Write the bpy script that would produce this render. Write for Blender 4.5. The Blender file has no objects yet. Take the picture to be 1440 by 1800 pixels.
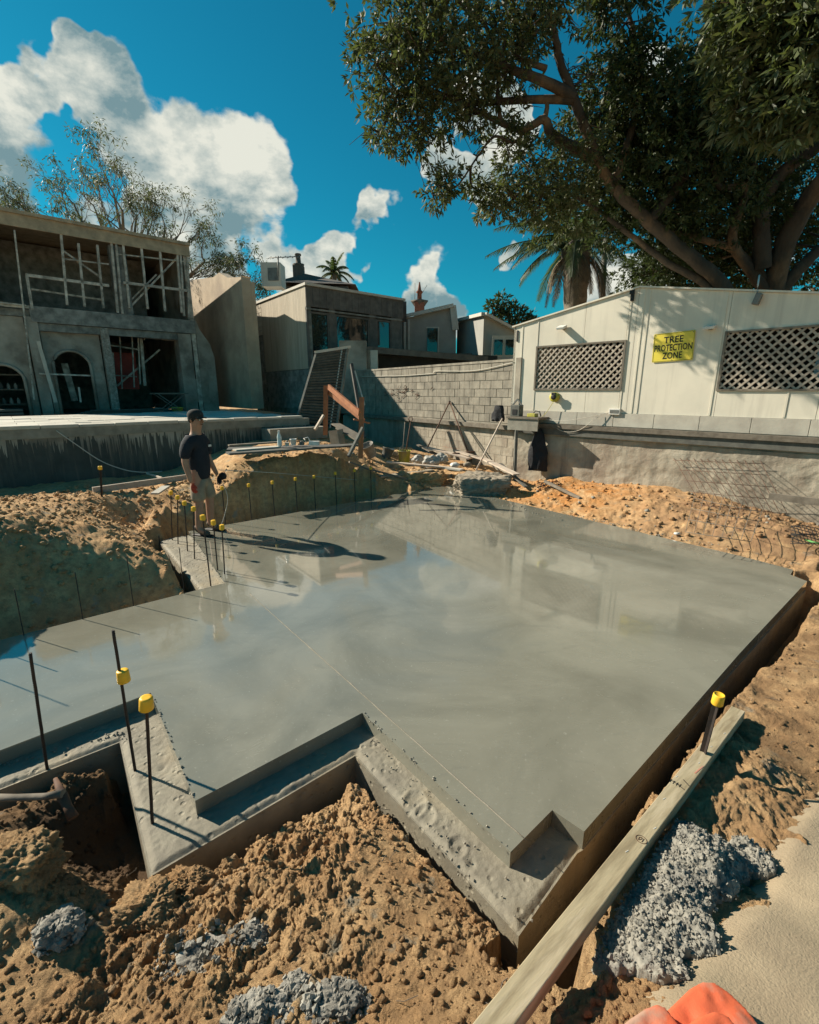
import bpy, math, random
import numpy as np
from mathutils import Vector, Matrix, noise as mnoise
random.seed(7); RNG = np.random.default_rng(11)
C = bpy.context.scene.collection
rad = math.radians

# ------------------------------------------------------------------ camera and projection of image pixels
# the camera stands 2.1 m above the slab top (z = 0) and looks along +Y, pitched down 14.5 deg
FOC, H = 820.0, 2.1
PITCH = math.atan(212 / FOC); cp, sp = math.cos(PITCH), math.sin(PITCH)
def ray(x, y):
    u, v = (x - 720) / FOC, (900 - y) / FOC
    return (u, cp + v * sp, -sp + v * cp)
def at(x, y, z=0.0):                       # point of the level z seen at image pixel (x, y)
    d = ray(x, y); t = (z - H) / d[2]
    return Vector((d[0] * t, d[1] * t, z))
def far(x, y, D):                          # point at forward distance D
    d = ray(x, y); t = D / d[1]
    return Vector((d[0] * t, D, H + d[2] * t))

cam_d = bpy.data.cameras.new('camera'); cam = bpy.data.objects.new('camera', cam_d); C.objects.link(cam)
cam.location = (0, 0, H); cam.rotation_euler = (rad(90) - PITCH, 0, 0)
cam_d.sensor_fit = 'HORIZONTAL'; cam_d.sensor_width = 36; cam_d.lens = 36 * FOC / 1440
cam_d.clip_end = 2000; cam_d.clip_start = 0.02
bpy.context.scene.camera = cam
sc = bpy.context.scene
sc.view_settings.view_transform = 'Standard'; sc.view_settings.look = 'None'
sc.view_settings.exposure = 0.80; sc.view_settings.gamma = 1.0
sc.view_settings.use_curve_mapping = False
sc.cycles.max_bounces = 6; sc.cycles.transparent_max_bounces = 8
sc.cycles.use_denoising = True

SUN_EL = rad(32); SUNV = Vector((-0.922, 0.387, 0)).normalized() * math.cos(SUN_EL); SUNV.z = math.sin(SUN_EL)
sun_d = bpy.data.lights.new('sun', 'SUN'); sun_d.energy = 5.0; sun_d.angle = rad(0.5); sun_d.color = (1.0, 0.9, 0.74)
sun = bpy.data.objects.new('sun', sun_d); C.objects.link(sun)
sun.rotation_euler = SUNV.to_track_quat('Z', 'Y').to_euler(); sun.location = (-20, 9, 14)

def sky_world():
    w = bpy.data.worlds.new('World'); sc.world = w; w.use_nodes = True
    nt = w.node_tree; N = nt.nodes; Lk = nt.links; N.clear()
    out = N.new('ShaderNodeOutputWorld'); bg = N.new('ShaderNodeBackground'); bg.inputs[1].default_value = 0.05
    sky = N.new('ShaderNodeTexSky'); sky.sky_type = 'NISHITA'; sky.sun_disc = False
    sky.sun_elevation = SUN_EL; sky.sun_rotation = math.atan2(SUNV.x, SUNV.y)
    sky.air_density = 1.0; sky.dust_density = 0.2; sky.ozone_density = 2.5
    tint = N.new('ShaderNodeMix'); tint.data_type = 'RGBA'; tint.blend_type = 'MULTIPLY'
    tint.inputs[0].default_value = 1; tint.inputs[7].default_value = (0.07, 0.96, 0.96, 1)
    Lk.new(sky.outputs[0], tint.inputs[6])
    tc = N.new('ShaderNodeTexCoord'); D = tc.outputs['Generated']
    def M(op, a, b=None, c=None, clamp=False):
        n = N.new('ShaderNodeMath'); n.operation = op; n.use_clamp = clamp
        for i, v in enumerate((a, b, c)):
            if v is None: continue
            if isinstance(v, (int, float)): n.inputs[i].default_value = v
            else: Lk.new(v, n.inputs[i])
        return n.outputs[0]
    def noise(vec, scale, det, rough, dist=0.0):
        n = N.new('ShaderNodeTexNoise'); n.inputs['Scale'].default_value = scale; n.inputs['Detail'].default_value = det
        n.inputs['Roughness'].default_value = rough; n.inputs['Distortion'].default_value = dist
        Lk.new(vec, n.inputs['Vector']); return n.outputs[0]
    # cumulus banks: (x, y, radius in image px, weight)
    wn = N.new('ShaderNodeTexNoise'); wn.inputs['Scale'].default_value = 7.0; wn.inputs['Detail'].default_value = 4; Lk.new(D, wn.inputs['Vector'])
    ws_ = N.new('ShaderNodeVectorMath'); ws_.operation = 'SUBTRACT'; Lk.new(wn.outputs['Color'], ws_.inputs[0]); ws_.inputs[1].default_value = (.5, .5, .5)
    wm = N.new('ShaderNodeVectorMath'); wm.operation = 'MULTIPLY_ADD'; Lk.new(ws_.outputs[0], wm.inputs[0]); wm.inputs[1].default_value = (.03, .03, .03); Lk.new(D, wm.inputs[2])
    banks = [(10, 275, 78, 1), (100, 270, 80, 1), (195, 235, 70, 1), (250, 260, 90, 1), (330, 280, 100, 1), (400, 330, 95, 1), (450, 385, 85, 1), (490, 430, 60, 1), (60, 310, 110, 1), (160, 330, 100, 1), (300, 370, 90, 1), (400, 430, 70, 1),
             (570, 440, 62, 1.1), (630, 430, 55, 1.1), (660, 440, 35, 1), (750, 515, 60, 1.15), (870, 450, 46, 1.1), (922, 503, 30, 1.1), (1100, 505, 48, 1.1), (830, 240, 44, 1), (860, 290, 44, 1), (1165, 110, 45, .8), (1245, 60, 30, .5),
             (-150, 330, 90, 1), (-350, 430, 120, .9), (1700, 300, 150, .9), (1500, 480, 90, .9)]
    field = None
    for (x, y, r, wt) in banks:
        c = Vector(ray(x, y)); dn = c.normalized()
        off_axis = (1 / c.length); ang = r / FOC * off_axis ** 1.65
        dp = N.new('ShaderNodeVectorMath'); dp.operation = 'DOT_PRODUCT'; Lk.new(wm.outputs[0], dp.inputs[0]); dp.inputs[1].default_value = dn
        mr = N.new('ShaderNodeMapRange'); Lk.new(dp.outputs['Value'], mr.inputs[0])
        mr.inputs[1].default_value = math.cos(ang * 1.65); mr.inputs[2].default_value = math.cos(ang * 0.15)
        mr.inputs[3].default_value = 0; mr.inputs[4].default_value = wt; mr.interpolation_type = 'SMOOTHSTEP'
        field = mr.outputs[0] if field is None else M('MAXIMUM', field, mr.outputs[0])
    # elsewhere round the sky, more of the same scattered clouds (behind the camera and overhead)
    sep = N.new('ShaderNodeSeparateXYZ'); Lk.new(D, sep.inputs[0])
    behind = N.new('ShaderNodeMapRange'); Lk.new(sep.outputs[1], behind.inputs[0]); behind.inputs[1].default_value = .25; behind.inputs[2].default_value = -.1
    low = noise(D, 2.2, 2, .5)
    scat = M('MULTIPLY', M('SUBTRACT', low, .42), 4.0, clamp=True)
    field = M('MAXIMUM', field, M('MULTIPLY', M('MULTIPLY', scat, .3), behind.outputs[0]))
    flat = N.new('ShaderNodeMapping'); flat.inputs['Scale'].default_value = (1, 1, 1.5); Lk.new(D, flat.inputs[0])
    def density(vec):
        n1 = noise(vec, 4.2, 12, .60, .15)
        return n1
    n1 = density(flat.outputs[0])
    nb = noise(flat.outputs[0], 11, 8, .62, .3)
    dens = M('ADD', M('ADD', M('MULTIPLY', field, 1.65), M('MULTIPLY', M('SUBTRACT', n1, .5), 1.9)), M('MULTIPLY', M('SUBTRACT', nb, .5), 2.1))
    mask = N.new('ShaderNodeMapRange'); Lk.new(dens, mask.inputs[0]); mask.interpolation_type = 'SMOOTHSTEP'
    mask.inputs[1].default_value = .48; mask.inputs[2].default_value = 1.10
    m2 = M('MULTIPLY', mask.outputs[0], M('MULTIPLY', field, 3.2, clamp=True))
    # each bank is lit from the sun's side: density sampled a little towards the sun
    off = N.new('ShaderNodeVectorMath'); off.operation = 'ADD'; off.inputs[1].default_value = Vector((-.035, 0, .06)); Lk.new(flat.outputs[0], off.inputs[0])
    n2 = density(off.outputs[0])
    lit = M('ADD', M('MULTIPLY', M('SUBTRACT', n1, n2), 4.2), .60)
    thick = M('MULTIPLY', M('SUBTRACT', dens, .95), -.25)
    lit = M('ADD', lit, thick, clamp=True)
    cr = N.new('ShaderNodeValToRGB'); Lk.new(lit, cr.inputs[0])
    cr.color_ramp.elements[0].position = .18; cr.color_ramp.elements[0].color = (2.2, 3.5, 3.8, 1)
    cr.color_ramp.elements[1].position = .85; cr.color_ramp.elements[1].color = (9.4, 9.4, 8.2, 1)
    mix = N.new('ShaderNodeMix'); mix.data_type = 'RGBA'
    Lk.new(M('MULTIPLY', m2, .97), mix.inputs[0]); Lk.new(tint.outputs[2], mix.inputs[6]); Lk.new(cr.outputs[0], mix.inputs[7])
    Lk.new(mix.outputs[2], bg.inputs[0]); Lk.new(bg.outputs[0], out.inputs[0])
sky_world()

# ------------------------------------------------------------------ materials
def material(name, col, rough=.7, col2=None, nscale=3.0, ndetail=6, contrast=(.35, .65), bump=0.0, bscale=30.0, spec=.4,
             stretch=(1, 1, 1), col3=None, n3scale=1.0, vary=0.0, metal=0.0, bump2=0.0, b2scale=200.0, rotz=0.0, coord='pos', streak=None, trans=0.0):
    m = bpy.data.materials.new(name); m.use_nodes = True
    nt = m.node_tree; N = nt.nodes; Lk = nt.links; b = N['Principled BSDF']
    b.inputs['Roughness'].default_value = rough; b.inputs['Specular IOR Level'].default_value = spec
    b.inputs['Metallic'].default_value = metal
    if coord == 'pos': g = N.new('ShaderNodeNewGeometry').outputs['Position']
    else: g = N.new('ShaderNodeTexCoord').outputs['Object']
    if rotz:
        m0 = N.new('ShaderNodeMapping'); m0.inputs['Rotation'].default_value = (0, 0, -rotz); Lk.new(g, m0.inputs[0]); g = m0.outputs[0]
    mp = N.new('ShaderNodeMapping'); mp.inputs['Scale'].default_value = stretch; Lk.new(g, mp.inputs[0]); V = mp.outputs[0]
    def noise(sc_, det=6, rg=.6, vec=V):
        n = N.new('ShaderNodeTexNoise'); n.inputs['Scale'].default_value = sc_; n.inputs['Detail'].default_value = det
        n.inputs['Roughness'].default_value = rg; Lk.new(vec, n.inputs['Vector']); return n.outputs[0]
    def mixc(f, a, c):
        x = N.new('ShaderNodeMix'); x.data_type = 'RGBA'
        if isinstance(f, float): x.inputs[0].default_value = f
        else: Lk.new(f, x.inputs[0])
        for i, v in ((6, a), (7, c)):
            if isinstance(v, tuple): x.inputs[i].default_value = (*v, 1)
            else: Lk.new(v, x.inputs[i])
        return x.outputs[2]
    def ramp(f, lo, hi):
        r = N.new('ShaderNodeMapRange'); Lk.new(f, r.inputs[0]); r.inputs[1].default_value = lo; r.inputs[2].default_value = hi
        return r.outputs[0]
    c = col
    if col2: c = mixc(ramp(noise(nscale, ndetail), *contrast), col, col2)
    if col3: c = mixc(ramp(noise(n3scale, 5), .5, .66), c, col3)
    if streak:
        ms = N.new('ShaderNodeMapping'); ms.inputs['Scale'].default_value = (streak[1], streak[1], streak[1] * .06); Lk.new(g, ms.inputs[0])
        c = mixc(ramp(noise(1.0, 6, .65, ms.outputs[0]), .5, .72), c, streak[0])
    if vary:
        oi = N.new('ShaderNodeObjectInfo'); hv = N.new('ShaderNodeHueSaturation')
        r = N.new('ShaderNodeMapRange'); Lk.new(oi.outputs['Random'], r.inputs[0]); r.inputs[3].default_value = 1 - vary; r.inputs[4].default_value = 1 + vary
        Lk.new(r.outputs[0], hv.inputs['Value'])
        if isinstance(c, tuple): hv.inputs['Color'].default_value = (*c, 1)
        else: Lk.new(c, hv.inputs['Color'])
        c = hv.outputs[0]
    if isinstance(c, tuple): b.inputs['Base Color'].default_value = (*c, 1)
    else: Lk.new(c, b.inputs['Base Color'])
    last = None
    for (bb, bs) in ((bump, bscale), (bump2, b2scale)):
        if bb:
            bn = N.new('ShaderNodeBump'); bn.inputs['Strength'].default_value = 1.0; bn.inputs['Distance'].default_value = bb
            Lk.new(noise(bs, 5, .65), bn.inputs['Height'])
            if last: Lk.new(last, bn.inputs['Normal'])
            last = bn.outputs[0]
    if last: Lk.new(last, b.inputs['Normal'])
    if trans:
        t = N.new('ShaderNodeBsdfTranslucent'); t.inputs[0].default_value = (col[0] * 2.2, col[1] * 2.4, col[2] * 1.2, 1)
        ms_ = N.new('ShaderNodeMixShader'); ms_.inputs[0].default_value = trans
        Lk.new(b.outputs[0], ms_.inputs[1]); Lk.new(t.outputs[0], ms_.inputs[2]); Lk.new(ms_.outputs[0], N['Material Output'].inputs[0])
    return m

M = {}
M['pale_concrete'] = material('pale_concrete', (.30, .28, .23), .85, (.20, .185, .15), 5, bump=.003, bscale=40, bump2=.0012, b2scale=180)
M['retaining'] = material('retaining', (.42, .375, .295), .9, (.29, .25, .19), 2.2, col3=(.27, .22, .17), n3scale=1.1, bump=.012, bscale=14, bump2=.004, b2scale=70, streak=((.20, .175, .14), 5))
M['block'] = material('block', (.33, .295, .235), .92, (.20, .18, .145), 4, bump=.004, bscale=45, vary=.11, streak=((.13, .115, .09), 6))
M['mortar'] = material('mortar', (.29, .26, .21), .95, (.21, .19, .15), 8, bump=.004, bscale=60)
M['hut'] = material('hut', (.68, .63, .52), .55, (.60, .56, .465), 1.5, bump=.0015, bscale=3.0, streak=((.52, .48, .40), 5), spec=.3)
M['hutblock'] = material('hutblock', (.47, .44, .37), .8, (.36, .33, .28), 3, bump=.003, bscale=30, vary=.06)
M['lattice'] = material('lattice', (.44, .38, .31), .8, (.30, .25, .20), 14, bump=.001, bscale=60, vary=.15)
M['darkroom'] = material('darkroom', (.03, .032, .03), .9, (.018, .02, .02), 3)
M['roomwall'] = material('roomwall', (.30, .27, .22), .9, (.2, .18, .15), 1.5)
M['galv'] = material('galv', (.20, .20, .185), .55, (.12, .12, .11), 6, metal=.4)
M['yellow'] = material('yellow', (.86, .50, .03), .45, (.76, .42, .03), 20, bump=.0006, bscale=90)
M['yellowsign'] = material('yellowsign', (.74, .60, .07), .5, (.68, .54, .06), 4)
M['black'] = material('black', (.012, .012, .012), .6)
M['rebar'] = material('rebar', (.028, .026, .026), .55, (.05, .035, .028), 30, metal=.3, bump=.001, bscale=150)
M['rust'] = material('rust', (.13, .065, .035), .8, (.075, .04, .028), 30)
M['treated'] = material('treated', (.41, .34, .215), .75, (.27, .215, .13), 16, stretch=(.07, 1.6, 1.6), contrast=(.40, .62), bump=.0022, bscale=26, col3=(.50, .42, .29), n3scale=9, rotz=rad(40.5))
M['oldwood'] = material('oldwood', (.22, .19, .15), .85, (.13, .11, .085), 8, bump=.002, bscale=40, vary=.2)
M['redwood'] = material('redwood', (.38, .15, .06), .7, (.27, .10, .045), 10, bump=.001, bscale=50)
M['greywood'] = material('greywood', (.14, .14, .12), .85, (.09, .09, .08), 9, bump=.002, bscale=30, vary=.2)
M['framing'] = material('framing', (.56, .52, .44), .85, (.20, .19, .16), 5, vary=.15)
M['fascia'] = material('fascia', (.42, .33, .22), .8, (.26, .21, .14), 4)
M['render'] = material('render', (.37, .34, .285), .9, (.22, .20, .165), 1.6, bump=.006, bscale=12, col3=(.16, .14, .115), n3scale=.8)
M['plaster'] = material('plaster', (.46, .375, .27), .9, (.36, .29, .21), 1.5, bump=.01, bscale=9, col3=(.30, .24, .18), n3scale=.8)
M['cladding'] = material('cladding', (.46, .40, .31), .8, (.38, .33, .25), 5, vary=.1, stretch=(1, 1, .2))
M['siding'] = material('siding', (.26, .265, .24), .8, (.11, .115, .105), 4, vary=.12)
M['darkclad'] = material('darkclad', (.13, .125, .112), .75, (.075, .072, .066), 4, vary=.12)
M['housewall'] = material('housewall', (.34, .335, .30), .85, (.28, .275, .25), 2)
M['trim'] = material('trim', (.55, .52, .45), .7, (.46, .43, .37), 4)
M['redpanel'] = material('redpanel', (.36, .045, .03), .6, (.25, .03, .02), 3)
M['roofdark'] = material('roofdark', (.12, .10, .085), .85, (.08, .07, .06), 8)
M['brickred'] = material('brickred', (.30, .10, .06), .9, (.20, .07, .045), 12, vary=.2)
M['paving'] = material('paving', (.52, .49, .42), .85, (.40, .37, .31), 3, bump=.002, bscale=40, vary=.08)
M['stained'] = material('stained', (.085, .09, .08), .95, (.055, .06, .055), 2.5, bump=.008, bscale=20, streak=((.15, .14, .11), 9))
M['bark'] = material('bark', (.065, .052, .040), .95, (.036, .030, .024), 3, bump=.025, bscale=12, stretch=(1, 1, .5), col3=(.17, .115, .07), n3scale=1.3)
M['gumbark'] = material('gumbark', (.20, .17, .135), .9, (.12, .10, .08), 2)
M['palmbark'] = material('palmbark', (.25, .21, .16), .95, (.13, .11, .085), 6, bump=.02, bscale=14)
M['deadfrond'] = material('deadfrond', (.20, .155, .10), .9, (.12, .095, .065), 5)
M['leafolive'] = material('leafolive', (.068, .080, .036), .55, (.045, .058, .024), 9, spec=.3, trans=.22, col3=(.10, .105, .055), n3scale=2.5)
M['leaf'] = material('leaf', (.040, .056, .022), .58, (.020, .036, .014), 9, spec=.3, trans=.18, vary=.0, col3=(.065, .085, .032), n3scale=2.5)
M['leafnear'] = material('leafnear', (.095, .115, .055), .52, (.030, .048, .017), 9, spec=.5, trans=.2, col3=(.10, .12, .045), n3scale=3)
M['gumleaf'] = material('gumleaf', (.075, .085, .050), .6, (.05, .058, .036), 3, trans=.25)
M['palmleaf'] = material('palmleaf', (.060, .085, .035), .5, (.035, .05, .022), 3, trans=.2)
M['skin'] = material('skin', (.42, .235, .15), .6, (.36, .19, .12), 12)
M['shirt'] = material('shirt', (.012, .016, .022), .9, (.018, .022, .03), 12, bump=.012, bscale=9)
M['shorts'] = material('shorts', (.34, .27, .185), .9, (.26, .20, .14), 9, bump=.008, bscale=12)
M['boots'] = material('boots', (.13, .095, .065), .8, (.08, .06, .045), 18)
M['glove'] = material('glove', (.42, .06, .03), .7, (.30, .04, .025), 20)
M['cap'] = material('cap', (.022, .024, .022), .9, (.10, .095, .085), 25, contrast=(.58, .7))
M['white'] = material('white', (.72, .70, .65), .5, (.58, .56, .51), 10)
M['jacket'] = material('jacket', (.008, .009, .012), .8, (.016, .017, .02), 8, bump=.03, bscale=7)
M['bag'] = material('bag', (.42, .41, .37), .6, (.28, .27, .24), 7, bump=.02, bscale=12)
M['bucketgrey'] = material('bucketgrey', (.33, .31, .27), .75, (.20, .185, .16), 9)
M['bucketyellow'] = material('bucketyellow', (.55, .50, .06), .6, (.36, .32, .06), 6, col3=(.28, .25, .14), n3scale=3)
M['orange'] = material('orange', (.62, .125, .05), .65, (.50, .10, .045), 9, col3=(.40, .24, .17), n3scale=6, bump=.0015, bscale=25, bump2=.0005, b2scale=200)
M['greyclay'] = material('greyclay', (.30, .28, .24), .9, (.17, .155, .13), 14, bump=.006, bscale=60, bump2=.003, b2scale=200, col3=(.38, .36, .31), n3scale=9)
M['spill'] = material('spill', (.31, .29, .245), .85, (.20, .19, .16), 30, bump=.004, bscale=90, bump2=.002, b2scale=260, col3=(.16, .155, .14), n3scale=7)
M['rubble'] = material('rubble', (.34, .29, .22), .9, (.2, .165, .12), 10, bump=.01, bscale=30, vary=.2)
M['rope'] = material('rope', (.50, .47, .40), .8)
M['greenhose'] = material('greenhose', (.10, .30, .08), .6)
M['pinkboard'] = material('pinkboard', (.55, .47, .38), .8, (.44, .35, .28), 6, vary=.15)
M['skyblue'] = material('skyblue', (.35, .50, .56), .5, (.28, .42, .48), 3)
M['pinkspray'] = material('pinkspray', (.62, .16, .10), .8, (.42, .25, .18), 12)

def glass_mat(name, col, rough=.03):
    m = bpy.data.materials.new(name); m.use_nodes = True; b = m.node_tree.nodes['Principled BSDF']
    b.inputs['Base Color'].default_value = (*col, 1); b.inputs['Roughness'].default_value = rough
    b.inputs['Specular IOR Level'].default_value = 1.0
    return m
M['windowglass'] = glass_mat('windowglass', (.02, .025, .024))
M['clearplastic'] = material('clearplastic', (.55, .60, .58), .15, spec=.8)

def dirt_mat(name, fine=1.0):
    m = bpy.data.materials.new(name); m.use_nodes = True; nt = m.node_tree; N = nt.nodes; Lk = nt.links; b = N['Principled BSDF']
    b.inputs['Roughness'].default_value = .95; b.inputs['Specular IOR Level'].default_value = .15
    g = N.new('ShaderNodeNewGeometry').outputs['Position']
    def noise(s, d=6, r=.6):
        n = N.new('ShaderNodeTexNoise'); n.inputs['Scale'].default_value = s; n.inputs['Detail'].default_value = d; n.inputs['Roughness'].default_value = r
        Lk.new(g, n.inputs['Vector']); return n.outputs[0]
    def mr(f, lo, hi, a=0, c=1):
        r = N.new('ShaderNodeMapRange'); Lk.new(f, r.inputs[0]); r.inputs[1].default_value = lo; r.inputs[2].default_value = hi
        r.inputs[3].default_value = a; r.inputs[4].default_value = c; return r.outputs[0]
    def mix(f, a, c, bt='MIX'):
        x = N.new('ShaderNodeMix'); x.data_type = 'RGBA'; x.blend_type = bt; Lk.new(f, x.inputs[0])
        for i, v in ((6, a), (7, c)):
            if isinstance(v, tuple): x.inputs[i].default_value = (*v, 1)
            else: Lk.new(v, x.inputs[i])
        return x.outputs[2]
    def mul(a, c):
        x = N.new('ShaderNodeMath'); x.operation = 'MULTIPLY'; Lk.new(a, x.inputs[0]); Lk.new(c, x.inputs[1]); return x.outputs[0]
    c = mix(mr(noise(2.6), .42, .58), (.52, .315, .155), (.63, .42, .22))
    c = mix(mr(noise(14, 8, .7), .42, .66), c, (.37, .23, .12))
    c = mix(mr(noise(5.0, 7), .60, .68), c, (.33, .29, .22))
    # rusty subsoil thrown up along the hut wall, near (3.6, 8.6)
    vm = N.new('ShaderNodeVectorMath'); vm.operation = 'DISTANCE'; Lk.new(g, vm.inputs[0]); vm.inputs[1].default_value = (3.3, 9.3, .1)
    c = mix(mul(mr(vm.outputs['Value'], 2.0, .7), mr(noise(3.5), .36, .56)), c, (.50, .235, .08))
    vm3 = N.new('ShaderNodeVectorMath'); vm3.operation = 'DISTANCE'; Lk.new(g, vm3.inputs[0]); vm3.inputs[1].default_value = (3.0, 3.0, .0)
    c = mix(mul(mr(vm3.outputs['Value'], 2.4, 1.2), mr(noise(4.5), .34, .60)), c, (.27, .165, .085))
    vm4 = N.new('ShaderNodeVectorMath'); vm4.operation = 'DISTANCE'; Lk.new(g, vm4.inputs[0]); vm4.inputs[1].default_value = (5.6, 7.0, .1)
    c = mix(mul(mr(vm4.outputs['Value'], 2.6, 1.0), mr(noise(5.5), .30, .58)), c, (.30, .18, .10))
    # shadow in the left pit, put into the soil colour as a darker patch
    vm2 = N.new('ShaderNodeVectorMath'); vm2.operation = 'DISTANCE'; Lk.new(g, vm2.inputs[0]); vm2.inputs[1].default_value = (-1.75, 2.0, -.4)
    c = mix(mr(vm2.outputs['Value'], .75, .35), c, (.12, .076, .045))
    Lk.new(c, b.inputs['Base Color'])
    bn = N.new('ShaderNodeBump'); bn.inputs['Distance'].default_value = .012 * fine; Lk.new(noise(55, 6, .7), bn.inputs['Height'])
    b2 = N.new('ShaderNodeBump'); b2.inputs['Distance'].default_value = .004 * fine; Lk.new(noise(220, 4, .7), b2.inputs['Height']); Lk.new(bn.outputs[0], b2.inputs['Normal'])
    Lk.new(b2.outputs[0], b.inputs['Normal'])
    return m
M['dirt'] = dirt_mat('dirt')

def slab_mat():
    m = bpy.data.materials.new('wet_slab'); m.use_nodes = True; nt = m.node_tree; N = nt.nodes; Lk = nt.links; b = N['Principled BSDF']
    g = N.new('ShaderNodeNewGeometry').outputs['Position']
    def noise(s, d=6, r=.6, st=None, dist=0):
        v = g
        if st:
            mp = N.new('ShaderNodeMapping'); mp.inputs['Scale'].default_value = st; mp.inputs['Rotation'].default_value = (0, 0, rad(-41)); Lk.new(g, mp.inputs[0]); v = mp.outputs[0]
        n = N.new('ShaderNodeTexNoise'); n.inputs['Scale'].default_value = s; n.inputs['Detail'].default_value = d; n.inputs['Roughness'].default_value = r
        n.inputs['Distortion'].default_value = dist
        Lk.new(v, n.inputs['Vector']); return n.outputs[0]
    def mr(f, lo, hi, a=0, c=1):
        r = N.new('ShaderNodeMapRange'); Lk.new(f, r.inputs[0]); r.inputs[1].default_value = lo; r.inputs[2].default_value = hi
        r.inputs[3].default_value = a; r.inputs[4].default_value = c; return r.outputs[0]
    def mix(f, a, c):
        x = N.new('ShaderNodeMix'); x.data_type = 'RGBA'; Lk.new(f, x.inputs[0])
        for i, v in ((6, a), (7, c)):
            if isinstance(v, tuple): x.inputs[i].default_value = (*v, 1)
            else: Lk.new(v, x.inputs[i])
        return x.outputs[2]
    def math_(op, a, c):
        x = N.new('ShaderNodeMath'); x.operation = op
        for i, v in enumerate((a, c)):
            if isinstance(v, float): x.inputs[i].default_value = v
            else: Lk.new(v, x.inputs[i])
        return x.outputs[0]
    c = mix(mr(noise(.9, 6, .6, dist=1.2), .36, .64), (.175, .171, .134), (.24, .233, .185))
    c = mix(mr(noise(2.2, 8, .7, (1, 3.0, 1), 1.5), .56, .84), c, (.17, .168, .137))
    c = mix(mr(noise(40, 3, .7), .62, .75), c, (.31, .305, .255))
    Lk.new(c, b.inputs['Base Color'])
    # bleed water: a film that is thick far away and on the left, trowelled drier near the right edge
    sp_ = N.new('ShaderNodeSeparateXYZ'); Lk.new(g, sp_.inputs[0])
    damp = math_('ADD', mr(sp_.outputs[1], 2.6, 6.2, .0, .55), mr(sp_.outputs[0], .8, -2.2, .0, .42))
    wet = math_('ADD', damp, mr(noise(.75, 7, .62, dist=1.0), .35, .65, -.10, .42))
    rough = mr(wet, .0, .75, .32, .02)
    swirl = noise(3.0, 7, .7, (1, 2.6, 1), 2.0)
    rough = math_('ADD', rough, mr(swirl, .50, .75, 0.0, .12))
    Lk.new(rough, b.inputs['Roughness']); b.inputs['Specular IOR Level'].default_value = .6
    Lk.new(mr(wet, .25, .75, .15, .9), b.inputs['Coat Weight']); b.inputs['Coat Roughness'].default_value = .03; b.inputs['Coat IOR'].default_value = 1.5
    bn = N.new('ShaderNodeBump'); bn.inputs['Distance'].default_value = .0011; Lk.new(noise(2.0, 2, .5), bn.inputs['Height'])
    b2 = N.new('ShaderNodeBump'); b2.inputs['Distance'].default_value = .00022; Lk.new(noise(28, 5, .6, (1, 2.2, 1)), b2.inputs['Height']); Lk.new(bn.outputs[0], b2.inputs['Normal'])
    Lk.new(b2.outputs[0], b.inputs['Normal'])
    return m
M['slab'] = slab_mat()

# the ledge keeps damp fresh concrete with pock marks
def ledge_mat():
    m = material('ledge', (.27, .245, .185), .75, (.19, .17, .13), 6, bump=.003, bscale=40, bump2=.0015, b2scale=160, col3=(.27, .225, .15), n3scale=2.2)
    nt = m.node_tree; N = nt.nodes; Lk = nt.links; b = N['Principled BSDF']
    g = N.new('ShaderNodeNewGeometry').outputs['Position']
    v = N.new('ShaderNodeTexVoronoi'); v.inputs['Scale'].default_value = 16; Lk.new(g, v.inputs['Vector'])
    r = N.new('ShaderNodeMapRange'); Lk.new(v.outputs['Distance'], r.inputs[0]); r.inputs[1].default_value = .10; r.inputs[2].default_value = .26
    bn = N.new('ShaderNodeBump'); bn.inputs['Distance'].default_value = .006; Lk.new(r.outputs[0], bn.inputs['Height'])
    Lk.new(b.inputs['Normal'].links[0].from_socket, bn.inputs['Normal']); Lk.new(bn.outputs[0], b.inputs['Normal'])
    return m
M['ledge'] = ledge_mat()
def path_mat():
    m = material('path', (.37, .295, .195), .9, (.28, .22, .145), 4, bump=.0, col3=(.24, .20, .13), n3scale=1.3)
    nt = m.node_tree; N = nt.nodes; Lk = nt.links; b = N['Principled BSDF']
    g = N.new('ShaderNodeNewGeometry').outputs['Position']
    v = N.new('ShaderNodeTexVoronoi'); v.inputs['Scale'].default_value = 140; Lk.new(g, v.inputs['Vector'])
    bn = N.new('ShaderNodeBump'); bn.inputs['Distance'].default_value = .0012; bn.invert = True; Lk.new(v.outputs['Distance'], bn.inputs['Height'])
    n = N.new('ShaderNodeTexNoise'); n.inputs['Scale'].default_value = 85; n.inputs['Detail'].default_value = 6; n.inputs['Roughness'].default_value = .7; Lk.new(g, n.inputs['Vector'])
    b2 = N.new('ShaderNodeBump'); b2.inputs['Distance'].default_value = .0045; Lk.new(n.outputs[0], b2.inputs['Height']); Lk.new(bn.outputs[0], b2.inputs['Normal'])
    Lk.new(b2.outputs[0], b.inputs['Normal'])
    return m
M['path'] = path_mat()

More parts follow.
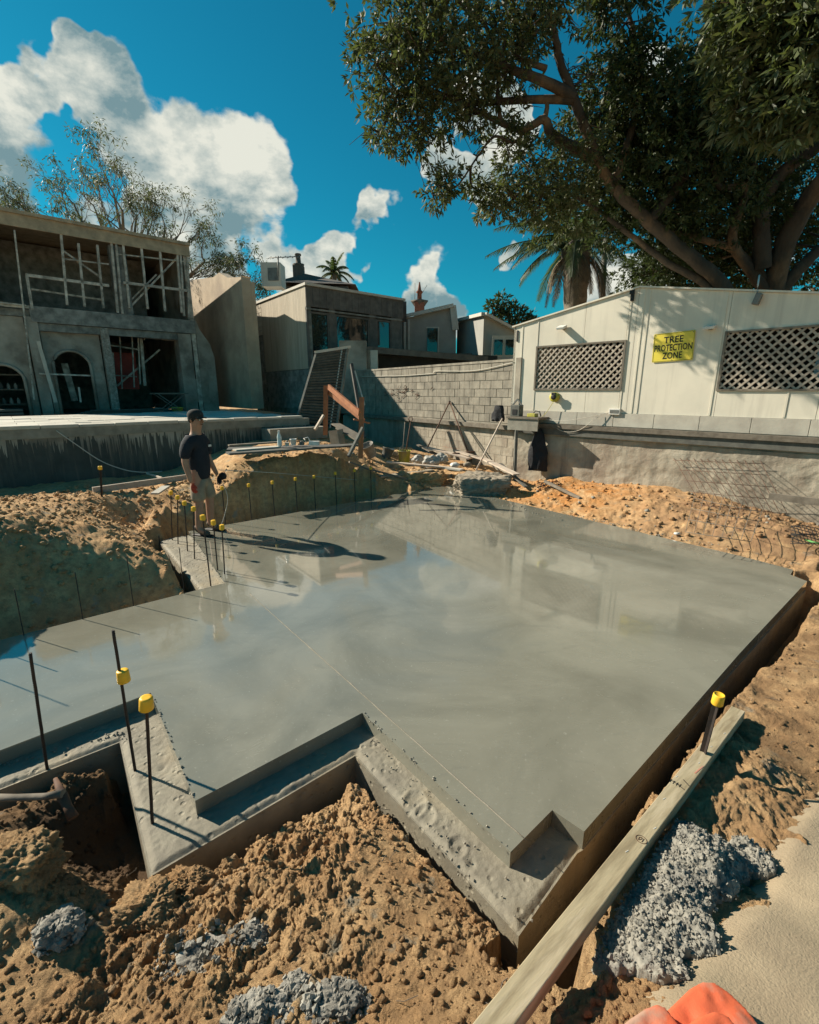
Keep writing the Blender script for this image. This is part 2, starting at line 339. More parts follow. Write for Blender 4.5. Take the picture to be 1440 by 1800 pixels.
# ------------------------------------------------------------------ helpers
WORLD = {}
def wloc(o): return WORLD.get(o.name, Vector((0, 0, 0))) if o else Vector((0, 0, 0))
def tag(o, label=None, cat=None, group=None, kind=None):
    if label: o['label'] = label
    if cat: o['category'] = cat
    if group: o['group'] = group
    if kind: o['kind'] = kind
    return o
def thing(name, label, cat, loc, group=None):
    o = bpy.data.objects.new(name, None); C.objects.link(o); o.location = loc; o.empty_display_size = .1
    WORLD[o.name] = Vector(loc); return tag(o, label, cat, group)
def place(name, me, parent, loc):                 # an object for mesh me (built round its own origin) with world location loc
    o = bpy.data.objects.new(name, me); C.objects.link(o); loc = Vector(loc)
    if parent: o.parent = parent; o.location = loc - wloc(parent)
    else: o.location = loc
    WORLD[o.name] = loc; return o
class MB:
    def __init__(s): s.v = []; s.f = []; s.sm = []
    def add(s, vs, fs, smooth=False):
        k = len(s.v); s.v += [tuple(p) for p in vs]; s.f += [tuple(i + k for i in f) for f in fs]; s.sm += [smooth] * len(fs); return s
    def hexa(s, p):                                # 8 corners: bottom 4 ccw, top 4 ccw
        return s.add(p, [(3, 2, 1, 0), (4, 5, 6, 7), (0, 1, 5, 4), (1, 2, 6, 5), (2, 3, 7, 6), (3, 0, 4, 7)])
    def box(s, c, size, rot=None):
        sx, sy, sz = [q / 2 for q in size]; c = Vector(c)
        p = [Vector(q) for q in ((-sx, -sy, -sz), (sx, -sy, -sz), (sx, sy, -sz), (-sx, sy, -sz), (-sx, -sy, sz), (sx, -sy, sz), (sx, sy, sz), (-sx, sy, sz))]
        if rot is not None: p = [rot @ q for q in p]
        return s.hexa([c + q for q in p])
    def bar(s, a, b, w, h, up=(0, 0, 1)):          # rectangular bar from a to b, w across, h along up
        a = Vector(a); b = Vector(b); d = (b - a).normalized(); up = Vector(up)
        if abs(d.dot(up)) > .98: up = Vector((0, 1, 0))
        x = d.cross(up).normalized() * (w / 2); y = x.cross(d).normalized() * (h / 2)
        q = []
        for e in (a, b): q.append([e - x - y, e + x - y, e + x + y, e - x + y])
        vs = q[0] + q[1]
        return s.add(vs, [(0, 1, 2, 3), (7, 6, 5, 4), (0, 4, 5, 1), (1, 5, 6, 2), (2, 6, 7, 3), (3, 7, 4, 0)])
    def tube(s, pts, rs, n=8, cap=True, flat=1.0, smooth=True):
        pts = [Vector(p) for p in pts]
        if isinstance(rs, (int, float)): rs = [rs] * len(pts)
        vs = []; ref = Vector((0, 0, 1))
        for i, p in enumerate(pts):
            d = (pts[min(i + 1, len(pts) - 1)] - pts[max(i - 1, 0)]).normalized()
            r = ref if abs(d.dot(ref)) < .95 else Vector((0, 1, 0))
            x = d.cross(r).normalized(); y = x.cross(d)
            for k in range(n):
                a = 2 * math.pi * k / n; vs.append(p + (x * math.cos(a) + y * math.sin(a) * flat) * rs[i])
        fs = []
        for i in range(len(pts) - 1):
            for k in range(n):
                a = i * n + k; b = i * n + (k + 1) % n; fs.append((a, b, b + n, a + n))
        s.add(vs, fs, smooth)
        if cap:
            k = len(s.v) - len(vs); s.f.append(tuple(k + i for i in range(n))[::-1]); s.f.append(tuple(k + (len(pts) - 1) * n + i for i in range(n))); s.sm += [False, False]
        return s
    def lathe(s, c, prof, n=20, ax=Vector((0, 0, 1)), smooth=True):   # prof: (r, h)
        c = Vector(c); ax = Vector(ax).normalized(); r = Vector((0, 0, 1)) if abs(ax.z) < .9 else Vector((1, 0, 0))
        x = ax.cross(r).normalized(); y = ax.cross(x)
        vs = []
        for (rr, hh) in prof:
            for k in range(n):
                a = 2 * math.pi * k / n; vs.append(c + ax * hh + (x * math.cos(a) + y * math.sin(a)) * rr)
        fs = []
        for i in range(len(prof) - 1):
            for k in range(n):
                a = i * n + k; b = i * n + (k + 1) % n; fs.append((a, b, b + n, a + n))
        s.add(vs, fs, smooth)
        if prof[0][0] > 1e-4: s.add(vs[:n], [tuple(range(n))[::-1]])
        if prof[-1][0] > 1e-4: s.add(vs[-n:], [tuple(range(n))])
        return s
    def prism(s, poly, z0, z1):                    # poly: xy list
        n = len(poly); vs = [(p[0], p[1], z0) for p in poly] + [(p[0], p[1], z1) for p in poly]
        fs = [tuple(range(n))[::-1], tuple(range(n, 2 * n))] + [(i, (i + 1) % n, n + (i + 1) % n, n + i) for i in range(n)]
        return s.add(vs, fs)
    def build(s, name, m, parent=None, bevel=0.0):
        V = np.array(s.v); lo = V.min(0); hi = V.max(0); o_ = Vector(((lo[0] + hi[0]) / 2, (lo[1] + hi[1]) / 2, lo[2]))
        me = bpy.data.meshes.new(name); me.from_pydata([tuple(v) for v in (V - np.array(o_))], [], s.f)
        me.polygons.foreach_set('use_smooth', s.sm)
        ms = m if isinstance(m, (list, tuple)) else [m]
        for q in ms: me.materials.append(M[q] if isinstance(q, str) else q)
        me.update()
        o = place(name, me, parent, o_)
        if bevel:
            b = o.modifiers.new('bevel', 'BEVEL'); b.width = bevel; b.segments = 2; b.limit_method = 'ANGLE'
        return o
def npmesh(name, V, F, m, parent=None, loc=(0, 0, 0), smooth=False):
    V = np.asarray(V, dtype=np.float32); F = np.asarray(F, dtype=np.int32); k = F.shape[1]
    me = bpy.data.meshes.new(name); me.vertices.add(len(V)); me.vertices.foreach_set('co', V.ravel())
    me.loops.add(F.size); me.loops.foreach_set('vertex_index', F.ravel())
    me.polygons.add(len(F)); me.polygons.foreach_set('loop_start', np.arange(0, F.size, k, dtype=np.int32))
    if smooth: me.polygons.foreach_set('use_smooth', np.ones(len(F), dtype=bool))
    me.materials.append(M[m]); me.update(calc_edges=True); me.validate()
    return place(name, me, parent, loc)
class Frame:                                       # wall frame: s along the wall, n out of it, z up
    def __init__(f, o, d, side=1, scale_up=1.0):   # factor enlarging s and n, and heights about the camera height H
        f.k = scale_up; f.o = Vector((o[0], o[1], 0)); f.d = Vector((d[0], d[1], 0)).normalized(); f.n = Vector((f.d.y, -f.d.x, 0)) * side; f.side = side
    def p(f, s, n, z): return f.o + f.d * (s * f.k) + f.n * (n * f.k) + Vector((0, 0, H + (z - H) * f.k))
    def box(f, mb, s0, s1, n0, n1, z0, z1):
        q = [f.p(s0, n0, z0), f.p(s1, n0, z0), f.p(s1, n1, z0), f.p(s0, n1, z0), f.p(s0, n0, z1), f.p(s1, n0, z1), f.p(s1, n1, z1), f.p(s0, n1, z1)]
        if f.side > 0: q = [q[3], q[2], q[1], q[0], q[7], q[6], q[5], q[4]]
        return mb.hexa(q)
    def poly(f, mb, pts, n0, n1):                  # polygon (s, z) extruded between n0 and n1
        k = len(pts); vs = [f.p(a, n0, b) for a, b in pts] + [f.p(a, n1, b) for a, b in pts]
        mb.add(vs, [tuple(range(k)), tuple(range(k, 2 * k))[::-1]] + [(i, k + i, k + (i + 1) % k, (i + 1) % k) for i in range(k)]); return mb
    def hit(f, x, y):                              # project an image pixel onto the wall plane -> (s, z)
        d = ray(x, y); nx, ny = f.n.x, f.n.y; t = (nx * f.o.x + ny * f.o.y) / (nx * d[0] + ny * d[1])
        q = Vector((d[0] * t, d[1] * t, 0)) - f.o; return q.dot(f.d) / f.k, H + d[2] * t / f.k

# numpy noise
def _h(ix, iy, s): 
    n = (ix.astype(np.int64) * 374761393 + iy.astype(np.int64) * 668265263 + s * 1442695041) & 0xffffffff
    n = ((n ^ (n >> 13)) * 1274126177) & 0xffffffff
    return ((n ^ (n >> 16)) & 0xffffff) / float(0xffffff)
def vnoise(x, y, s=0):
    ix = np.floor(x); iy = np.floor(y); fx = x - ix; fy = y - iy; fx = fx * fx * (3 - 2 * fx); fy = fy * fy * (3 - 2 * fy)
    a = _h(ix, iy, s); b = _h(ix + 1, iy, s); c = _h(ix, iy + 1, s); d = _h(ix + 1, iy + 1, s)
    return (a + (b - a) * fx) * (1 - fy) + (c + (d - c) * fx) * fy
def fbm(x, y, o=5, s=0, g=.55):
    t = 0; a = 1; n = 0
    for i in range(o): t = t + a * (vnoise(x, y, s + i) - .5); n += a; a *= g; x = x * 2.03 + 7.1; y = y * 2.03 + 3.7
    return t / n * 2
def clods(x, y, s=0, rmin=.25, rmax=.62):
    ix = np.floor(x); iy = np.floor(y); best = np.zeros_like(x)
    for i in (-1, 0, 1):
        for j in (-1, 0, 1):
            cx = ix + i; cy = iy + j; px_ = cx + _h(cx, cy, s); py_ = cy + _h(cx, cy, s + 5); r = rmin + (rmax - rmin) * _h(cx, cy, s + 9) ** 2
            q = 1 - ((x - px_) ** 2 + (y - py_) ** 2) / r ** 2
            best = np.maximum(best, np.sqrt(np.maximum(q, 0)) * r)
    return best
def in_poly(x, y, poly):
    r = np.zeros(x.shape, bool); n = len(poly)
    for i in range(n):
        x0, y0 = poly[i]; x1, y1 = poly[(i + 1) % n]
        if y0 == y1: continue
        r ^= ((y0 > y) != (y1 > y)) & (x < (x1 - x0) * (y - y0) / (y1 - y0) + x0)
    return r
def seg_d(x, y, a, b):
    ax, ay = a; bx, by = b; L2 = (bx - ax) ** 2 + (by - ay) ** 2
    t = np.clip(((x - ax) * (bx - ax) + (y - ay) * (by - ay)) / L2, 0, 1)
    return np.hypot(x - ax - t * (bx - ax), y - ay - t * (by - ay))
def P2(x, y, z=0.0): q = at(x, y, z); return (q.x, q.y)

# ------------------------------------------------------------------ the slab
LZ = -.11
slab = [P2(780, 853), P2(1100, 929.5), P2(1301, 977), P2(1395, 1001.5), P2(1390, 1010), P2(1419, 1021.6), P2(1301, 1148), P2(1027, 1462),
        P2(971, 1424), P2(897.5, 1498), P2(637, 1253), P2(343, 1408), P2(265, 1218), P2(0, 1319), P2(-330, 1440), P2(-420, 1262), P2(0, 1125), P2(395, 1025),
        P2(331, 934), P2(480, 908)]
slab = slab[::-1] if sum(slab[i][0] * slab[(i + 1) % len(slab)][1] - slab[(i + 1) % len(slab)][0] * slab[i][1] for i in range(len(slab))) < 0 else slab
foot = [(P2(1015, 1500, LZ), .30), (P2(912, 1646, LZ), .03), (P2(624, 1329, LZ), .30), (P2(264, 1541, LZ), .05), (P2(210, 1305, LZ), .22),
        (P2(0, 1388, LZ), .3), (P2(-330, 1520, LZ), .3)]
# ledge along the far left of the slab
ledgeL = [P2(279, 952, LZ), P2(352, 1040, LZ)]
def inset(poly, d):
    c = []
    n = len(poly)
    for i in range(n):
        a = Vector(poly[i - 1]); b = Vector(poly[i]); e = Vector(poly[(i + 1) % n])
        n1 = Vector((-(b - a).y, (b - a).x)).normalized(); n2 = Vector((-(e - b).y, (e - b).x)).normalized()
        m_ = (n1 + n2); m_ = m_ / max(.3, m_.dot(m_) / 2) ; c.append(tuple(b + m_ * d))
    return c
conc = thing('concrete_slab', 'freshly poured wet grey concrete slab with stepped edges in the excavated pit', 'concrete slab', (0, 4, 0))
mb = MB(); mb.prism(slab, LZ + .001, 0.0); so = mb.build('slab_top', 'slab', conc)
right_far = P2(1419, 1021.6)
footpoly = [p for p, w in foot] + [P2(-420, 1262), P2(0, 1123), P2(352, 1038, 0), ledgeL[1], ledgeL[0], P2(300, 946, LZ), P2(480, 906), P2(780, 852.5), P2(1100, 929), P2(1301, 976.5), P2(1396, 1001), P2(1392, 1010), P2(1421, 1021.8), P2(1303, 1148.5), P2(1029, 1463)]
area = sum(footpoly[i][0] * footpoly[(i + 1) % len(footpoly)][1] - footpoly[(i + 1) % len(footpoly)][0] * footpoly[i][1] for i in range(len(footpoly)))
fp = footpoly if area > 0 else footpoly[::-1]
mb = MB(); mb.prism(fp, -.75, LZ - .001); mb.build('footing', 'ledge', conc)
# rough trowelled skin on the ledges, standing slightly proud of the footing
def ledge_skin(name, poly, x0, x1, y0, y1, step):
    gx = np.arange(x0, x1, step); gy = np.arange(y0, y1, step); X, Y = np.meshgrid(gx, gy)
    ins = in_poly(X, Y, fp); dmin = np.full(X.shape, 9.0)
    for i in range(len(fp)): dmin = np.minimum(dmin, seg_d(X, Y, fp[i], fp[(i + 1) % len(fp)]))
    fade = np.clip((dmin - .004) / .03, 0, 1) * ins
    pits = clods(X * 14, Y * 14, 3, .12, .5) + .6 * clods(X * 34, Y * 34, 8, .1, .5)
    hgt = .013 + .006 * fbm(X * 5, Y * 5, 4, 2) - .022 * np.maximum(pits - .24, 0) * (fbm(X * 3, Y * 3, 3, 33) > -.12) + .003 * fbm(X * 50, Y * 50, 3, 21)
    # two boot prints pressed into the near ledge
    for (px_, py_, rr) in ((730, 1415, .062), (748, 1436, .055), (805, 1492, .045)):
        q = at(px_, py_, LZ); rr_ = np.hypot(X - q.x, (Y - q.y) * .8) / rr
        hgt -= .009 * np.clip(1 - rr_ ** 3, 0, 1) * (1 + .2 * np.sin((X + Y) * 300)); hgt += .004 * np.exp(-((rr_ - 1.1) / .15) ** 2)
    Z = LZ - .004 + np.maximum(hgt, 0.0005) * fade + .004 * fade
    ny, nx = X.shape; idx = np.arange(nx * ny).reshape(ny, nx)
    keep = (ins[:-1, :-1] & ins[1:, 1:] & ins[1:, :-1] & ins[:-1, 1:])
    under = in_poly(X, Y, inset(slab, .03)); keep &= ~(under[:-1, :-1] & under[1:, 1:])
    F = np.stack([idx[:-1, :-1], idx[:-1, 1:], idx[1:, 1:], idx[1:, :-1]], -1)[keep]
    used, inv = np.unique(F.ravel(), return_inverse=True); V = np.stack([X, Y, Z], -1).reshape(-1, 3)[used]
    o = npmesh(name, V - np.array([0, 0, LZ]), inv.reshape(-1, 4), 'ledge', conc, (0, 0, LZ), True); o['label'] = 'pitted damp ledge skin around the slab edge'; return o
ledge_skin('ledge_surface', fp, -2.6, 1.1, 1.2, 3.2, .008)
ledge_skin('ledge_surface', fp, -3.9, -2.0, 4.5, 7.0, .016)
# chalk line string pressed in the wet surface
mb = MB(); a = at(440, 1045); b = at(925, 1478); pts = []
for i in range(60):
    t = i / 59; q = a.lerp(b, t); pts.append(q + Vector((random.uniform(-.002, .002), random.uniform(-.002, .002), .0015)))
mb.tube(pts, [.0022 + .0022 * random.random() for _ in pts], 5); mb.build('screed_line', 'mortar', conc)
# crumbs of concrete left along the arris
def crumbs(name, spots, m, parent, label=None, kind='stuff'):
    mb = MB()
    ico = [Vector(v).normalized() for v in ((0, 0, 1), (.9, 0, .3), (-.3, .9, .3), (-.4, -.8, .4), (.4, .7, -.5), (.5, -.6, -.6), (-.9, .1, -.4), (0, 0, -1))]
    tri = [(0, 1, 2), (0, 2, 3), (0, 3, 1), (1, 4, 2), (1, 3, 5), (2, 6, 3), (1, 5, 4), (2, 4, 6), (3, 6, 5), (4, 5, 7), (4, 7, 6), (5, 6, 7)]
    for (p, r) in spots:
        R = Matrix.Rotation(random.uniform(0, 6.28), 3, Vector((random.random() - .5, random.random() - .5, random.random() - .5)).normalized())
        mb.add([Vector(p) + (R @ v) * r * random.uniform(.7, 1.25) for v in ico], tri)
    o = mb.build(name, m, parent); o['kind'] = kind
    if label: o['label'] = label
    return o
sp_l = []
def along(a, b, n, r0, r1, z, spread):
    for i in range(n):
        q = Vector(a).lerp(Vector(b), random.random()); r = random.uniform(r0, r1) ** 1.0
        sp_l.append(((q.x + random.gauss(0, spread), q.y + random.gauss(0, spread), z + r * .5), r))
A3 = lambda x, y, z=0: at(x, y, z)
along(A3(640, 1255), A3(897, 1498), 45, .002, .007, 0, .008)
along(A3(650, 1300, LZ), A3(912, 1640, LZ), 60, .002, .008, LZ + .02, .07)
along(A3(270, 1225), A3(343, 1408), 45, .002, .008, 0, .006)
along(A3(0, 1350, LZ), A3(230, 1290, LZ), 60, .003, .009, LZ + .015, .02)
along(A3(1000, 905), A3(1280, 965), 130, .004, .014, 0, .05)
along(A3(780, 860), A3(1000, 915), 50, .004, .016, 0, .09)
along(A3(331, 936), A3(395, 1025), 40, .004, .010, 0, .01)
crumbs('concrete_crumbs', sp_l, 'pale_concrete', conc)

# ------------------------------------------------------------------ wall frames
E1 = (.7566, .6539); E2 = (-.5746, .8184); HD = (-.7137, .7004)
HW = Frame((2.572, 11.385), (-HD[0], -HD[1]))                # hut wall: s from the corner towards the camera's right
BW = Frame((2.572, 11.385), E2, -1)                          # block wall: s away from the corner
TW = Frame((-5.46, 10.531), E1)                              # terrace wall

# ------------------------------------------------------------------ ground
def wallpt(fr, x, y, off=.0):
    s, z = fr.hit(x, y); q = fr.p(s, off, 0); return (q.x, q.y, z)
ctrl = []
def g(x, y, z): q = at(x, y, z); ctrl.append((q.x, q.y, z))
for t in [ # heap in front
    (612, 1385, -.10), (660, 1410, -.10), (700, 1450, -.09), (780, 1505, -.09), (830, 1550, -.08), (870, 1605, -.06), (905, 1670, -.03), (540, 1415, -.15), (460, 1458, -.19), (385, 1495, -.22), (320, 1525, -.26), (285, 1550, -.28),
    (600, 1480, .03), (680, 1560, .07), (760, 1650, .10), (820, 1760, .16), (500, 1580, .04), (400, 1640, .06), (500, 1700, .10), (620, 1720, .14), (640, 1640, .13), (300, 1620, -.02), (300, 1730, .06), (450, 1790, .17), (700, 1800, .2),
    (190, 1630, .0), (100, 1640, .04), (60, 1580, .08), (30, 1510, .10), (10, 1490, .05), (100, 1790, -.02), (0, 1700, .0), (200, 1760, -.02),
    # pit on the left
    (230, 1545, -.50), (200, 1480, -.50), (140, 1520, -.42), (210, 1400, -.30), (150, 1400, -.24), (205, 1350, -.20), (90, 1440, -.2), (60, 1470, -.20), (0, 1440, -.12), (30, 1400, -.2), (-150, 1480, -.2), (-150, 1600, .1),
    # right bank
    (1440, 1095, .04), (1380, 1120, .0), (1349, 1155, .0), (1336, 1190, .0), (1300, 1232, .0), (1265, 1290, .0), (1250, 1330, .0), (1225, 1435, .04), (1190, 1480, .06), (1120, 1560, .15), (1080, 1640, .22), (1040, 1720, .29), (1010, 1790, .33), (1180, 1800, .38), (1250, 1700, .30),
    (1440, 1250, .04), (1400, 1180, .02), (1340, 1320, .0), (1440, 1400, .0), (1330, 1450, .06), (1300, 1550, .12), (1440, 1600, .2), (1440, 1800, .36), (1700, 1500, .1), (1700, 1200, .1), (1600, 1050, .1),
    # far right strip beside the slab
    (1440, 1010, -.05), (1400, 990, -.03), (1300, 968, -.01), (1200, 945, .0), (1100, 921, .0), (1000, 898, .0), (920, 878, -.02), (1440, 985, .12), (1350, 930, .22), (1250, 915, .18), (1150, 900, .17), (1050, 880, .14), (960, 862, .12),
    (860, 868, -.02), (800, 850, .0), (1500, 1030, .1), (1560, 1000, .3),
    # back: rubble corner, bank and berm
    (760, 846, .0), (720, 850, .06), (740, 830, .22), (690, 838, .22), (660, 850, .10), (700, 812, .30), (760, 805, .28), (850, 820, .22), (880, 850, .08), (625, 848, .15),
    (640, 812, .62), (600, 801, .85), (540, 799, .86), (470, 801, .85), (410, 807, .82), (390, 830, .60), (375, 850, .40), (345, 862, .30), (640, 835, .30),
    (600, 788, .88), (500, 788, .90), (420, 792, .88), (320, 848, .36), (300, 862, .34), (240, 855, .34), (180, 875, .36), (100, 868, .36), (0, 872, .34), (-150, 880, .36), (290, 885, .30), (330, 905, .0), (270, 895, .28), (310, 930, -.12), (270, 930, -.12), (220, 920, -.05), (240, 940, -.1), (200, 900, .2),
    # mound on the left, its crest and shaded face
    (0, 893, .62), (60, 897, .61), (110, 905, .57), (150, 925, .48), (200, 952, .36), (250, 975, .25), (290, 1000, .12), (325, 1028, -.05), (-100, 900, .8), (-220, 925, 1.15), (-330, 960, 1.2), (-500, 950, 1.0),
    (130, 880, .5), (60, 878, .55), (180, 905, .3), (230, 935, .12), (280, 965, -.05), (295, 985, -.1), (0, 880, .56)]: g(*t)
for k in range(9):
    e = Vector(P2(395, 1025)).lerp(Vector(P2(-420, 1262)), .08 + k * .115); ctrl.append((e.x - .65 * .15, e.y + .76 * .15, -.5)); ctrl.append((e.x - .65 * .5, e.y + .76 * .5, -.5 + .1 * (k < 1)))
for (x, y) in ((935, 846), (1001, 838), (1053, 849), (1110, 852), (1182, 857), (1250, 872), (1320, 892), (1380, 905), (1440, 925)):
    q = wallpt(HW, x, y, .05); ctrl.append(q); ctrl.append((HW.p(0, -.6, 0).x * 0 + q[0] + .5, q[1] + .5, q[2]))
for (x, y) in ((870, 822), (800, 806), (740, 800), (700, 796)):
    q = wallpt(BW, x, y, .05); ctrl.append((q[0], q[1], max(.12, q[2])))
for s in (-6, -3, 0, 2, 4): q = TW.p(s, .1, 0); ctrl.append((q.x, q.y, .34 if s < 1 else .9))
for q in ((-2, -1, .3), (2, -1, .3), (0, -2, .4), (-6, 0, .2), (6, 0, .2), (0, .2, .38), (.8, .5, .36), (-.8, .4, .1), (12, 4, .4), (-12, 5, .5), (-8, 12, .5), (0, 14, .5), (8, 10, .5), (0, 19, .6), (-4, 17, .6)): ctrl.append(q)
fa = at(1298, 1246, .10); ne = at(868, 1800, .43); _bd = (ne - fa).normalized(); _bs = Vector((-_bd.y, _bd.x, 0)).normalized()
if _bs.x < 0: _bs = -_bs
ctrl = [c for c in ctrl if not (seg_d(np.array([c[0]]), np.array([c[1]]), (fa.x, fa.y), (ne.x, ne.y))[0] < .30)]
for k in range(9):
    q = fa + _bd * (.02 + k * .22); ctrl.append((q.x + _bs.x * .03, q.y + _bs.y * .03, q.z - .085)); ctrl.append((q.x + _bs.x * .22, q.y + _bs.y * .22, q.z - .075))
for q in ((-4.6, 4.0, 1.0), (-5.3, 3.6, 1.2), (-5.2, 4.3, 1.1), (-4.9, 3.2, .5)): ctrl.append(q)
ctrl = np.array(ctrl)
keep = [0]
for i in range(1, len(ctrl)):
    if min(np.hypot(*(ctrl[keep][:, :2] - ctrl[i, :2]).T)) > .035: keep.append(i)
ctrl = ctrl[keep]
_D = np.hypot(ctrl[:, None, 0] - ctrl[None, :, 0], ctrl[:, None, 1] - ctrl[None, :, 1])
_W = np.linalg.solve(_D + np.eye(len(ctrl)) * -.004, ctrl[:, 2] - .3)
TRENCH = [(fp.index(footpoly[i]), 0) for i in range(1)]
edges_w = []
for i in range(6): edges_w.append((footpoly[i], footpoly[i + 1], foot[i][1] if i in (1,) else {0: .20, 1: .07, 2: .10, 3: .03, 4: .02, 5: .06}[i], -.62 if i in (0,) else -.36 if i >= 4 else -.5))
edges_w.append((footpoly[-1], footpoly[0], .12, -.62)); edges_w.append((P2(912, 1646, LZ), P2(985, 1800, LZ), .05, -.5)); edges_w.append((P2(1303, 1148.5), P2(1029, 1463), .10, -.62)); edges_w.append((P2(1421, 1021.8), P2(1303, 1148.5), .15, -.55))
edges_w.append((ledgeL[0], ledgeL[1], .10, -.40))
_a = Vector(P2(480, 908)); _b = Vector(P2(780, 853)); _u = (_b - _a).normalized(); _n = Vector((-_u.y, _u.x))
for (t0, t1, off, w_) in ((-.9, 1.4, .50, .52), (1.2, 2.2, .36, .36), (2.1, 3.0, .20, .22), (-1.3, -.2, .25, .35)):
    p = _a + _u * t0 + _n * off; q = _a + _u * t1 + _n * off; edges_w.append(((p.x, p.y), (q.x, q.y), w_, -.35))
_n0 = Vector((-.65, .76)); _p = Vector(P2(-420, 1262)) + _n0 * .1; _q = Vector(P2(380, 1030)) + _n0 * .1; edges_w.append(((_p.x, _p.y), (_q.x, _q.y), .10, -.45))
def ground_base(x, y):
    shp = x.shape; xf = x.ravel(); yf = y.ravel(); out = np.empty_like(xf)
    for i in range(0, len(xf), 60000):
        a = xf[i:i + 60000]; b = yf[i:i + 60000]
        out[i:i + 60000] = np.hypot(a[:, None] - ctrl[None, :, 0], b[:, None] - ctrl[None, :, 1]) @ _W + .3
    z = np.clip(out, -.6, 1.25).reshape(shp); r = np.hypot(x, y)
    t = np.clip((r - 19) / 6, 0, 1); return z * (1 - t) + 1.1 * t
def ground_z(x, y, detail=True):
    z = ground_base(x, y); r = np.hypot(x, y)
    if detail:
        near = np.clip(1.15 - r / 14, .35, 1); rightside = np.clip((x - .35 * y - .25) / .4, 0, 1) * (r < 6)
        a = near * (1 - .35 * rightside)
        wx = x + .05 * fbm(x * 5, y * 5, 3, 40); wy = y + .05 * fbm(x * 5, y * 5, 3, 50)
        rough_ = .30 + 1.25 * np.clip(fbm(x * 2.2, y * 2.2, 3, 77) * 1.6 + .5, 0, 1)
        z = z + .82 * a * rough_ * (.085 * fbm(wx * 3.0, wy * 3.0, 4, 1) + .045 * (1 - np.abs(fbm(wx * 7, wy * 7, 4, 3)) * 3).clip(-1, 1) * .5 + .05 * clods(wx * 8, wy * 8, 2) * fbm(x * 2, y * 2, 2, 6).clip(0, 1)
                     + .016 * clods(wx * 19, wy * 19, 5) * (fbm(x * 4, y * 4, 2, 66) > .05) + .007 * clods(wx * 52, wy * 52, 7) + .006 * clods(wx * 95, wy * 95, 9) * (r < 4.5) + .034 * fbm(wx * 20, wy * 20, 5, 9, .7))
        # far banks keep coarse spade marks
        z = z + (r > 4) * .05 * fbm(x * 2.3, y * 2.3, 4, 31) 
    jit = .035 * fbm(x * 5, y * 5, 4, 12) + .02 * fbm(x * 18, y * 18, 3, 14)
    for ei, (a_, b_, w, zz) in enumerate(edges_w):
        d = seg_d(x, y, a_, b_)
        if ei == 0:
            nx_, ny_ = (b_[1] - a_[1]), -(b_[0] - a_[0]); l_ = math.hypot(nx_, ny_); sd = ((x - a_[0]) * nx_ + (y - a_[1]) * ny_) / l_; cx_ = ((.2 - a_[0]) * nx_ + (1.6 - a_[1]) * ny_)
            sd = -sd if cx_ > 0 else sd; d = np.where(sd > -.01, d, 9.0)
        t = np.clip((d - w - jit * 1.0) / .07, 0, 1); t = t * t * (3 - 2 * t)
        z = np.minimum(z, (zz + .03 * jit) * (1 - t) + np.maximum(z, zz) * t)
    return z
th = np.radians(np.concatenate([np.linspace(-180, -64, 46), np.linspace(-62, 60, 1120), np.linspace(62, 180, 46)]))
rr = np.concatenate([np.linspace(.02, .5, 12)[:-1], np.geomspace(.5, 4.6, 660)[:-1], np.geomspace(4.6, 14, 210)[:-1], np.geomspace(14, 30, 24)[:-1], np.geomspace(30, 700, 12)])
T, R_ = np.meshgrid(th, rr); X = R_ * np.sin(T); Y = R_ * np.cos(T)
inside = in_poly(X, Y, inset(fp, .12))
Z = ground_z(X, Y)
Z = np.where(in_poly(X, Y, fp), np.minimum(Z, -.5), Z)
# keep loose soil off the slab along the far edges: never above the arris within 3 cm
dd = np.full(X.shape, 9.0)
for a_, b_ in ((P2(480, 906), P2(780, 852.5)), (P2(780, 852.5), P2(1100, 929)), (P2(1100, 929), P2(1301, 976.5)), (P2(1301, 976.5), P2(1396, 1001)), (P2(0, 1123), P2(352, 1038)), (P2(-420, 1262), P2(0, 1123))): dd = np.minimum(dd, seg_d(X, Y, a_, b_))
Z = np.where(dd < .5, np.minimum(Z, -.025 + dd * 2.2 + .03 * fbm(X * 14, Y * 14, 3, 60)), Z)
ny, nx = X.shape; idx = np.arange(nx * ny).reshape(ny, nx)
kill = inside[:-1, :-1] & inside[1:, 1:] & inside[1:, :-1] & inside[:-1, 1:]
F = np.stack([idx[:-1, :-1], idx[:-1, 1:], idx[1:, 1:], idx[1:, :-1]], -1)[~kill][:, ::-1]
used, inv = np.unique(F.ravel(), return_inverse=True); V = np.stack([X, Y, Z], -1).reshape(-1, 3)[used]
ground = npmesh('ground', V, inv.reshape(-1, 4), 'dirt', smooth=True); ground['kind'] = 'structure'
def gz(x, y, d=True): return float(ground_z(np.array([x]), np.array([y]), d)[0])
def onground(px_, py_, z): q = at(px_, py_, z); return Vector((q.x, q.y, gz(q.x, q.y)))

def gat(x, y, off=0.0):                        # where the line of sight meets the ground
    z = .1
    for _ in range(8):
        q = at(x, y, z); z = .5 * z + .5 * float(ground_base(np.array([q.x]), np.array([q.y]))[0])
    return Vector((q.x, q.y, z + off))
def G2(x, y): q = gat(x, y); return (q.x, q.y)
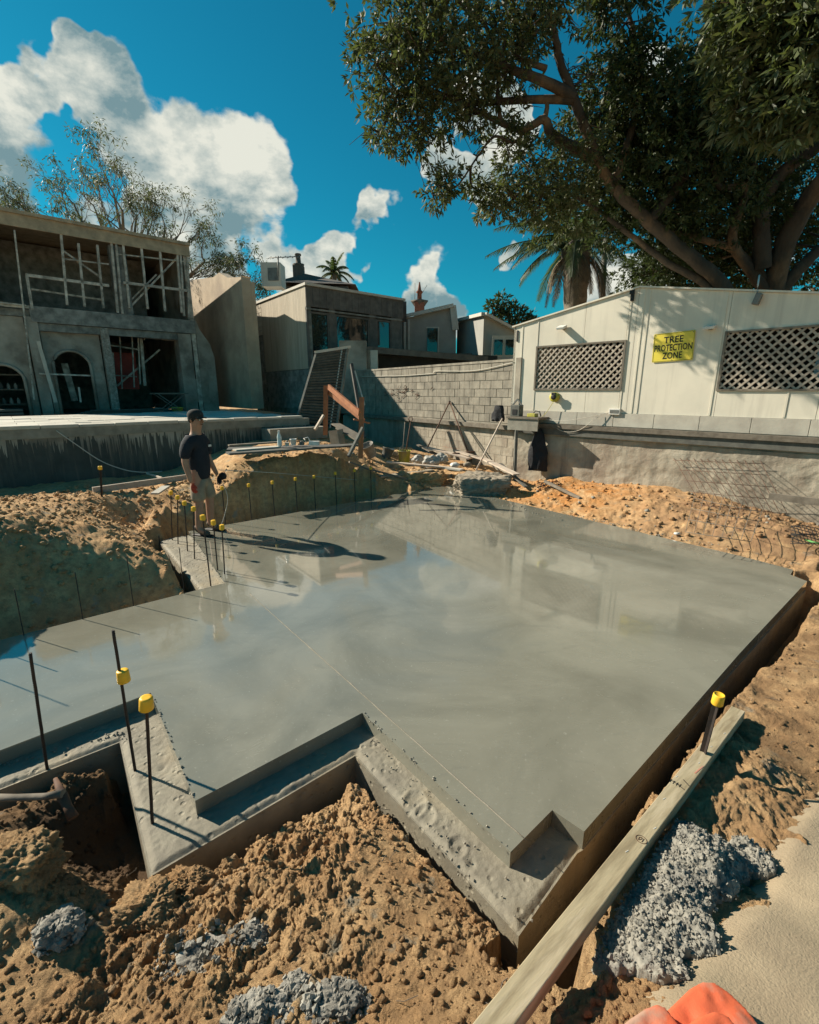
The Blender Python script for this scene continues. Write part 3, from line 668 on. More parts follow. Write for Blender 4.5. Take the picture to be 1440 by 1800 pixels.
# loose clods strewn over the heaps
def strew(name, n, region, r0, r1, m, sub=1, zoff=.3, kind='stuff', seed=3, power=3.0):
    rnd = random.Random(seed)
    import bmesh
    protos = []
    for k in range(6):
        bm = bmesh.new(); bmesh.ops.create_icosphere(bm, subdivisions=sub, radius=1)
        vs = []
        for v in bm.verts:
            f = 1 + .9 * mnoise.noise(v.co * 1.2 + Vector((k * 7, 0, 0))) + .5 * mnoise.noise(v.co * 2.6 + Vector((k * 7, 9, 0))); vs.append(v.co * f)
        protos.append((np.array([tuple(q) for q in vs]), np.array([[v.index for v in f.verts] for f in bm.faces]))); bm.free()
    pts = []
    while len(pts) < n:
        x, y = rnd.uniform(region[0], region[1]), rnd.uniform(region[2], region[3]); pts.append((x, y))
    P = np.array(pts); ok = ~in_poly(P[:, 0], P[:, 1], inset(fp, -.03)) ; P = P[ok]
    if len(region) > 4: P = P[[region[4](a, b) for a, b in P]]
    Zs = ground_z(P[:, 0], P[:, 1]); VV = []; FF = []; k0 = 0
    for (x, y), z in zip(P, Zs):
        if z < -.45: continue
        r = r0 + (r1 - r0) * rnd.random() ** power; v, f = protos[rnd.randrange(6)]
        R = np.array(Matrix.Rotation(rnd.uniform(0, 6.28), 3, Vector((rnd.random() - .5, rnd.random() - .5, rnd.random() - .5)).normalized()))
        VV.append(v @ R.T * r * np.array([1, 1, .8]) + np.array([x, y, z + r * zoff])); FF.append(f + k0); k0 += len(v)
    o = npmesh(name, np.concatenate(VV), np.concatenate(FF), m, smooth=(sub > 1)); o['kind'] = kind; return o
notpath = lambda x, y: x < .30 * y + .55 or y > 2.1
strew('soil_clods', 12000, (-2.6, 1.0, .7, 2.9), .002, .019, 'dirt', seed=4, power=3.2)
strew('soil_clods', 2600, (.5, 4.0, 1.0, 4.2, lambda x, y: y > .75 * x + .2 and notpath(x, y)), .003, .018, 'dirt', seed=5, power=4)
strew('soil_clods', 6000, (-6.5, -2.0, 3.5, 9.0), .006, .04, 'dirt', seed=6, power=4)
strew('soil_clods', 3600, (-3, 7.5, 6, 12.3), .008, .05, 'dirt', seed=8, power=4)
strew('white_rubble', 160, (-3, 6.5, 6.5, 11.5), .01, .05, 'pale_concrete', seed=9, power=3)

# worn concrete path on the right, laid on the bank
pth = [G2(1440, 1375), G2(1375, 1425), G2(1340, 1490), G2(1300, 1570), G2(1230, 1640), G2(1160, 1700), G2(1120, 1760), G2(1090, 1840), (.4, .1), (4.5, .1), (4.5, 1.9), (2.6, 2.15)]
gx = np.arange(.2, 4.5, .02); gy = np.arange(.05, 2.6, .02); X2, Y2 = np.meshgrid(gx, gy)
wob = .05 * fbm(X2 * 6, Y2 * 6, 4, 90)
ins = in_poly(X2 + wob, Y2 + wob, pth); Zp = ground_base(X2, Y2) + .040
dm = np.full(X2.shape, 9.0)
for i in range(len(pth)): dm = np.minimum(dm, seg_d(X2 + wob, Y2 + wob, pth[i], pth[(i + 1) % len(pth)]))
Zp = Zp - .05 * np.clip(1 - dm / .10, 0, 1); Zp = np.where(ins, Zp, Zp - .1)
ny, nx = X2.shape; idx = np.arange(nx * ny).reshape(ny, nx); kp = in_poly(X2, Y2, [(p[0], p[1]) for p in pth])
kp = ins[:-1, :-1] | ins[1:, 1:] | ins[1:, :-1] | ins[:-1, 1:]
F = np.stack([idx[:-1, :-1], idx[:-1, 1:], idx[1:, 1:], idx[1:, :-1]], -1)[kp]
used, inv = np.unique(F.ravel(), return_inverse=True)
o = npmesh('path', np.stack([X2, Y2, Zp], -1).reshape(-1, 3)[used], inv.reshape(-1, 4), 'path', smooth=True); o['kind'] = 'structure'

rnd = random.Random(77); mb = MB()
for _ in range(70):
    x, y = (rnd.uniform(-1.6, .7), rnd.uniform(1.0, 2.2)) if rnd.random() < .6 else (rnd.uniform(1.2, 3.6), rnd.uniform(1.9, 3.9))
    if in_poly(np.array([x]), np.array([y]), inset(fp, -.06))[0]: continue
    z = gz(x, y); a = rnd.uniform(0, 6.28); L_ = rnd.uniform(.02, .09); p = Vector((x, y, z + .004)); q = p + Vector((math.cos(a), math.sin(a), rnd.uniform(-.1, .25))) * L_
    mb.tube([p, p.lerp(q, .5) + Vector((rnd.gauss(0, .008), rnd.gauss(0, .008), .006)), q], rnd.uniform(.0008, .0022), 4, cap=False)
o = mb.build('root_bits', 'oldwood'); o['kind'] = 'stuff'
# lumps: rough displaced blobs
def lump(name, label, cat, c, size, m, amp=.35, sub=4, seed=0, freq=2.0, group=None, nod=.0, parent=None, fine=0.0, boxy=0.0):
    import bmesh
    bm = bmesh.new(); bmesh.ops.create_icosphere(bm, subdivisions=sub, radius=1)
    for v in bm.verts:
        p = v.co.copy(); s = Vector((seed * 3.1, seed * 1.7, 0))
        f = 1 + amp * mnoise.fractal(p * freq + s, 1.0, 2.1, 5)
        if nod: f += nod * (1 - min(1, mnoise.voronoi(p * 6 + s)[0][0] * 2.2))
        if fine: f += fine * mnoise.fractal(p * 9 + s, .8, 2.1, 4)
        if boxy: p = p.lerp(p / max(abs(p.x), abs(p.y), abs(p.z)) * .85, boxy)
        v.co = Vector((p.x * size[0], p.y * size[1], p.z * size[2])) * f
    me = bpy.data.meshes.new(name); bm.to_mesh(me); bm.free(); me.materials.append(M[m])
    for p in me.polygons: p.use_smooth = True
    o = place(name, me, parent, c)
    if label: tag(o, label, cat, group)
    return o
def pile(name, parent, c, size, n, r0, r1, m, seed):
    rnd = random.Random(seed); spots = []
    for _ in range(n):
        a = rnd.uniform(0, 6.28); q = rnd.random() ** .6 * 1.15; x = c[0] + math.cos(a) * q * size[0]; y = c[1] + math.sin(a) * q * size[1]
        q2 = q * (1 + .35 * mnoise.noise(Vector((math.cos(a) * 1.5, math.sin(a) * 1.5, seed)))); h_ = size[2] * math.sqrt(max(0, 1 - q2 * q2)) * (.8 + .5 * mnoise.noise(Vector((x * 14, y * 14, seed))))
        spots.append(((x, y, max(gz(x, y) if q2 > .85 else c[2], c[2] - .02) + h_ * .75), r0 + (r1 - r0) * rnd.random() ** 3))
    return crumbs(name, spots, m, parent)
for i, (x, y, z, s, lab) in enumerate([
        (105, 1635, .05, (.085, .07, .06), 'pale grey clay lump on the brown soil at the left of the heap'),
        (350, 1668, .09, (.15, .09, .07), 'broad grey clay lump half buried in the middle of the soil heap'),
        (440, 1640, .10, (.07, .05, .05), 'small blue grey clay lump right of the broad grey lump'),
        (590, 1765, .15, (.10, .06, .05), 'crumbly light grey clay lump at the bottom centre of the photo'),
        (455, 1780, .16, (.10, .06, .05), 'ragged grey clay lump at the lower edge left of the crumbly one'),
        (520, 1740, .13, (.05, .04, .04), 'smallest grey clay lump above the two at the lower edge')]):
    q = gat(x, y); zz = gz(q.x, q.y)
    t = thing('clay_lump', lab, 'clay lump', (q.x, q.y, zz), 'grey clay lumps in the soil heap')
    lump('core', None, None, (q.x, q.y, zz - s[2] * .1), (s[0] * .95, s[1] * .95, s[2] * .8), 'greyclay', .38, 6, i + 3, 1.5, fine=.05, parent=t)
    pile('crumb', t, (q.x, q.y, zz), s, 330, .003, .016, 'greyclay', i + 5)
q = at(38, 1535, .05); lump('earth_boulder', 'large brown earth boulder with a flat sunlit top at the left edge of the pit', 'boulder', (q.x, q.y, gz(q.x, q.y) + .02), (.16, .12, .11), 'dirt', .30, 6, 21, 1.3, fine=.12, boxy=.5)
q = at(215, 1600, .0); lump('earth_boulder', 'rounded brown earth boulder in front of the footing corner', 'boulder', (q.x + .08, q.y + .03, gz(q.x, q.y) + .01), (.13, .10, .07), 'dirt', .35, 6, 24, 1.4, fine=.14, boxy=.3)
q = at(330, 1560, -.1); lump('earth_boulder', 'brown clod lying against the lowest corner of the footing', 'boulder', (q.x, q.y, gz(q.x, q.y) + .01), (.10, .07, .06), 'dirt', .35, 6, 25, 1.6, fine=.14)

# concrete spill beside the beam
def spill():
    c = gat(1165, 1590); w = .40
    gx = np.arange(-.62, .62, .005); X, Y = np.meshgrid(gx, gx); Xw = X + c.x; Yw = Y + c.y
    lobes = [(gat(1195, 1490), .15, .10), (gat(1235, 1530), .13, .11), (gat(1180, 1560), .16, .07), (gat(1120, 1620), .17, .055), (gat(1190, 1640), .15, .08), (gat(1090, 1650), .15, .05), (gat(1320, 1520), .09, .07), (gat(1150, 1690), .10, .05), (gat(1275, 1520), .10, .09)]
    hgt = np.zeros_like(X)
    for (q, r, h_) in lobes:
        d = np.hypot(Xw - q.x, Yw - q.y) / (r * .92 * (1 + .35 * fbm(Xw * 9, Yw * 9, 4, 70))); hgt = np.maximum(hgt, .62 * h_ * np.sqrt(np.clip(1 - d ** 2, 0, 1)))
    _bd2 = seg_d(Xw, Yw, (fa.x, fa.y), (ne.x, ne.y)); hgt = hgt * np.clip((_bd2 - .045) / .10, 0, 1)
    z0 = ground_base(Xw, Yw) + .02; on = hgt > .004
    hgt = hgt * (1 + .55 * fbm(Xw * 14, Yw * 14, 4, 71)) + .012 * clods((Xw + .02 * fbm(Xw * 30, Yw * 30, 2, 80)) * 60, (Yw + .02 * fbm(Xw * 30, Yw * 30, 2, 81)) * 60, 72, .1, .7) + .010 * clods(Xw * 100, Yw * 100, 75, .1, .7) + .034 * fbm(Xw * 16, Yw * 16, 5, 78, .75)
    Zs = np.where(on, z0 + np.maximum(hgt, .002), z0 - .05)
    ny, nx = X.shape; idx = np.arange(nx * ny).reshape(ny, nx); kp = on[:-1, :-1] | on[1:, 1:] | on[1:, :-1] | on[:-1, 1:]
    F = np.stack([idx[:-1, :-1], idx[:-1, 1:], idx[1:, 1:], idx[1:, :-1]], -1)[kp]; used, inv = np.unique(F.ravel(), return_inverse=True)
    o = npmesh('heap', np.stack([Xw, Yw, Zs], -1).reshape(-1, 3)[used] - np.array([c.x, c.y, 0]), inv.reshape(-1, 4), 'spill', loc=(c.x, c.y, 0), smooth=True)
    t = thing('concrete_spill', 'crumbly heap of grey spilled concrete between the timber beam and the path', 'spilled concrete', (c.x, c.y, 0)); o.parent = t; o.location = (0, 0, 0)
    rnd = random.Random(5); ys, xs = np.nonzero(on); spots = []
    for _ in range(3600):
        k = rnd.randrange(len(ys)); a, b = ys[k], xs[k]; spots.append(((Xw[a, b] + rnd.gauss(0, .006), Yw[a, b] + rnd.gauss(0, .006), Zs[a, b] + .001), .0018 + .0085 * rnd.random() ** 3))
    crumbs('crumb', spots, 'spill', t)
spill()

# ------------------------------------------------------------------ bars with caps
bar_group = 'upright steel bars cast into the slab'
def rebar(base, top, r, label, cap=None, capr=.02, nm='rebar', group=bar_group):
    base = Vector(base); top = Vector(top); t = thing(nm, label, 'steel bar', base, group)
    n = 14; pts = [base.lerp(top, i / n) + Vector((random.gauss(0, .0006), random.gauss(0, .0006), 0)) for i in range(n + 1)]; pts[0] = base - Vector((0, 0, .03))
    mb = MB(); mb.tube(pts, r, 8); mb.build('bar', 'rebar', t)
    # rolled ribs
    mb = MB(); k = int((top - base).length / .012)
    if cap != 'far' and k:
        for i in range(k):
            q = base.lerp(top, i / k); mb.tube([q, q + Vector((0, 0, .003))], r * 1.16, 6, cap=False)
        o = mb.build('rib', 'rebar', t); o['kind'] = 'stuff'
    if cap:
        a = capr; hgt = a * 2.1; d = (top - base).normalized()
        mb = MB()
        if cap == 'far': mb.lathe(top - d * hgt * .7, [(a * .72, 0), (a * 1.0, hgt * .12), (a * 1.0, hgt * .86), (a * .82, hgt)], 6, d, smooth=False)
        else: mb.lathe(top - d * hgt * .7, [(a * .96, 0), (a * 1.05, hgt * .05), (a * .95, hgt * .9), (a * .82, hgt), (a * .5, hgt * 1.0)], 24, d)
        mb.build('cap', 'yellow', t)
    return t
def barpx(b, zb, top, r, label, cap='far', capr=.02, lean=0.0):
    q = at(b[0], b[1], zb); D = q.y - lean
    p = far(top[0], top[1], D); return rebar(q, p, r, label, cap, capr)
barpx((83, 1352), LZ, (53, 1148), .008, 'bare dark bar without a cap on the narrow left ledge', None)
barpx((238, 1357), LZ, (199, 1108), .008, 'dark bar on the left ledge with its yellow cap slid halfway down', None)
tq = bpy.data.objects['rebar.001']
q0 = at(238, 1357, LZ); qm = far(217, 1190, q0.y)
mb = MB(); mb.lathe(qm - Vector((0, 0, .030)), [(.032, 0), (.034, .003), (.031, .066), (.028, .072), (.014, .072)], 24); mb.build('cap', 'yellow', tq)
barpx((268, 1451), LZ, (257, 1232), .008, 'nearest yellow capped bar, at the lowest left footing corner', 'near', .032)
ords = ['first', 'second', 'third', 'fourth', 'fifth', 'sixth', 'seventh', 'eighth', 'ninth']
for i, (b, t_) in enumerate([((303, 951), (300, 865)), ((313, 957), (312, 873)), ((330, 970), (324, 883)), ((342, 984), (340, 893)), ((371, 1032), (356, 908)), ((384, 1017), (375, 917)), ((396, 1024), (390, 925))]):
    barpx(b, LZ, t_, .008, f'{ords[i]} yellow capped bar from the left in the slanting row before the worker', 'far', .030)
for i, (cx_, cy_) in enumerate([(395, 857), (441, 852), (482, 847), (524, 841), (556, 837), (594, 831), (627, 826), (657, 822)]):
    e = slab_pt = P2(480, 908); q = Vector((e[0], e[1], 0)); f_ = Vector((*P2(780, 853), 0)); 
    # base stands just behind the far left arris, found where the bar's line of sight meets it
    best = min((abs((720 + FOC * (lambda w: w.x / (w.y * cp + H * sp))(q.lerp(f_, t / 200))) - cx_ - (cx_ - 720) * -.013), t) for t in range(-90, 200))
    w = q.lerp(f_, best[1] / 200) + Vector((-.06, .10, -.03))
    top = far(cx_, cy_, w.y); rebar(w, (w.x, w.y, top.z), .008, f'{ords[i]} yellow capped bar from the left along the far slab edge', 'far', .028)
for (b_, e_, nm_) in (((235, 1068), (347, 1090), 'fourth'), ((145, 1093), (242, 1118), 'third'), ((325, 1047), (428, 1069), 'fifth'), ((40, 1122), (133, 1147), 'second'), ((-30, 1142), (80, 1190), 'first'), ((-110, 1160), (90, 1257), 'hidden sixth')):
    w = at(*b_); e_ = at(*e_); w += Vector((-.03, .05, 0)); hh = (e_ - w).length * math.tan(SUN_EL); rebar((w.x, w.y, -.02), (w.x + .01, w.y, hh), .004, f'{nm_} uncapped thin bar from the left along the foot of the shaded mound')

w = at(281, 955, LZ); rebar(w, (w.x, w.y, LZ + .12), .008, 'short cut off bar on the far end of the left ledge', None)

# star pickets
def picket(base, top, label, w=.017, capr=.027, nm='star_picket', dots=False):
    base = Vector(base); top = Vector(top); t = thing(nm, label, 'stake', base); d = (top - base)
    mb = MB()
    for k in range(3):
        a = 2.1 * k + .4; v = Vector((math.cos(a), math.sin(a), 0)) * w
        mb.bar(base - d.normalized() * .1 + v * .5, top + v * .5, .004, w, up=v)
    mb.build('post', 'rebar', t)
    mb = MB(); mb.lathe(top - d.normalized() * .035, [(capr * .92, 0), (capr, .004), (capr * .97, .056), (capr * .86, .062), (capr * .8, .058), (.001, .056)], 24, d.normalized()); mb.build('cap', 'yellow', t)
    if dots:
        mb = MB()
        for k in range(6):
            q = base + d * (.2 + .12 * k); mb.box(q + Vector((-.004, -.012, 0)), (.006, .004, .006))
        mb.build('hole', 'white', t)
    return t
sb = at(1222, 1440, -.20) + Vector((.02, .06, 0)); sb.z = gz(sb.x, sb.y)
st = far(1263, 1228, sb.y - .02)
picket(sb, st, 'black star picket with a yellow cap standing behind the treated timber beam', .02, .028)
sb = at(178, 872, .36); picket((sb.x, sb.y, .3), far(176, 822, sb.y), 'black star picket with a small yellow cap in front of the shaded terrace wall', .018, .032, dots=True)

# treated timber beam in the foreground
mbm = thing('timber_beam', 'pale treated timber beam running diagonally along the trench in the right foreground', 'timber beam', at(1100, 1500, .2))
ne = ne + (ne - fa).normalized() * .45; d = (ne - fa).normalized()
mb = MB(); mb.bar(fa - Vector((0, 0, .034)), ne - Vector((0, 0, .034)), .076, .068); mb.build('beam', 'treated', mbm, bevel=.003)
side = d.cross(Vector((0, 0, 1))).normalized(); upv = side.cross(d).normalized()
def mark(mb, pts, w=.0022):
    for a, b in zip(pts[:-1], pts[1:]): mb.bar(a, b, w, .0016, up=upv)
def onbeam(t, u): # t metres from the far end, u across
    return fa + d * t + side * u + upv * .0008
mb = MB()
L0 = (ne - fa).length
cc = onbeam(1.62, -.012); mark(mb, [cc + (d * math.cos(a) + side * math.sin(a)) * .021 for a in np.linspace(0, 6.3, 18)])
mark(mb, [cc + d * .012 - side * .006, cc - d * .012 - side * .006]); mark(mb, [cc + d * .012 + side * .008, cc - d * .004 + side * .010, cc - d * .012 + side * .002, cc - d * .002 + side * .000, cc + d * .01 + side * .006])
mb.build('circled_number', 'rust', mbm)
mb = MB(); c1 = onbeam(1.12, .0)
mark(mb, [c1 + side * -.035 + d * -.03, c1 + side * .00 + d * -.055], .003); mark(mb, [c1 + side * -.03 + d * .02, c1 + side * .03 + d * .0], .003)
for k in range(4): mark(mb, [c1 + side * (-.005 + .014 * k) + d * (.0 - .008), c1 + side * (-.005 + .014 * k) + d * .022], .0028)
mark(mb, [c1 + side * -.005 + d * .004, c1 + side * .038 + d * .004], .0022)
mb.build('pencil_mark', 'black', mbm)
mb = MB(); p_ = onbeam(.86, -.032); mb.bar(p_, p_ + d * .10 + side * .01, .006, .0016, up=upv); mb.build('spray_mark', 'pinkspray', mbm)
mb = MB()
for k in range(7):
    q = onbeam(.4 + .22 * k, random.uniform(-.03, .03)); mark(mb, [q, q + d * .018 + side * .004], .0025)
o = mb.build('staple', 'white', mbm)

# orange tub lying at the camera's feet
def orange_tub():
    t = thing('orange_tub', 'crumpled orange plastic tub with cement smears on the path at the bottom right corner', 'tub', gat(1220, 1790))
    def sheet(name, poly, z0, th_, seed, bulge=.012):
        pl = [P2(x, y, z0) for x, y in poly]; xs = [p[0] for p in pl]; ys = [p[1] for p in pl]
        X, Y = np.meshgrid(np.arange(min(xs) - .02, max(xs) + .02, .006), np.arange(min(ys) - .02, max(ys) + .02, .006)); dm = np.full(X.shape, 9.0)
        for a, b in zip(pl, pl[1:] + pl[:1]): dm = np.minimum(dm, seg_d(X, Y, a, b))
        inn = in_poly(X, Y, pl); sd = np.where(inn, dm, -dm)
        Z = z0 - th_ + th_ * np.sqrt(np.clip(1 - (1 - np.clip((sd + .005) / .011, 0, 1)) ** 2, 0, 1)) + bulge * (1 - np.exp(-np.clip(sd, 0, 9) / .08)) + .016 * fbm(X * 11, Y * 11, 3, seed) * np.clip(sd / .03, 0, 1)
        Z = np.where(sd < -.010, z0 - th_ - .12, Z)
        on = sd > -.02; ny, nx = X.shape; idx = np.arange(nx * ny).reshape(ny, nx); kp = on[:-1, :-1] & on[1:, 1:] & on[1:, :-1] & on[:-1, 1:]
        F = np.stack([idx[:-1, :-1], idx[:-1, 1:], idx[1:, 1:], idx[1:, :-1]], -1)[kp]; used, inv = np.unique(F.ravel(), return_inverse=True)
        npmesh(name, np.stack([X, Y, Z], -1).reshape(-1, 3)[used] - np.array(wloc(t)), inv.reshape(-1, 4), 'orange', t, wloc(t), True)
    sheet('tub_wall', [(1165, 1782), (1190, 1758), (1214, 1735), (1236, 1723), (1256, 1725), (1282, 1742), (1312, 1770), (1345, 1812), (1380, 1880), (1150, 1900)], .46, .05, 201)
    sheet('tub_flap', [(1075, 1815), (1108, 1788), (1135, 1770), (1155, 1763), (1170, 1768), (1186, 1788), (1205, 1812), (1212, 1870), (1060, 1880)], .50, .05, 205)
    sheet('tub_fold', [(1195, 1830), (1210, 1800), (1232, 1784), (1258, 1776), (1280, 1784), (1300, 1808), (1312, 1870), (1190, 1870)], .53, .03, 208, .012)
orange_tub()

# mattock lying in the left pit
mk = thing('mattock', 'old mattock with a grey wooden handle lying over the left edge of the pit', 'mattock', at(90, 1400, -.1))
a = at(-30, 1402, .02); b = at(112, 1400, .0)
mb = MB(); mb.tube([a, a.lerp(b, .4) + Vector((0, 0, -.004)), a.lerp(b, .75) + Vector((0, 0, .0)), b + Vector((0, 0, .02))], [.021, .019, .019, .024], 10, flat=.8); mb.build('handle', 'oldwood', mk)
mb = MB(); h0 = at(97, 1368, .03); h1 = at(110, 1400, .0); h2 = at(129, 1438, -.06)
mb.tube([h0, h0.lerp(h1, .6), h1, h1.lerp(h2, .5), h2], [.010, .019, .026, .021, .026], 8, flat=.5); mb.build('head', 'rust', mk)

# ------------------------------------------------------------------ hut on the right
hut = thing('hut', 'cream sheet clad hut with gable roof and two lattice windows above the retaining wall', 'hut', HW.p(2.5, 0, 1.66))
def hs(x, y): return HW.hit(x, y)
z_base = 1.665
wins = [(.43, 2.36, 2.14, 3.07), (4.05, 6.35, 2.12, 3.09)]
prof = lambda s: 3.54 + (s + .19) / (2.52 + .19) * .46 if s < 2.52 else 4.0 - (s - 2.52) * .172
DEP = 3.4
def hut_panel(s0, s1, z0, z1=None):
    mb = MB()
    if z1 is not None: HW.box(mb, s0, s1, -.05, 0, z0, z1)
    else:
        cuts = [s0] + [c for c in (2.52,) if s0 < c < s1] + [s1]
        HW.poly(mb, [(s0, z0), (s1, z0)] + [(c, prof(c)) for c in cuts[::-1]], -.05, 0)
    return mb.build('wall_sheet', 'hut', hut)
SE = 7.6
for (a, b) in ((-.19, .43), (2.36, 2.52), (2.52, 4.05), (6.35, SE)): hut_panel(a + .003, b - .003, z_base)
for (a, b, z0, z1) in wins:
    mid = (a + b) / 2
    hut_panel(a + .003, mid + .1, z1); hut_panel(mid + .106, b - .003, z1)
    hut_panel(a + .003, mid + .25, z_base, z0); hut_panel(mid + .256, b - .003, z_base, z0)
# battens over the joints
for s in (.03, .42, 2.385, 2.62, 2.72, 3.98, 5.05, 6.37):
    mb = MB(); top = prof(s) - .02
    if any(a < s < b for a, b, _, _ in wins):
        HW.box(mb, s - .014, s + .014, .001, .010, z_base + .02, 2.11); 
    else: HW.box(mb, s - .014, s + .014, .001, .010, z_base + .02, top)
    mb.build('batten', 'hut', hut)
# side (left return), roof sheets and barge
mb = MB(); q = [HW.p(-.19, 0, z_base), HW.p(-.19, -DEP, z_base), HW.p(-.19, -DEP, 3.54), HW.p(-.19, 0, 3.54)]
q2 = [p + HW.d * .05 for p in q]; mb.add(q + q2, [(0, 1, 2, 3), (7, 6, 5, 4), (0, 4, 5, 1), (1, 5, 6, 2), (2, 6, 7, 3), (3, 7, 4, 0)]); mb.build('side_wall', 'hut', hut)
for (sa, sb_) in ((-.24, 2.519), (2.521, SE)):
    mb = MB(); za, zb = prof(sa) + .004, prof(sb_) + .004
    q = [HW.p(sa, .035, za), HW.p(sb_, .035, zb), HW.p(sb_, -DEP, zb), HW.p(sa, -DEP, za)]; u = Vector((0, 0, .03))
    mb.hexa([q[3], q[2], q[1], q[0]] + [p + u for p in (q[3], q[2], q[1], q[0])]); mb.build('roof_sheet', 'hut', hut)
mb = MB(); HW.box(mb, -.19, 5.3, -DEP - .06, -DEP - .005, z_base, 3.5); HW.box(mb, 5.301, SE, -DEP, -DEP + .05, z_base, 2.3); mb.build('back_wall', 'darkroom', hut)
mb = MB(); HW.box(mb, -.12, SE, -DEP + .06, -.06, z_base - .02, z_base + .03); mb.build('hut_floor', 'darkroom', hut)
mb = MB()
for k in range(6): HW.box(mb, 5.45 + k * .3, 5.475 + k * .3, -DEP + .06, -DEP + .09, 2.3, 3.3)
for k in range(3): HW.box(mb, 5.3, 7.2, -DEP + .091, -DEP + .11, 2.55 + k * .28, 2.575 + k * .28)
mb.build('glazing_bar', 'trim', hut)
mb = MB(); HW.box(mb, 5.28, 6.5, -.42, -.40, 2.32, 2.95); mb.build('sky_panel', 'skyblue', hut)  # sky-coloured panel added in place of the sky seen through the far window
for (a, b, z0, z1) in wins:
    fr = MB()
    for bx in ((a, b, z1 - .022, z1 + .012), (a, b, z0 - .012, z0 + .022)): HW.box(fr, bx[0] - .02, bx[1] + .02, .002, .028, bx[2], bx[3])
    HW.box(fr, a - .02, a + .018, .002, .027, z0 + .022, z1 - .022); HW.box(fr, b - .018, b + .02, .002, .027, z0 + .022, z1 - .022)
    win = fr.build('window_frame', 'oldwood', hut)
    hgt = z1 - z0; pitch = .136
    for dirn in (1, -1):
        n_off = .0 if dirn > 0 else -.0095
        k = -hgt
        while k < (b - a):
            # slat from bottom (a+k) to top (a+k+hgt), mirrored for the other direction
            s0, s1 = k, k + hgt; zz0, zz1 = z0, z1
            if s0 < 0: zz0 = z0 + (-s0); s0 = 0
            if s1 > b - a: zz1 = z1 - (s1 - (b - a)); s1 = b - a
            if s1 - s0 > .03:
                if dirn > 0: p0, p1 = (a + s0, zz0), (a + s1, zz1)
                else: p0, p1 = (b - s0, zz0), (b - s1, zz1)
                mb = MB(); mb.bar(HW.p(p0[0], n_off, p0[1]), HW.p(p1[0], n_off, p1[1]), .009, .034, up=Vector((0, 0, 1))); mb.build('slat', 'lattice', win)
            k += pitch
# brackets, lights, conduit
def flood(s, z, tilt, label):
    t = thing('flood_light', label, 'flood light', HW.p(s, .05, z))
    mb = MB(); c = HW.p(s, .10, z)
    R = Matrix((HW.d, HW.n, Vector((0, 0, 1)))).transposed() @ Matrix.Rotation(tilt, 3, 'X') 
    mb.box(c, (.17, .17, .05), R); mb.build('lamp_housing', 'white', t, bevel=.006)
    mb = MB(); mb.box(HW.p(s, .02, z - .01), (.06, .035, .05), Matrix((HW.d, HW.n, Vector((0, 0, 1)))).transposed()); mb.build('bracket', 'galv', t)
    mb = MB(); mb.box(c + R @ Vector((0, .086, 0)), (.14, .004, .032), R); mb.build('lens', 'clearplastic', t)
flood(1.03, 3.42, -.35, 'white flood light above the left lattice window of the hut')
flood(3.80, 3.18, -.2, 'white twin box light beside the yellow sign on the hut wall')
t = thing('spot_light', 'grey hooded spot light hanging below the roof edge above the right lattice window', 'spot light', HW.p(4.42, .05, 3.6))
mb = MB(); mb.box(HW.p(4.42, .07, 3.56), (.09, .10, .17), Matrix((HW.d, HW.n, Vector((0, 0, 1)))).transposed() @ Matrix.Rotation(.25, 3, 'Y')); mb.build('hood', 'galv', t, bevel=.006)
mb = MB(); mb.tube([HW.p(4.40, .04, 3.64), HW.p(4.39, .05, 3.78), HW.p(4.36, -.1, 3.95)], .012, 6); mb.build('bracket', 'white', t)
t = thing('downpipe_bracket', 'small dark bracket on the gable peak of the hut', 'bracket', HW.p(2.42, .01, 3.9))
mb = MB(); HW.box(mb, 2.38, 2.43, .002, .05, 3.78, 3.96); HW.box(mb, 2.36, 2.45, .0505, .07, 3.9, 3.97); mb.build('clip', 'black', t)
t = thing('wall_bracket', 'narrow dark slot bracket near the left corner of the hut', 'bracket', HW.p(-.10, .01, 3.3))
mb = MB(); HW.box(mb, -.12, -.085, .002, .02, 3.22, 3.46); mb.build('plate', 'black', t)
# sign
sg = thing('warning_sign', 'yellow sign reading TREE PROTECTION ZONE screwed to the hut wall', 'sign', HW.p(3.23, .02, 2.9))
bl = [hs(1147, 634), hs(1220, 634), hs(1222, 582), hs(1150, 588)]
cs = sum(p[0] for p in bl) / 4; cz = sum(p[1] for p in bl) / 4; tilt = .035
def rotp(a, b): return (cs + a * math.cos(tilt) - b * math.sin(tilt), cz + a * math.sin(tilt) + b * math.cos(tilt))
W2, H2 = .345, .255
mb = MB(); pts = []
for (cx_, cz_, a0) in ((W2 - .02, H2 - .02, 0), (-W2 + .02, H2 - .02, 90), (-W2 + .02, -H2 + .02, 180), (W2 - .02, -H2 + .02, 270)):
    for k in range(4): a = rad(a0 + 30 * k); pts.append(rotp(cx_ + .02 * math.cos(a), cz_ + .02 * math.sin(a)))
HW.poly(mb, pts, .014, .018); mb.build('sign_plate', 'yellowsign', sg)
mb = MB()
for (a, b) in (((-W2 + .014, -H2 + .012), (W2 - .014, -H2 + .012)), ((W2 - .014, -H2 + .012), (W2 - .014, H2 - .012)), ((W2 - .014, H2 - .012), (-W2 + .014, H2 - .012)), ((-W2 + .014, H2 - .012), (-W2 + .014, -H2 + .012))):
    p = rotp(*a); q = rotp(*b); mb.bar(HW.p(p[0], .0195, p[1]), HW.p(q[0], .0195, q[1]), .002, .004, up=Vector((0, 0, 1)))
mb.build('sign_border', 'black', sg)
rotm = Matrix((HW.d, Vector((0, 0, 1)), HW.n)).transposed()
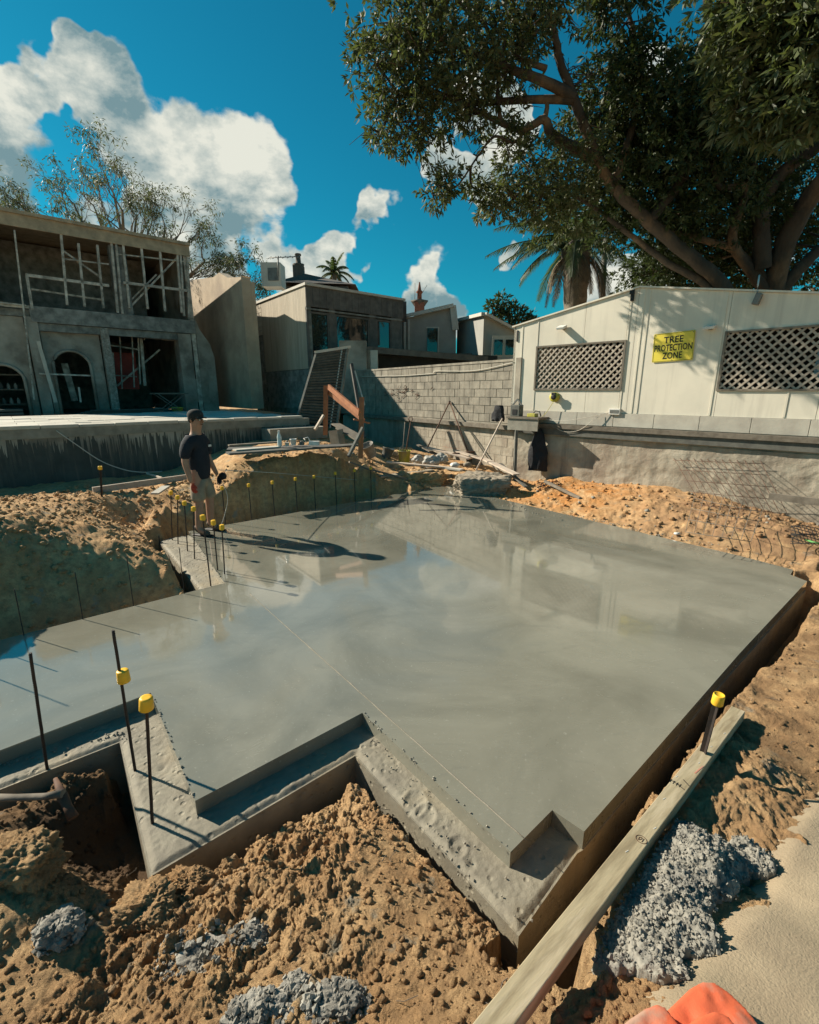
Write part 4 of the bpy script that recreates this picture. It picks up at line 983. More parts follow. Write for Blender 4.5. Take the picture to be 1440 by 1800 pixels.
for txt, dz in (('TREE', .125), ('PROTECTION', -.015), ('ZONE', -.155)):
    cu = bpy.data.curves.new('lettering', 'FONT'); cu.body = txt; cu.size = .158; cu.align_x = 'CENTER'; cu.align_y = 'CENTER'; cu.extrude = .0008; cu.offset = .0028; cu.space_character = 1.06
    cu.materials.append(M['black'])
    tmp = bpy.data.objects.new('tmp', cu); C.objects.link(tmp); bpy.context.view_layer.update()
    me = bpy.data.meshes.new_from_object(tmp.evaluated_get(bpy.context.evaluated_depsgraph_get())); bpy.data.objects.remove(tmp)
    me.name = 'lettering'
    if not me.materials: me.materials.append(M['black'])
    vx = [v.co.x for v in me.vertices]; wd = max(vx) - min(vx); k_ = {'TREE': .325, 'PROTECTION': .635, 'ZONE': .33}[txt] / wd
    for v in me.vertices: v.co.x *= k_
    p = rotp(0, dz); o = place('lettering', me, sg, HW.p(p[0], .0192, p[1]))
    o.rotation_euler = (rotm @ Matrix.Rotation(tilt, 3, 'Z')).to_euler(); o['label'] = 'black word ' + txt
for (a, b) in ((-W2 + .03, H2 - .03), (W2 - .03, H2 - .03), (W2 - .03, -H2 + .03), (0, -H2 + .025)):
    p = rotp(a, b); mb = MB(); mb.lathe(HW.p(p[0], .018, p[1]), [(.008, 0), (.008, .004)], 10, HW.n); mb.build('screw', 'galv', sg)
# reel and junction box with cables
rl = thing('cable_reel', 'yellow and black cable reel hanging on the hut wall under the left window', 'cable reel', HW.p(.97, .06, 1.97))
mb = MB(); c = HW.p(.97, .01, 1.98); mb.lathe(c, [(.02, .0), (.105, .005), (.105, .012), (.075, .014), (.075, .085), (.105, .087), (.105, .094), (.02, .1)], 24, HW.n); mb.build('drum', 'bucketyellow', rl)
mb = MB(); mb.lathe(HW.p(.97, .11, 1.98), [(.06, 0), (.058, .02), (.02, .022)], 16, HW.n); mb.box(HW.p(.97, .12, 2.05), (.09, .03, .05), Matrix((HW.d, HW.n, Vector((0, 0, 1)))).transposed()); mb.build('socket_hub', 'black', rl)
bx = thing('junction_box', 'small white junction box with a cable at the foot of the hut wall', 'junction box', HW.p(2.32, .04, 1.70))
mb = MB(); HW.box(mb, 2.20, 2.42, .003, .07, 1.64, 1.76); mb.build('box_body', 'white', bx, bevel=.005)
mb = MB(); HW.box(mb, 2.225, 2.395, .0705, .076, 1.67, 1.735); mb.build('box_cover', 'galv', bx)
def cable(name, label, pts, r, m, n=8, cat='cable'):
    # Catmull-Rom through the points
    P = [Vector(p) for p in pts]; P = [P[0]] + P + [P[-1]]; out = []
    for i in range(1, len(P) - 2):
        for k in range(n):
            t = k / n; a, b, c, d_ = P[i - 1:i + 3]
            out.append(.5 * ((2 * b) + (-a + c) * t + (2 * a - 5 * b + 4 * c - d_) * t * t + (-a + 3 * b - 3 * c + d_) * t ** 3))
    out.append(P[-2]); mb = MB(); mb.tube(out, r, 6); o = mb.build(name, m); tag(o, label, cat); return o
cable('cable', 'thin grey cable looping from the junction box along the hut base', [HW.p(2.2, .05, 1.68), HW.p(1.9, .12, 1.60), HW.p(1.6, .16, 1.53), HW.p(1.2, .17, 1.47), HW.p(.75, .10, 1.50)], .006, 'rope')
cable('cable', 'yellow lead hanging from the cable reel to the ledge', [HW.p(.97, .10, 1.88), HW.p(.90, .12, 1.75), HW.p(.82, .14, 1.62), HW.p(.7, .16, 1.50)], .006, 'bucketyellow')
cable('cable', 'grey lead hanging from the ledge under the junction box', [HW.p(2.05, .06, 1.63), HW.p(1.9, .13, 1.5), HW.p(1.82, .16, 1.42), HW.p(1.6, .12, 1.28), HW.p(1.3, .12, 1.24), HW.p(1.05, .12, 1.33)], .006, 'rope')

# retaining wall under the hut with its block course and steel edge
rw = thing('retaining_wall', 'rough stained concrete retaining wall below the cream hut', 'wall', HW.p(2.5, 0, 0))
mb = MB(); HW.box(mb, .0, 8.2, -.9, .0, -.5, 1.15); mb.build('wall_face', 'retaining', rw)
# rough render skin, displaced
gs = np.arange(.0, 8.2, .03); gzv = np.arange(-.3, 1.14, .03); S, Zz = np.meshgrid(gs, gzv)
dn = .012 + .03 * fbm(S * 1.1, Zz * 2.5, 5, 101) + .012 * fbm(S * 9, Zz * 9, 4, 103); dn = np.maximum(dn, .002)
V = np.stack([HW.o.x + HW.d.x * S + HW.n.x * dn, HW.o.y + HW.d.y * S + HW.n.y * dn, Zz], -1).reshape(-1, 3); ny, nx = S.shape; idx = np.arange(nx * ny).reshape(ny, nx)
npmesh('render_coat', V, np.stack([idx[:-1, :-1], idx[:-1, 1:], idx[1:, 1:], idx[1:, :-1]], -1).reshape(-1, 4), 'retaining', rw, (0, 0, 0), True)
k = 0
s = -.05
while s < 8:
    for row in range(1):
        L_ = .78 + .0; mb = MB(); HW.box(mb, s + .004, s + L_ - .004, -.2, .028, 1.40, 1.66); mb.build('concrete_block', 'hutblock', rw, bevel=.004)
    s += L_; k += 1
mb = MB(); HW.box(mb, -.05, 8.2, -.25, .018, 1.39, 1.655); mb.build('mortar_bed', 'mortar', rw)
mb = MB(); HW.box(mb, .0, 8.2, -.1, .13, 1.30, 1.388); mb.build('timber_ledge', 'oldwood', rw)
mb = MB(); HW.box(mb, .0, 8.2, -.1, .09, 1.152, 1.298); mb.build('steel_channel', 'greywood', rw)

# block wall behind
bwt = thing('block_wall', 'weathered grey concrete block wall joining the cream hut at the back of the pit', 'block wall', BW.p(4, 0, 0))
mb = MB(); BW.box(mb, .05, 8.6, -.20, -.012, 1.30, 2.84); mb.build('mortar_core', 'mortar', bwt)
proto = MB().box((0, 0, .098), (.386, .18, .196)); pm = None
rowh = .2055; nrow = 7; rot = math.atan2(BW.d.y, BW.d.x)
for r in range(nrow):
    z0 = 1.345 + r * rowh; off = (r % 2) * .2; s = .12 - off
    while s < 8.3:
        a = max(s, .12); b = min(s + .392, 8.45)
        if b - a > .06:
            full = (b - a) > .39
            if full and pm: o = place('concrete_block', pm, bwt, BW.p((a + b) / 2, -.09 + random.uniform(-.004, .004), z0)); o.rotation_euler = (0, 0, rot)
            else:
                m1 = MB(); m1.box((0, 0, .098), (b - a - .010, .18, .192)); me = bpy.data.meshes.new('concrete_block'); me.from_pydata(m1.v, [], m1.f); me.materials.append(M['block'])
                if full: pm = me
                o = place('concrete_block', me, bwt, BW.p((a + b) / 2, -.09, z0)); o.rotation_euler = (0, 0, rot)
        s += .4
mb = MB(); BW.box(mb, .02, 8.5, -.21, .012, 2.79, 2.845); mb.build('coping', 'block', bwt)
mb = MB(); BW.box(mb, -.05, .115, -.24, .02, 1.31, 2.86); mb.build('end_pier', 'block', bwt)
mb = MB(); BW.box(mb, .0, 8.6, -.1, .16, 1.20, 1.30); mb.build('timber_ledge', 'oldwood', bwt)
mb = MB(); BW.box(mb, .02, 9, -.8, .02, -.4, 1.198); mb.build('lower_wall', 'retaining', bwt)
mb = MB(); BW.box(mb, 2.05, 2.75, .021, .025, .42, .66); mb.build('spray_paint', 'pinkspray', bwt)
for row in range(5):
    for k_ in range(20):
        s0 = k_ * .4 + (row % 2) * .2 + .05; mb = MB(); BW.box(mb, s0, s0 + .39, .0, .028, .12 + row * .215, .12 + row * .215 + .208)
        if s0 + .39 < 8.4: mb.build('concrete_block', 'retaining', bwt)
cable('cable', 'slack pale cable sagging along the top of the block wall', [BW.p(.15, .03, 2.76), BW.p(1.5, .03, 2.62), BW.p(3.1, .03, 2.66), BW.p(3.3, .03, 2.60), BW.p(5, .03, 2.58), BW.p(7.4, .03, 2.62)], .011, 'rope')
# dead creeper on the blocks
mb = MB()
for i in range(26):
    s0, z0 = 4.6 + random.gauss(0, .5), 2.08 + random.gauss(0, .08); pts = [BW.p(s0, .02, z0)]
    for k in range(4): s0 += random.uniform(-.16, .16); z0 += random.uniform(-.06, .07); pts.append(BW.p(s0, .03, z0))
    mb.tube(pts, .006, 4)
tag(mb.build('dead_creeper', 'rust'), 'tangle of dry creeper stems clinging to the block wall', 'creeper')

# ------------------------------------------------------------------ terrace on the left
te = thing('terrace', 'raised shaded terrace wall with dark water stains below the unfinished house', 'terrace', TW.p(0, 0, 0))
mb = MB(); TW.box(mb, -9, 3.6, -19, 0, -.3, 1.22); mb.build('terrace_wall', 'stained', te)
mb = MB(); TW.box(mb, -9, 3.6, -4.99, .03, 1.222, 1.405); mb.build('edge_beam', 'pale_concrete', te)
# render runs hanging from the beam
mb = MB()
for i in range(420):
    s = random.uniform(-6.5, 3.5); L_ = .08 + .45 * random.random() ** 2.5 * (1.3 if -1.6 < s < 2.5 else .6); w = random.uniform(.008, .03); z1 = 1.221; y_ = random.uniform(.002, .006)
    mb.add([TW.p(s - w, y_, z1), TW.p(s + w, y_, z1), TW.p(s + w * .4, y_, z1 - L_ * .7), TW.p(s, y_, z1 - L_), TW.p(s - w * .5, y_, z1 - L_ * .75)], [(0, 4, 3, 2, 1)])
o = mb.build('lime_run', 'render', te); o['kind'] = 'stuff'
for r in range(8):
    for k in range(20):
        s0 = -9 + k * .62 + (r % 2) * .3; 
        if s0 + .6 > 3.5: continue
        mb = MB(); TW.box(mb, s0 + .004, s0 + .612, -.62 * r - .6, -.62 * r + .04 - (.005 if r else 0), 1.407, 1.462 + random.uniform(-.006, .010)); mb.build('paver', 'paving', te, bevel=.004)
mb = MB(); TW.box(mb, -9, 3.5, -19, -5.0, 1.225, 1.275); mb.build('terrace_floor', 'pale_concrete', te)

# ------------------------------------------------------------------ unfinished house
HF = Frame((-9.074, 19.5), E1, 1, 1.3)  # house scaled up about the camera, so it stands farther off and larger
ho = thing('unfinished_house', 'two storey house under renovation with exposed stud framing above the terrace', 'house', HF.p(-2, 0, 1.46))
def hp(x, y): return HF.hit(x, y)
def hbox(name, m, s0, s1, n0, n1, z0, z1, parent=ho): mb = MB(); HF.box(mb, s0, s1, n0, n1, z0, z1); return mb.build(name, m, parent)
hbox('roof', 'fascia', -4.72, .58, -6, .12, 6.262, 6.34)
hbox('fascia_board', 'fascia', -4.72, .56, .0, .055, 5.98, 6.26)
hbox('floor_beam', 'siding', -3.5, .50, -.15, .02, 3.82, 4.20)
hbox('upper_floor', 'siding', -4.72, .5, -6, -.155, 3.95, 4.12)
hbox('back_wall', 'siding', -4.72, .5, -6, -5.9, 1.46, 6.26)
hbox('inner_wall', 'siding', -4.72, -.2, -2.6, -2.5, 4.13, 6.2)
hbox('end_wall', 'render', .36, .52, -5.9, -.16, 1.46, 6.25)
hbox('left_wall', 'siding', -4.82, -4.72, -5.9, .0, 1.46, 6.25)
hbox('left_bay', 'darkclad', -4.71, -4.12, -.10, -.05, 4.14, 5.97)
hbox('left_bay_band', 'framing', -4.71, -3.50, -.04, .02, 4.13, 4.2)
# studs of the upper frames
def stud(x0, y0, x1, y1, w=.07, m='framing', n=.0, par=ho, nm='stud', dd_=.09):
    a = hp(x0, y0); b = hp(x1, y1); mb = MB(); mb.bar(HF.p(a[0], n, a[1]), HF.p(b[0], n, b[1]), dd_, w, up=HF.d if abs(a[0] - b[0]) < abs(a[1] - b[1]) else Vector((0, 0, 1))); return mb.build(nm, m, par)
def z1px(x, y): return x / 3.6, 350 + y / 3.6
def Z1(x0, y0, x1, y1, **k): a = z1px(x0, y0); b = z1px(x1, y1); return stud(a[0], a[1], b[0], b[1], **k)
for q in [(385, 215, 425, 670), (495, 280, 535, 680), (615, 290, 655, 690), (700, 230, 745, 720), (730, 250, 775, 725), (775, 260, 820, 690), (890, 275, 935, 695), (1008, 290, 1045, 710), (1118, 310, 1150, 720), (1185, 305, 1195, 760), (1140, 330, 1165, 740)]: Z1(*q)
Z1(160, 480, 690, 548, nm='sill_rail', w=.09); Z1(780, 528, 1190, 580, nm='sill_rail', w=.09); Z1(170, 490, 205, 700, nm='stud', w=.08)
Z1(400, 375, 690, 410, nm='noggin', n=-.06, w=.04); Z1(740, 345, 1190, 395, nm='noggin', n=-.06, w=.04)
Z1(400, 320, 640, 490, nm='brace', n=-.12, w=.06); Z1(1180, 310, 820, 690, nm='brace', n=-.12, w=.06); Z1(1000, 470, 830, 640, nm='brace', n=-.2, w=.05)
Z1(205, 550, 660, 620, nm='noggin', n=-.5, w=.06); Z1(90, 200, 215, 1270, nm='prop', n=.06, w=.045, dd_=.045); Z1(0, 655, 165, 675, nm='rail', n=.03, w=.05)
hbox('ply_panel', 'siding', -1.52, -1.13, -.3, -.05, 4.2, 5.95); hbox('corner_post', 'framing', .38, .50, -.14, -.02, 1.47, 5.97)
# ground floor
def arch(name, s0, s1, z0, z1, a0, a1, za, m, n0=-.45, n1=-.2):     # wall with an arched opening
    mb = MB(); r = (a1 - a0) / 2; cx_ = (a0 + a1) / 2; K = 12
    pts = [(a0, z0), (a0, za)] + [(cx_ - r * math.cos(math.pi * k / K), za + r * math.sin(math.pi * k / K)) for k in range(1, K)] + [(a1, za), (a1, z0)]
    HF.poly(mb, [(s0, z0), (a0, z0), (a0, za), pts[2 + K // 2 - 1][0:1] + (z1,), (s0, z1)], n0, n1) if False else None
    for (u, v) in zip(pts[1:-2], pts[2:-1]): HF.poly(mb, [u, v, (v[0], z1), (u[0], z1)], n0, n1)
    HF.box(mb, s0, a0, n0, n1, z0, z1); HF.box(mb, a1, s1, n0, n1, z0, z1); o = mb.build(name, m, ho)
    for (rr_, nn) in ((.09, .03),):
        mb = MB(); tp = [HF.p(p[0], n1 + .01, p[1]) for p in pts]; mb.tube(tp, .055, 8); mb.build('arch_moulding', m, ho)
    return o
arch('arch_wall', -4.715, -3.65, 1.46, 3.94, -4.68, -3.85, 2.35, 'render')
arch('arch_wall', -3.35, -2.05, 1.46, 3.94, -3.2, -2.35, 2.75, 'render')
hbox('rough_pier', 'render', -3.62, -3.38, -.4, .0, 1.46, 3.94)
hbox('stone_column', 'greyclay', -2.02, -1.83, -.2, .0, 1.46, 3.80)
hbox('lintel', 'siding', -3.6, .38, -.22, -.05, 3.62, 3.81)
hbox('right_pier', 'render', -.02, .34, -.5, -.02, 1.46, 3.80)
mb = MB(); _s = hp(379, 640)[0]; HF.poly(mb, [(.521, 1.40), (_s, 1.40), (_s, 3.15), (_s - .1, 3.55), (.521 + .12, 3.95), (.521, 4.3)], -.6, -.04); mb.build('side_wall', 'render', ho)
for (x, y0, y1) in ((610, 760, 1180), (700, 770, 1200), (785, 780, 1200), (865, 790, 1190), (905, 790, 1170), (945, 790, 880), (1020, 795, 870)): Z1(x, y0, x + (y1 - y0) * .045, y1, n=-.7, w=.04)
Z1(640, 900, 930, 945, nm='noggin', n=-.7, w=.05); Z1(930, 860, 1140, 880, nm='noggin', n=-.6, w=.09); Z1(925, 870, 950, 1180, nm='stud', n=-.65, w=.10); Z1(740, 960, 765, 1290, nm='stud', n=-.8, w=.12)
Z1(1060, 940, 780, 1180, nm='brace', n=-.9, w=.06); Z1(740, 1110, 900, 1120, nm='noggin', n=-.72, w=.04)
a = hp(*z1px(770, 955)); b = hp(*z1px(925, 1180)); hbox('red_panel', 'redpanel', a[0], b[0] + .1, -1.4, -1.35, b[1] - .1, a[1] + .02)
Z1(235, 905, 345, 1285, nm='leaning_board', n=.35, w=.10, m='paving'); Z1(245, 1105, 570, 1118, nm='guard_rail', n=.1, w=.05); Z1(380, 1110, 400, 1280, nm='stud', n=-1.0, w=.04)
Z1(495, 1190, 508, 1285, nm='stud', n=.1, w=.05, m='paving'); Z1(430, 1030, 500, 1280, nm='board', n=-.9, w=.2)
# door hole daylight board, shelf of jars seen in the first arch
for k in range(3):
    hbox('shelf', 'oldwood', -4.9, -3.9, -.9, -.6, 1.75 + k * .38, 1.78 + k * .38)
for k in range(12):
    s = -4.8 + .075 * (k % 6) * 2; z = 1.782 + .38 * (k // 6); mb = MB(); mb.lathe(HF.p(s, -.7, z), [(.05, 0), (.055, .12), (.03, .17), (.03, .2)], 10); mb.build('jar', 'bucketgrey' if k % 3 else 'greywood', ho)
# broken plaster patch on the pier
mb = MB(); pz = [hp(*z1px(x, y)) for x, y in ((1210, 1280), (1330, 1290), (1320, 1080), (1275, 1060), (1230, 1160))]; HF.poly(mb, pz, -.039, -.022); mb.build('plaster_patch', 'pale_concrete', ho)
# bench, buckets and crate on the terrace
wb = thing('trestle_table', 'folding trestle table inside the open ground floor of the house', 'table', HF.p(-.6, .3, 1.46))
a = hp(*z1px(930, 1150)); b = hp(*z1px(1140, 1150)); zt = 2.02
mb = MB(); HF.box(mb, a[0], b[0], .1, .7, zt, zt + .04); mb.build('table_top', 'oldwood', wb)
for n_ in (.15, .65):
    mb = MB(); mb.bar(HF.p(a[0] + .1, n_, 1.46), HF.p(b[0] - .1, n_, zt), .03, .03); mb.build('leg', 'galv', wb)
    mb = MB(); mb.bar(HF.p(b[0] - .1, n_ + .03, 1.46), HF.p(a[0] + .1, n_ + .03, zt), .03, .03); mb.build('leg', 'galv', wb)
def bucket(name, label, c, r, h_, m, ax=(0, 0, 1), handle=True, cat='bucket', group=None):
    c = Vector(c); ax = Vector(ax).normalized(); t = thing(name, label, cat, c, group)
    mb = MB(); mb.lathe(c, [(r * .78, 0), (r, h_), (r * 1.05, h_), (r * 1.05, h_ - .02), (r * .96, h_ - .02), (r * .76, .01), (.001, .01)], 24, ax); mb.build('bucket_body', m, t)
    if handle:
        x = ax.orthogonal().normalized(); mb = MB(); mb.tube([c + ax * h_ + (x * math.cos(a_) * r * 1.05 + ax * math.sin(a_) * r * .9) for a_ in np.linspace(0, math.pi, 12)], .004, 5); mb.build('handle', 'galv', t)
    return t
fq = lambda x, y: HF.hit(*z1px(x, y))
s_, z_ = fq(940, 1330); bucket('bucket', 'grey bucket on the terrace left of the yellow tub', HF.p(s_ + .05, 1.0, 1.462), .14, .24, 'bucketgrey')
s_, z_ = fq(1060, 1330); bucket('plastic_tub', 'wide yellow plastic tub on the terrace in front of the house', HF.p(s_ + .02, 1.0, 1.462), .21, .25, 'bucketyellow', handle=False, cat='tub')
cr = thing('crate', 'low grey slatted crate at the foot of the first arch', 'crate', HF.p(-4.4, .6, 1.46)); 
for k in range(3): mb = MB(); HF.box(mb, -4.75, -4.05, .4, .9, 1.47 + k * .08, 1.52 + k * .08); mb.build('slat', 'greywood', cr)
for k in range(6):
    mb = MB(); a = HF.p(-3.2 + .1 * k, .9 + .05 * k, 1.475 + .03 * k); mb.bar(a, a + HF.d * (2.2 + .1 * k) + HF.n * random.uniform(-.1, .1), .12, .028); tag(mb.build('plank', 'greywood'), f'dull grey plank, {ords[k]} from the bottom of the stack lying in front of the columns', 'plank', 'stack of planks on the terrace')

# plaster boundary wall between the houses
e3 = Vector((-.6147, .7888, 0)); PW0 = far(433, 600, 19.0); PF = Frame((PW0.x, PW0.y), (e3.x, e3.y), -1)
pw = thing('plaster_wall', 'tall bare plaster gable wall catching sun and branch shadows beside the unfinished house', 'wall', PF.p(0, 0, 1.44))
top = [(PF.hit(x, y)) for x, y in ((433, 484), (428, 482), (425, 486), (400, 488), (385, 479), (375, 487), (338, 492))]
L3 = PF.hit(300, 500)[0]
mb = MB(); PF.poly(mb, [(-.0, 1.42), (L3, 1.42), (L3, top[-1][1])] + [(max(a, 0), b) for a, b in top[::-1]], -.35, .0); mb.build('wall_face', 'plaster', pw)
mb = MB(); PF.box(mb, -.01, .5, -.5, -.351, 1.43, 6.1); mb.build('return_pier', 'plaster', pw)

# ------------------------------------------------------------------ clad house with big windows
_m = far(535, 481, 18.6); MF = Frame((_m.x, _m.y), E1); MS = Frame((_m.x, _m.y), (e3.x, e3.y), -1)
mh = thing('clad_house', 'flat roofed house with vertical boards on its sunny side and tall dark windows in front', 'house', MF.p(2, 0, 1.4))
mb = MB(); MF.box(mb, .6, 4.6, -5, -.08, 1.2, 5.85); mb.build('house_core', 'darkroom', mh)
mb = MB(); q = [MF.p(-.05, .10, 5.86), MF.p(4.75, .10, 5.86), MF.p(4.75, -6, 5.86), MS.p(6.0, .06, 5.86)]; mb.hexa([q[3], q[2], q[1], q[0]] + [p + Vector((0, 0, .09)) for p in (q[3], q[2], q[1], q[0])]); mb.build('roof_capping', 'trim', mh)
k = 0; s = .0
for r in range(17):
    a = r * .292; mb = MB(); MF.box(mb, a + .004, min(a + .288, 4.62), -.075, .03, 5.16, 5.855); mb.build('fascia_board', 'darkclad', mh)
# windows
def mwin(x0, x1, ztop=5.0, zbot=3.0):
    a = MF.hit(x0, 600)[0]; b = MF.hit(x1, 600)[0]; f = MB()
    for (u0, u1, v0, v1) in ((a, a + .07, zbot, ztop), (b - .07, b, zbot, ztop), (a + .07, b - .07, ztop - .07, ztop), (a + .07, b - .07, zbot, zbot + .07)): MF.box(f, u0, u1, -.06, .0, v0, v1)
    w = f.build('window', 'darkclad', mh); g_ = MB(); MF.box(g_, a + .07, b - .07, -.05, -.04, zbot + .07, ztop - .07); g_.build('pane', 'windowglass', w); return a, b
ab = [mwin(545, 580), mwin(591, 650), mwin(662, 688)]
ed = [.0, ab[0][0], ab[0][1], ab[1][0], ab[1][1], ab[2][0], ab[2][1], 4.62]
for i in range(0, 8, 2): mb = MB(); MF.box(mb, ed[i], ed[i + 1], -.07, .012, 3.0, 5.155); mb.build('wall_pier', 'darkclad', mh)
mb = MB(); MF.box(mb, 0, 4.62, -.07, .05, 5.04, 5.10); mb.build('window_head', 'siding', mh)
for i in range(8): mb = MB(); MF.box(mb, 0, 4.62, -.07, .01, 1.4 + i * .2, 1.59 + i * .2); mb.build('wall_board', 'siding', mh)
mb = MB(); MS.box(mb, .0, 5.9, -.2, -.05, 1.2, 5.84); mb.build('side_wall', 'siding', mh)
for i in range(34):
    s = .01 + i * .128; mb = MB(); MS.box(mb, s, s + .120, -.049, .0, 2.95, 5.85); mb.build('board', 'cladding', mh)
for i in range(7): mb = MB(); MS.box(mb, 4.38, 5.85, -.045, .005, 4.55 + i * .185, 4.72 + i * .185); mb.build('wall_board', 'cladding', mh)
for i in range(16): mb = MB(); MS.box(mb, 4.38, 5.85, -.045, .005, 1.5 + i * .185, 1.67 + i * .185); mb.build('wall_board', 'siding', mh)
for r in range(7):
    for k in range(10):
        s = .0 + k * .44 + (r % 2) * .2; mb = MB(); MS.box(mb, s, s + .432, -.04, .012, 1.42 + r * .215, 1.626 + r * .215)
        if s + .43 < 4.4: mb.build('concrete_block', 'siding', mh)
mb = MB(); p0 = far(462, 512, 21); p0 = far(481, 486, 22.5); mb.box(p0, (.85, .8, .95)); tag(mb.build('plant_box', 'trim'), 'pale box housing standing on the roof behind the boarded wall', 'roof box')
mb = MB(); mb.box(p0 + Vector((.1, -.42, 0)), (.45, .03, .5))
t = bpy.data.objects['plant_box']; o = mb.build('grille', 'galv', t)
an = thing('tv_antenna', 'roof antenna with many short rods above the boarded house', 'antenna', far(490, 480, 21.5))
mb = MB(); a = far(489, 485, 21.5); mb.tube([a, far(489, 450, 21.5)], .03, 6); mb.build('mast', 'galv', an)
mb = MB(); a = far(474, 453, 21.5); b = far(525, 451, 21.5); mb.tube([a, b], .02, 5); mb.build('boom', 'galv', an)
for i in range(7):
    q = a.lerp(b, i / 6); mb = MB(); mb.tube([q + Vector((0, -.3, -.12)), q + Vector((0, .3, .12))], .012, 4); mb.build('rod', 'galv', an)
# hipped roof with chimney behind
hr = thing('chimney_house', 'dark hipped roof with a chimney pot behind the boarded house', 'house', far(530, 500, 26))
a = far(506, 486, 26); mb = MB(); w0 = 3.6
mb.add([(a.x - .2, 24, 7.1), (a.x + w0, 24.5, 7.1), (a.x + w0, 29, 7.1), (a.x - .2, 29, 7.1), (a.x + .9, 26, 7.9), (a.x + 1.8, 27, 7.9)], [(0, 1, 5, 4), (1, 2, 5), (2, 3, 4, 5), (3, 0, 4)]); mb.build('roof', 'roofdark', hr)
mb = MB(); mb.box((a.x + 1.6, 26.7, 5.2), (3.2, 4, 3.7)); mb.build('wall', 'darkclad', hr)
cq = far(525, 470, 26); mb = MB(); mb.box((cq.x, 26, 7.8), (.5, .5, .9)); mb.build('chimney', 'roofdark', hr)
mb = MB(); mb.lathe((cq.x, 26, 8.25), [(.28, 0), (.3, .08), (.14, .1), (.12, .45), (.17, .5), (.15, .56)], 12); mb.build('chimney_pot', 'roofdark', hr)

# ------------------------------------------------------------------ houses on the right of it
def front_house(name, label, D, pts, mwall, thick=6):
    t = thing(name, label, 'house', far(sum(p[0] for p in pts) / len(pts), 640, D)); vs = [far(x, y, D) for x, y in pts]; k = len(vs); back = [v + Vector((.6, thick, 0)) for v in vs]
    mb = MB(); mb.add(vs + back, [tuple(range(k))[::-1], tuple(range(k, 2 * k))] + [(i, (i + 1) % k, k + (i + 1) % k, k + i) for i in range(k)]); mb.build('wall', mwall, t); return t
def fpx(mb, x0, y0, x1, y1, D, th_=.1, d0=0):
    a = far(x0, y1, D - d0); b = far(x1, y0, D - d0); mb.box(((a.x + b.x) / 2, D - d0, (a.z + b.z) / 2), (abs(b.x - a.x), th_, abs(b.z - a.z))); return mb
gh = front_house('grey_house', 'small grey rendered house with a white parapet and one narrow window behind the block wall', 24, [(701, 660), (801, 660), (801, 545), (796, 541), (728, 556), (701, 560)], 'housewall')
mb = MB(); a = far(727, 553, 23.9); b = far(797, 537, 23.9); mb.bar(a, b, .3, .16); mb.build('parapet', 'trim', gh)
mb = MB(); a = far(796, 537, 23.9); b = far(801, 580, 23.9); mb.bar(a, b, .3, .14); mb.build('parapet_end', 'trim', gh)
mb = MB(); fpx(mb, 751, 577, 769, 624, 24, .1, .02); wn = mb.build('window', 'windowglass', gh); mb = MB(); fpx(mb, 749, 575, 772, 577, 24, .16, .02); fpx(mb, 769.3, 577.3, 772, 624, 24, .16, .02); mb.build('frame', 'trim', wn)
for x in (703, 710, 717): mb = MB(); fpx(mb, x, 562, x + 4, 616, 24, .2, .1); mb.build('mullion', 'trim', gh)
mb = MB(); a = far(701, 558, 23.9); b = far(727, 552, 23.9); mb.bar(a, b, .3, .12); mb.build('gutter', 'trim', gh)
wh = thing('white_house', 'pale house with a lit triangle of wall and a sloping roof next to the hut', 'house', far(850, 640, 22))
c0 = far(851, 556, 22); c1 = far(804, 567, 25.5); c2 = far(920, 592, 23.5)
def quadwall(nm, a, b, z0, m, t_): mb = MB(); mb.add([(a.x, a.y, z0), (b.x, b.y, z0), tuple(b), tuple(a), (a.x + .1, a.y + .25, z0), (b.x + .1, b.y + .25, z0), (b.x + .1, b.y + .25, b.z), (a.x + .1, a.y + .25, a.z)], [(0, 1, 2, 3), (7, 6, 5, 4), (3, 2, 6, 7), (0, 3, 7, 4), (1, 5, 6, 2)]); return mb.build(nm, m, t_)
quadwall('side_wall', c0, c1, 2.0, 'housewall', wh); quadwall('front_wall', c0 + Vector((.01, 0, 0)), c2, 2.0, 'housewall', wh)
mb = MB(); mb.bar(c0 + Vector((-.02, -.1, .08)), c1 + Vector((0, -.1, .08)), .25, .14); mb.build('side_barge', 'trim', wh)
mb = MB(); mb.bar(c0 + Vector((0, -.1, .08)), c2 + Vector((0, -.1, .08)), .25, .12); mb.build('roof_edge', 'trim', wh)
mb = MB(); fpx(mb, 864, 590, 905, 627, 22, .1, .12); wn = mb.build('window', 'trim', wh)
for i in range(2): mb = MB(); fpx(mb, 868 + 20 * i, 597, 884 + 20 * i, 624, 22, .1, .16); mb.build('pane', 'windowglass', wn)
ch = thing('brick_chimney', 'red brick chimney with a flared cap and a finial behind the grey house', 'chimney', far(737, 540, 27))
mb = MB(); fpx(mb, 729, 533, 746, 560, 27, .6); mb.build('stack', 'brickred', ch)
q = far(737.5, 535, 27); mb = MB(); mb.lathe(q, [(.28, -.1), (.42, .1), (.46, .14), (.46, .2), (.22, .22)], 4); mb.build('flared_cap', 'roofdark', ch)
mb = MB(); mb.lathe(q + Vector((0, 0, .2)), [(.13, 0), (.12, .35), (.2, .4), (.1, .5), (.03, .9)], 10); mb.build('pot', 'brickred', ch)
mb = MB(); mb.tube([q + Vector((-.25, 0, 0)), q + Vector((-.25, 0, 1.05))], .015, 4); mb.tube([q + Vector((.1, 0, .5)), q + Vector((.4, 0, .95))], .012, 4); mb.build('aerial', 'galv', ch)
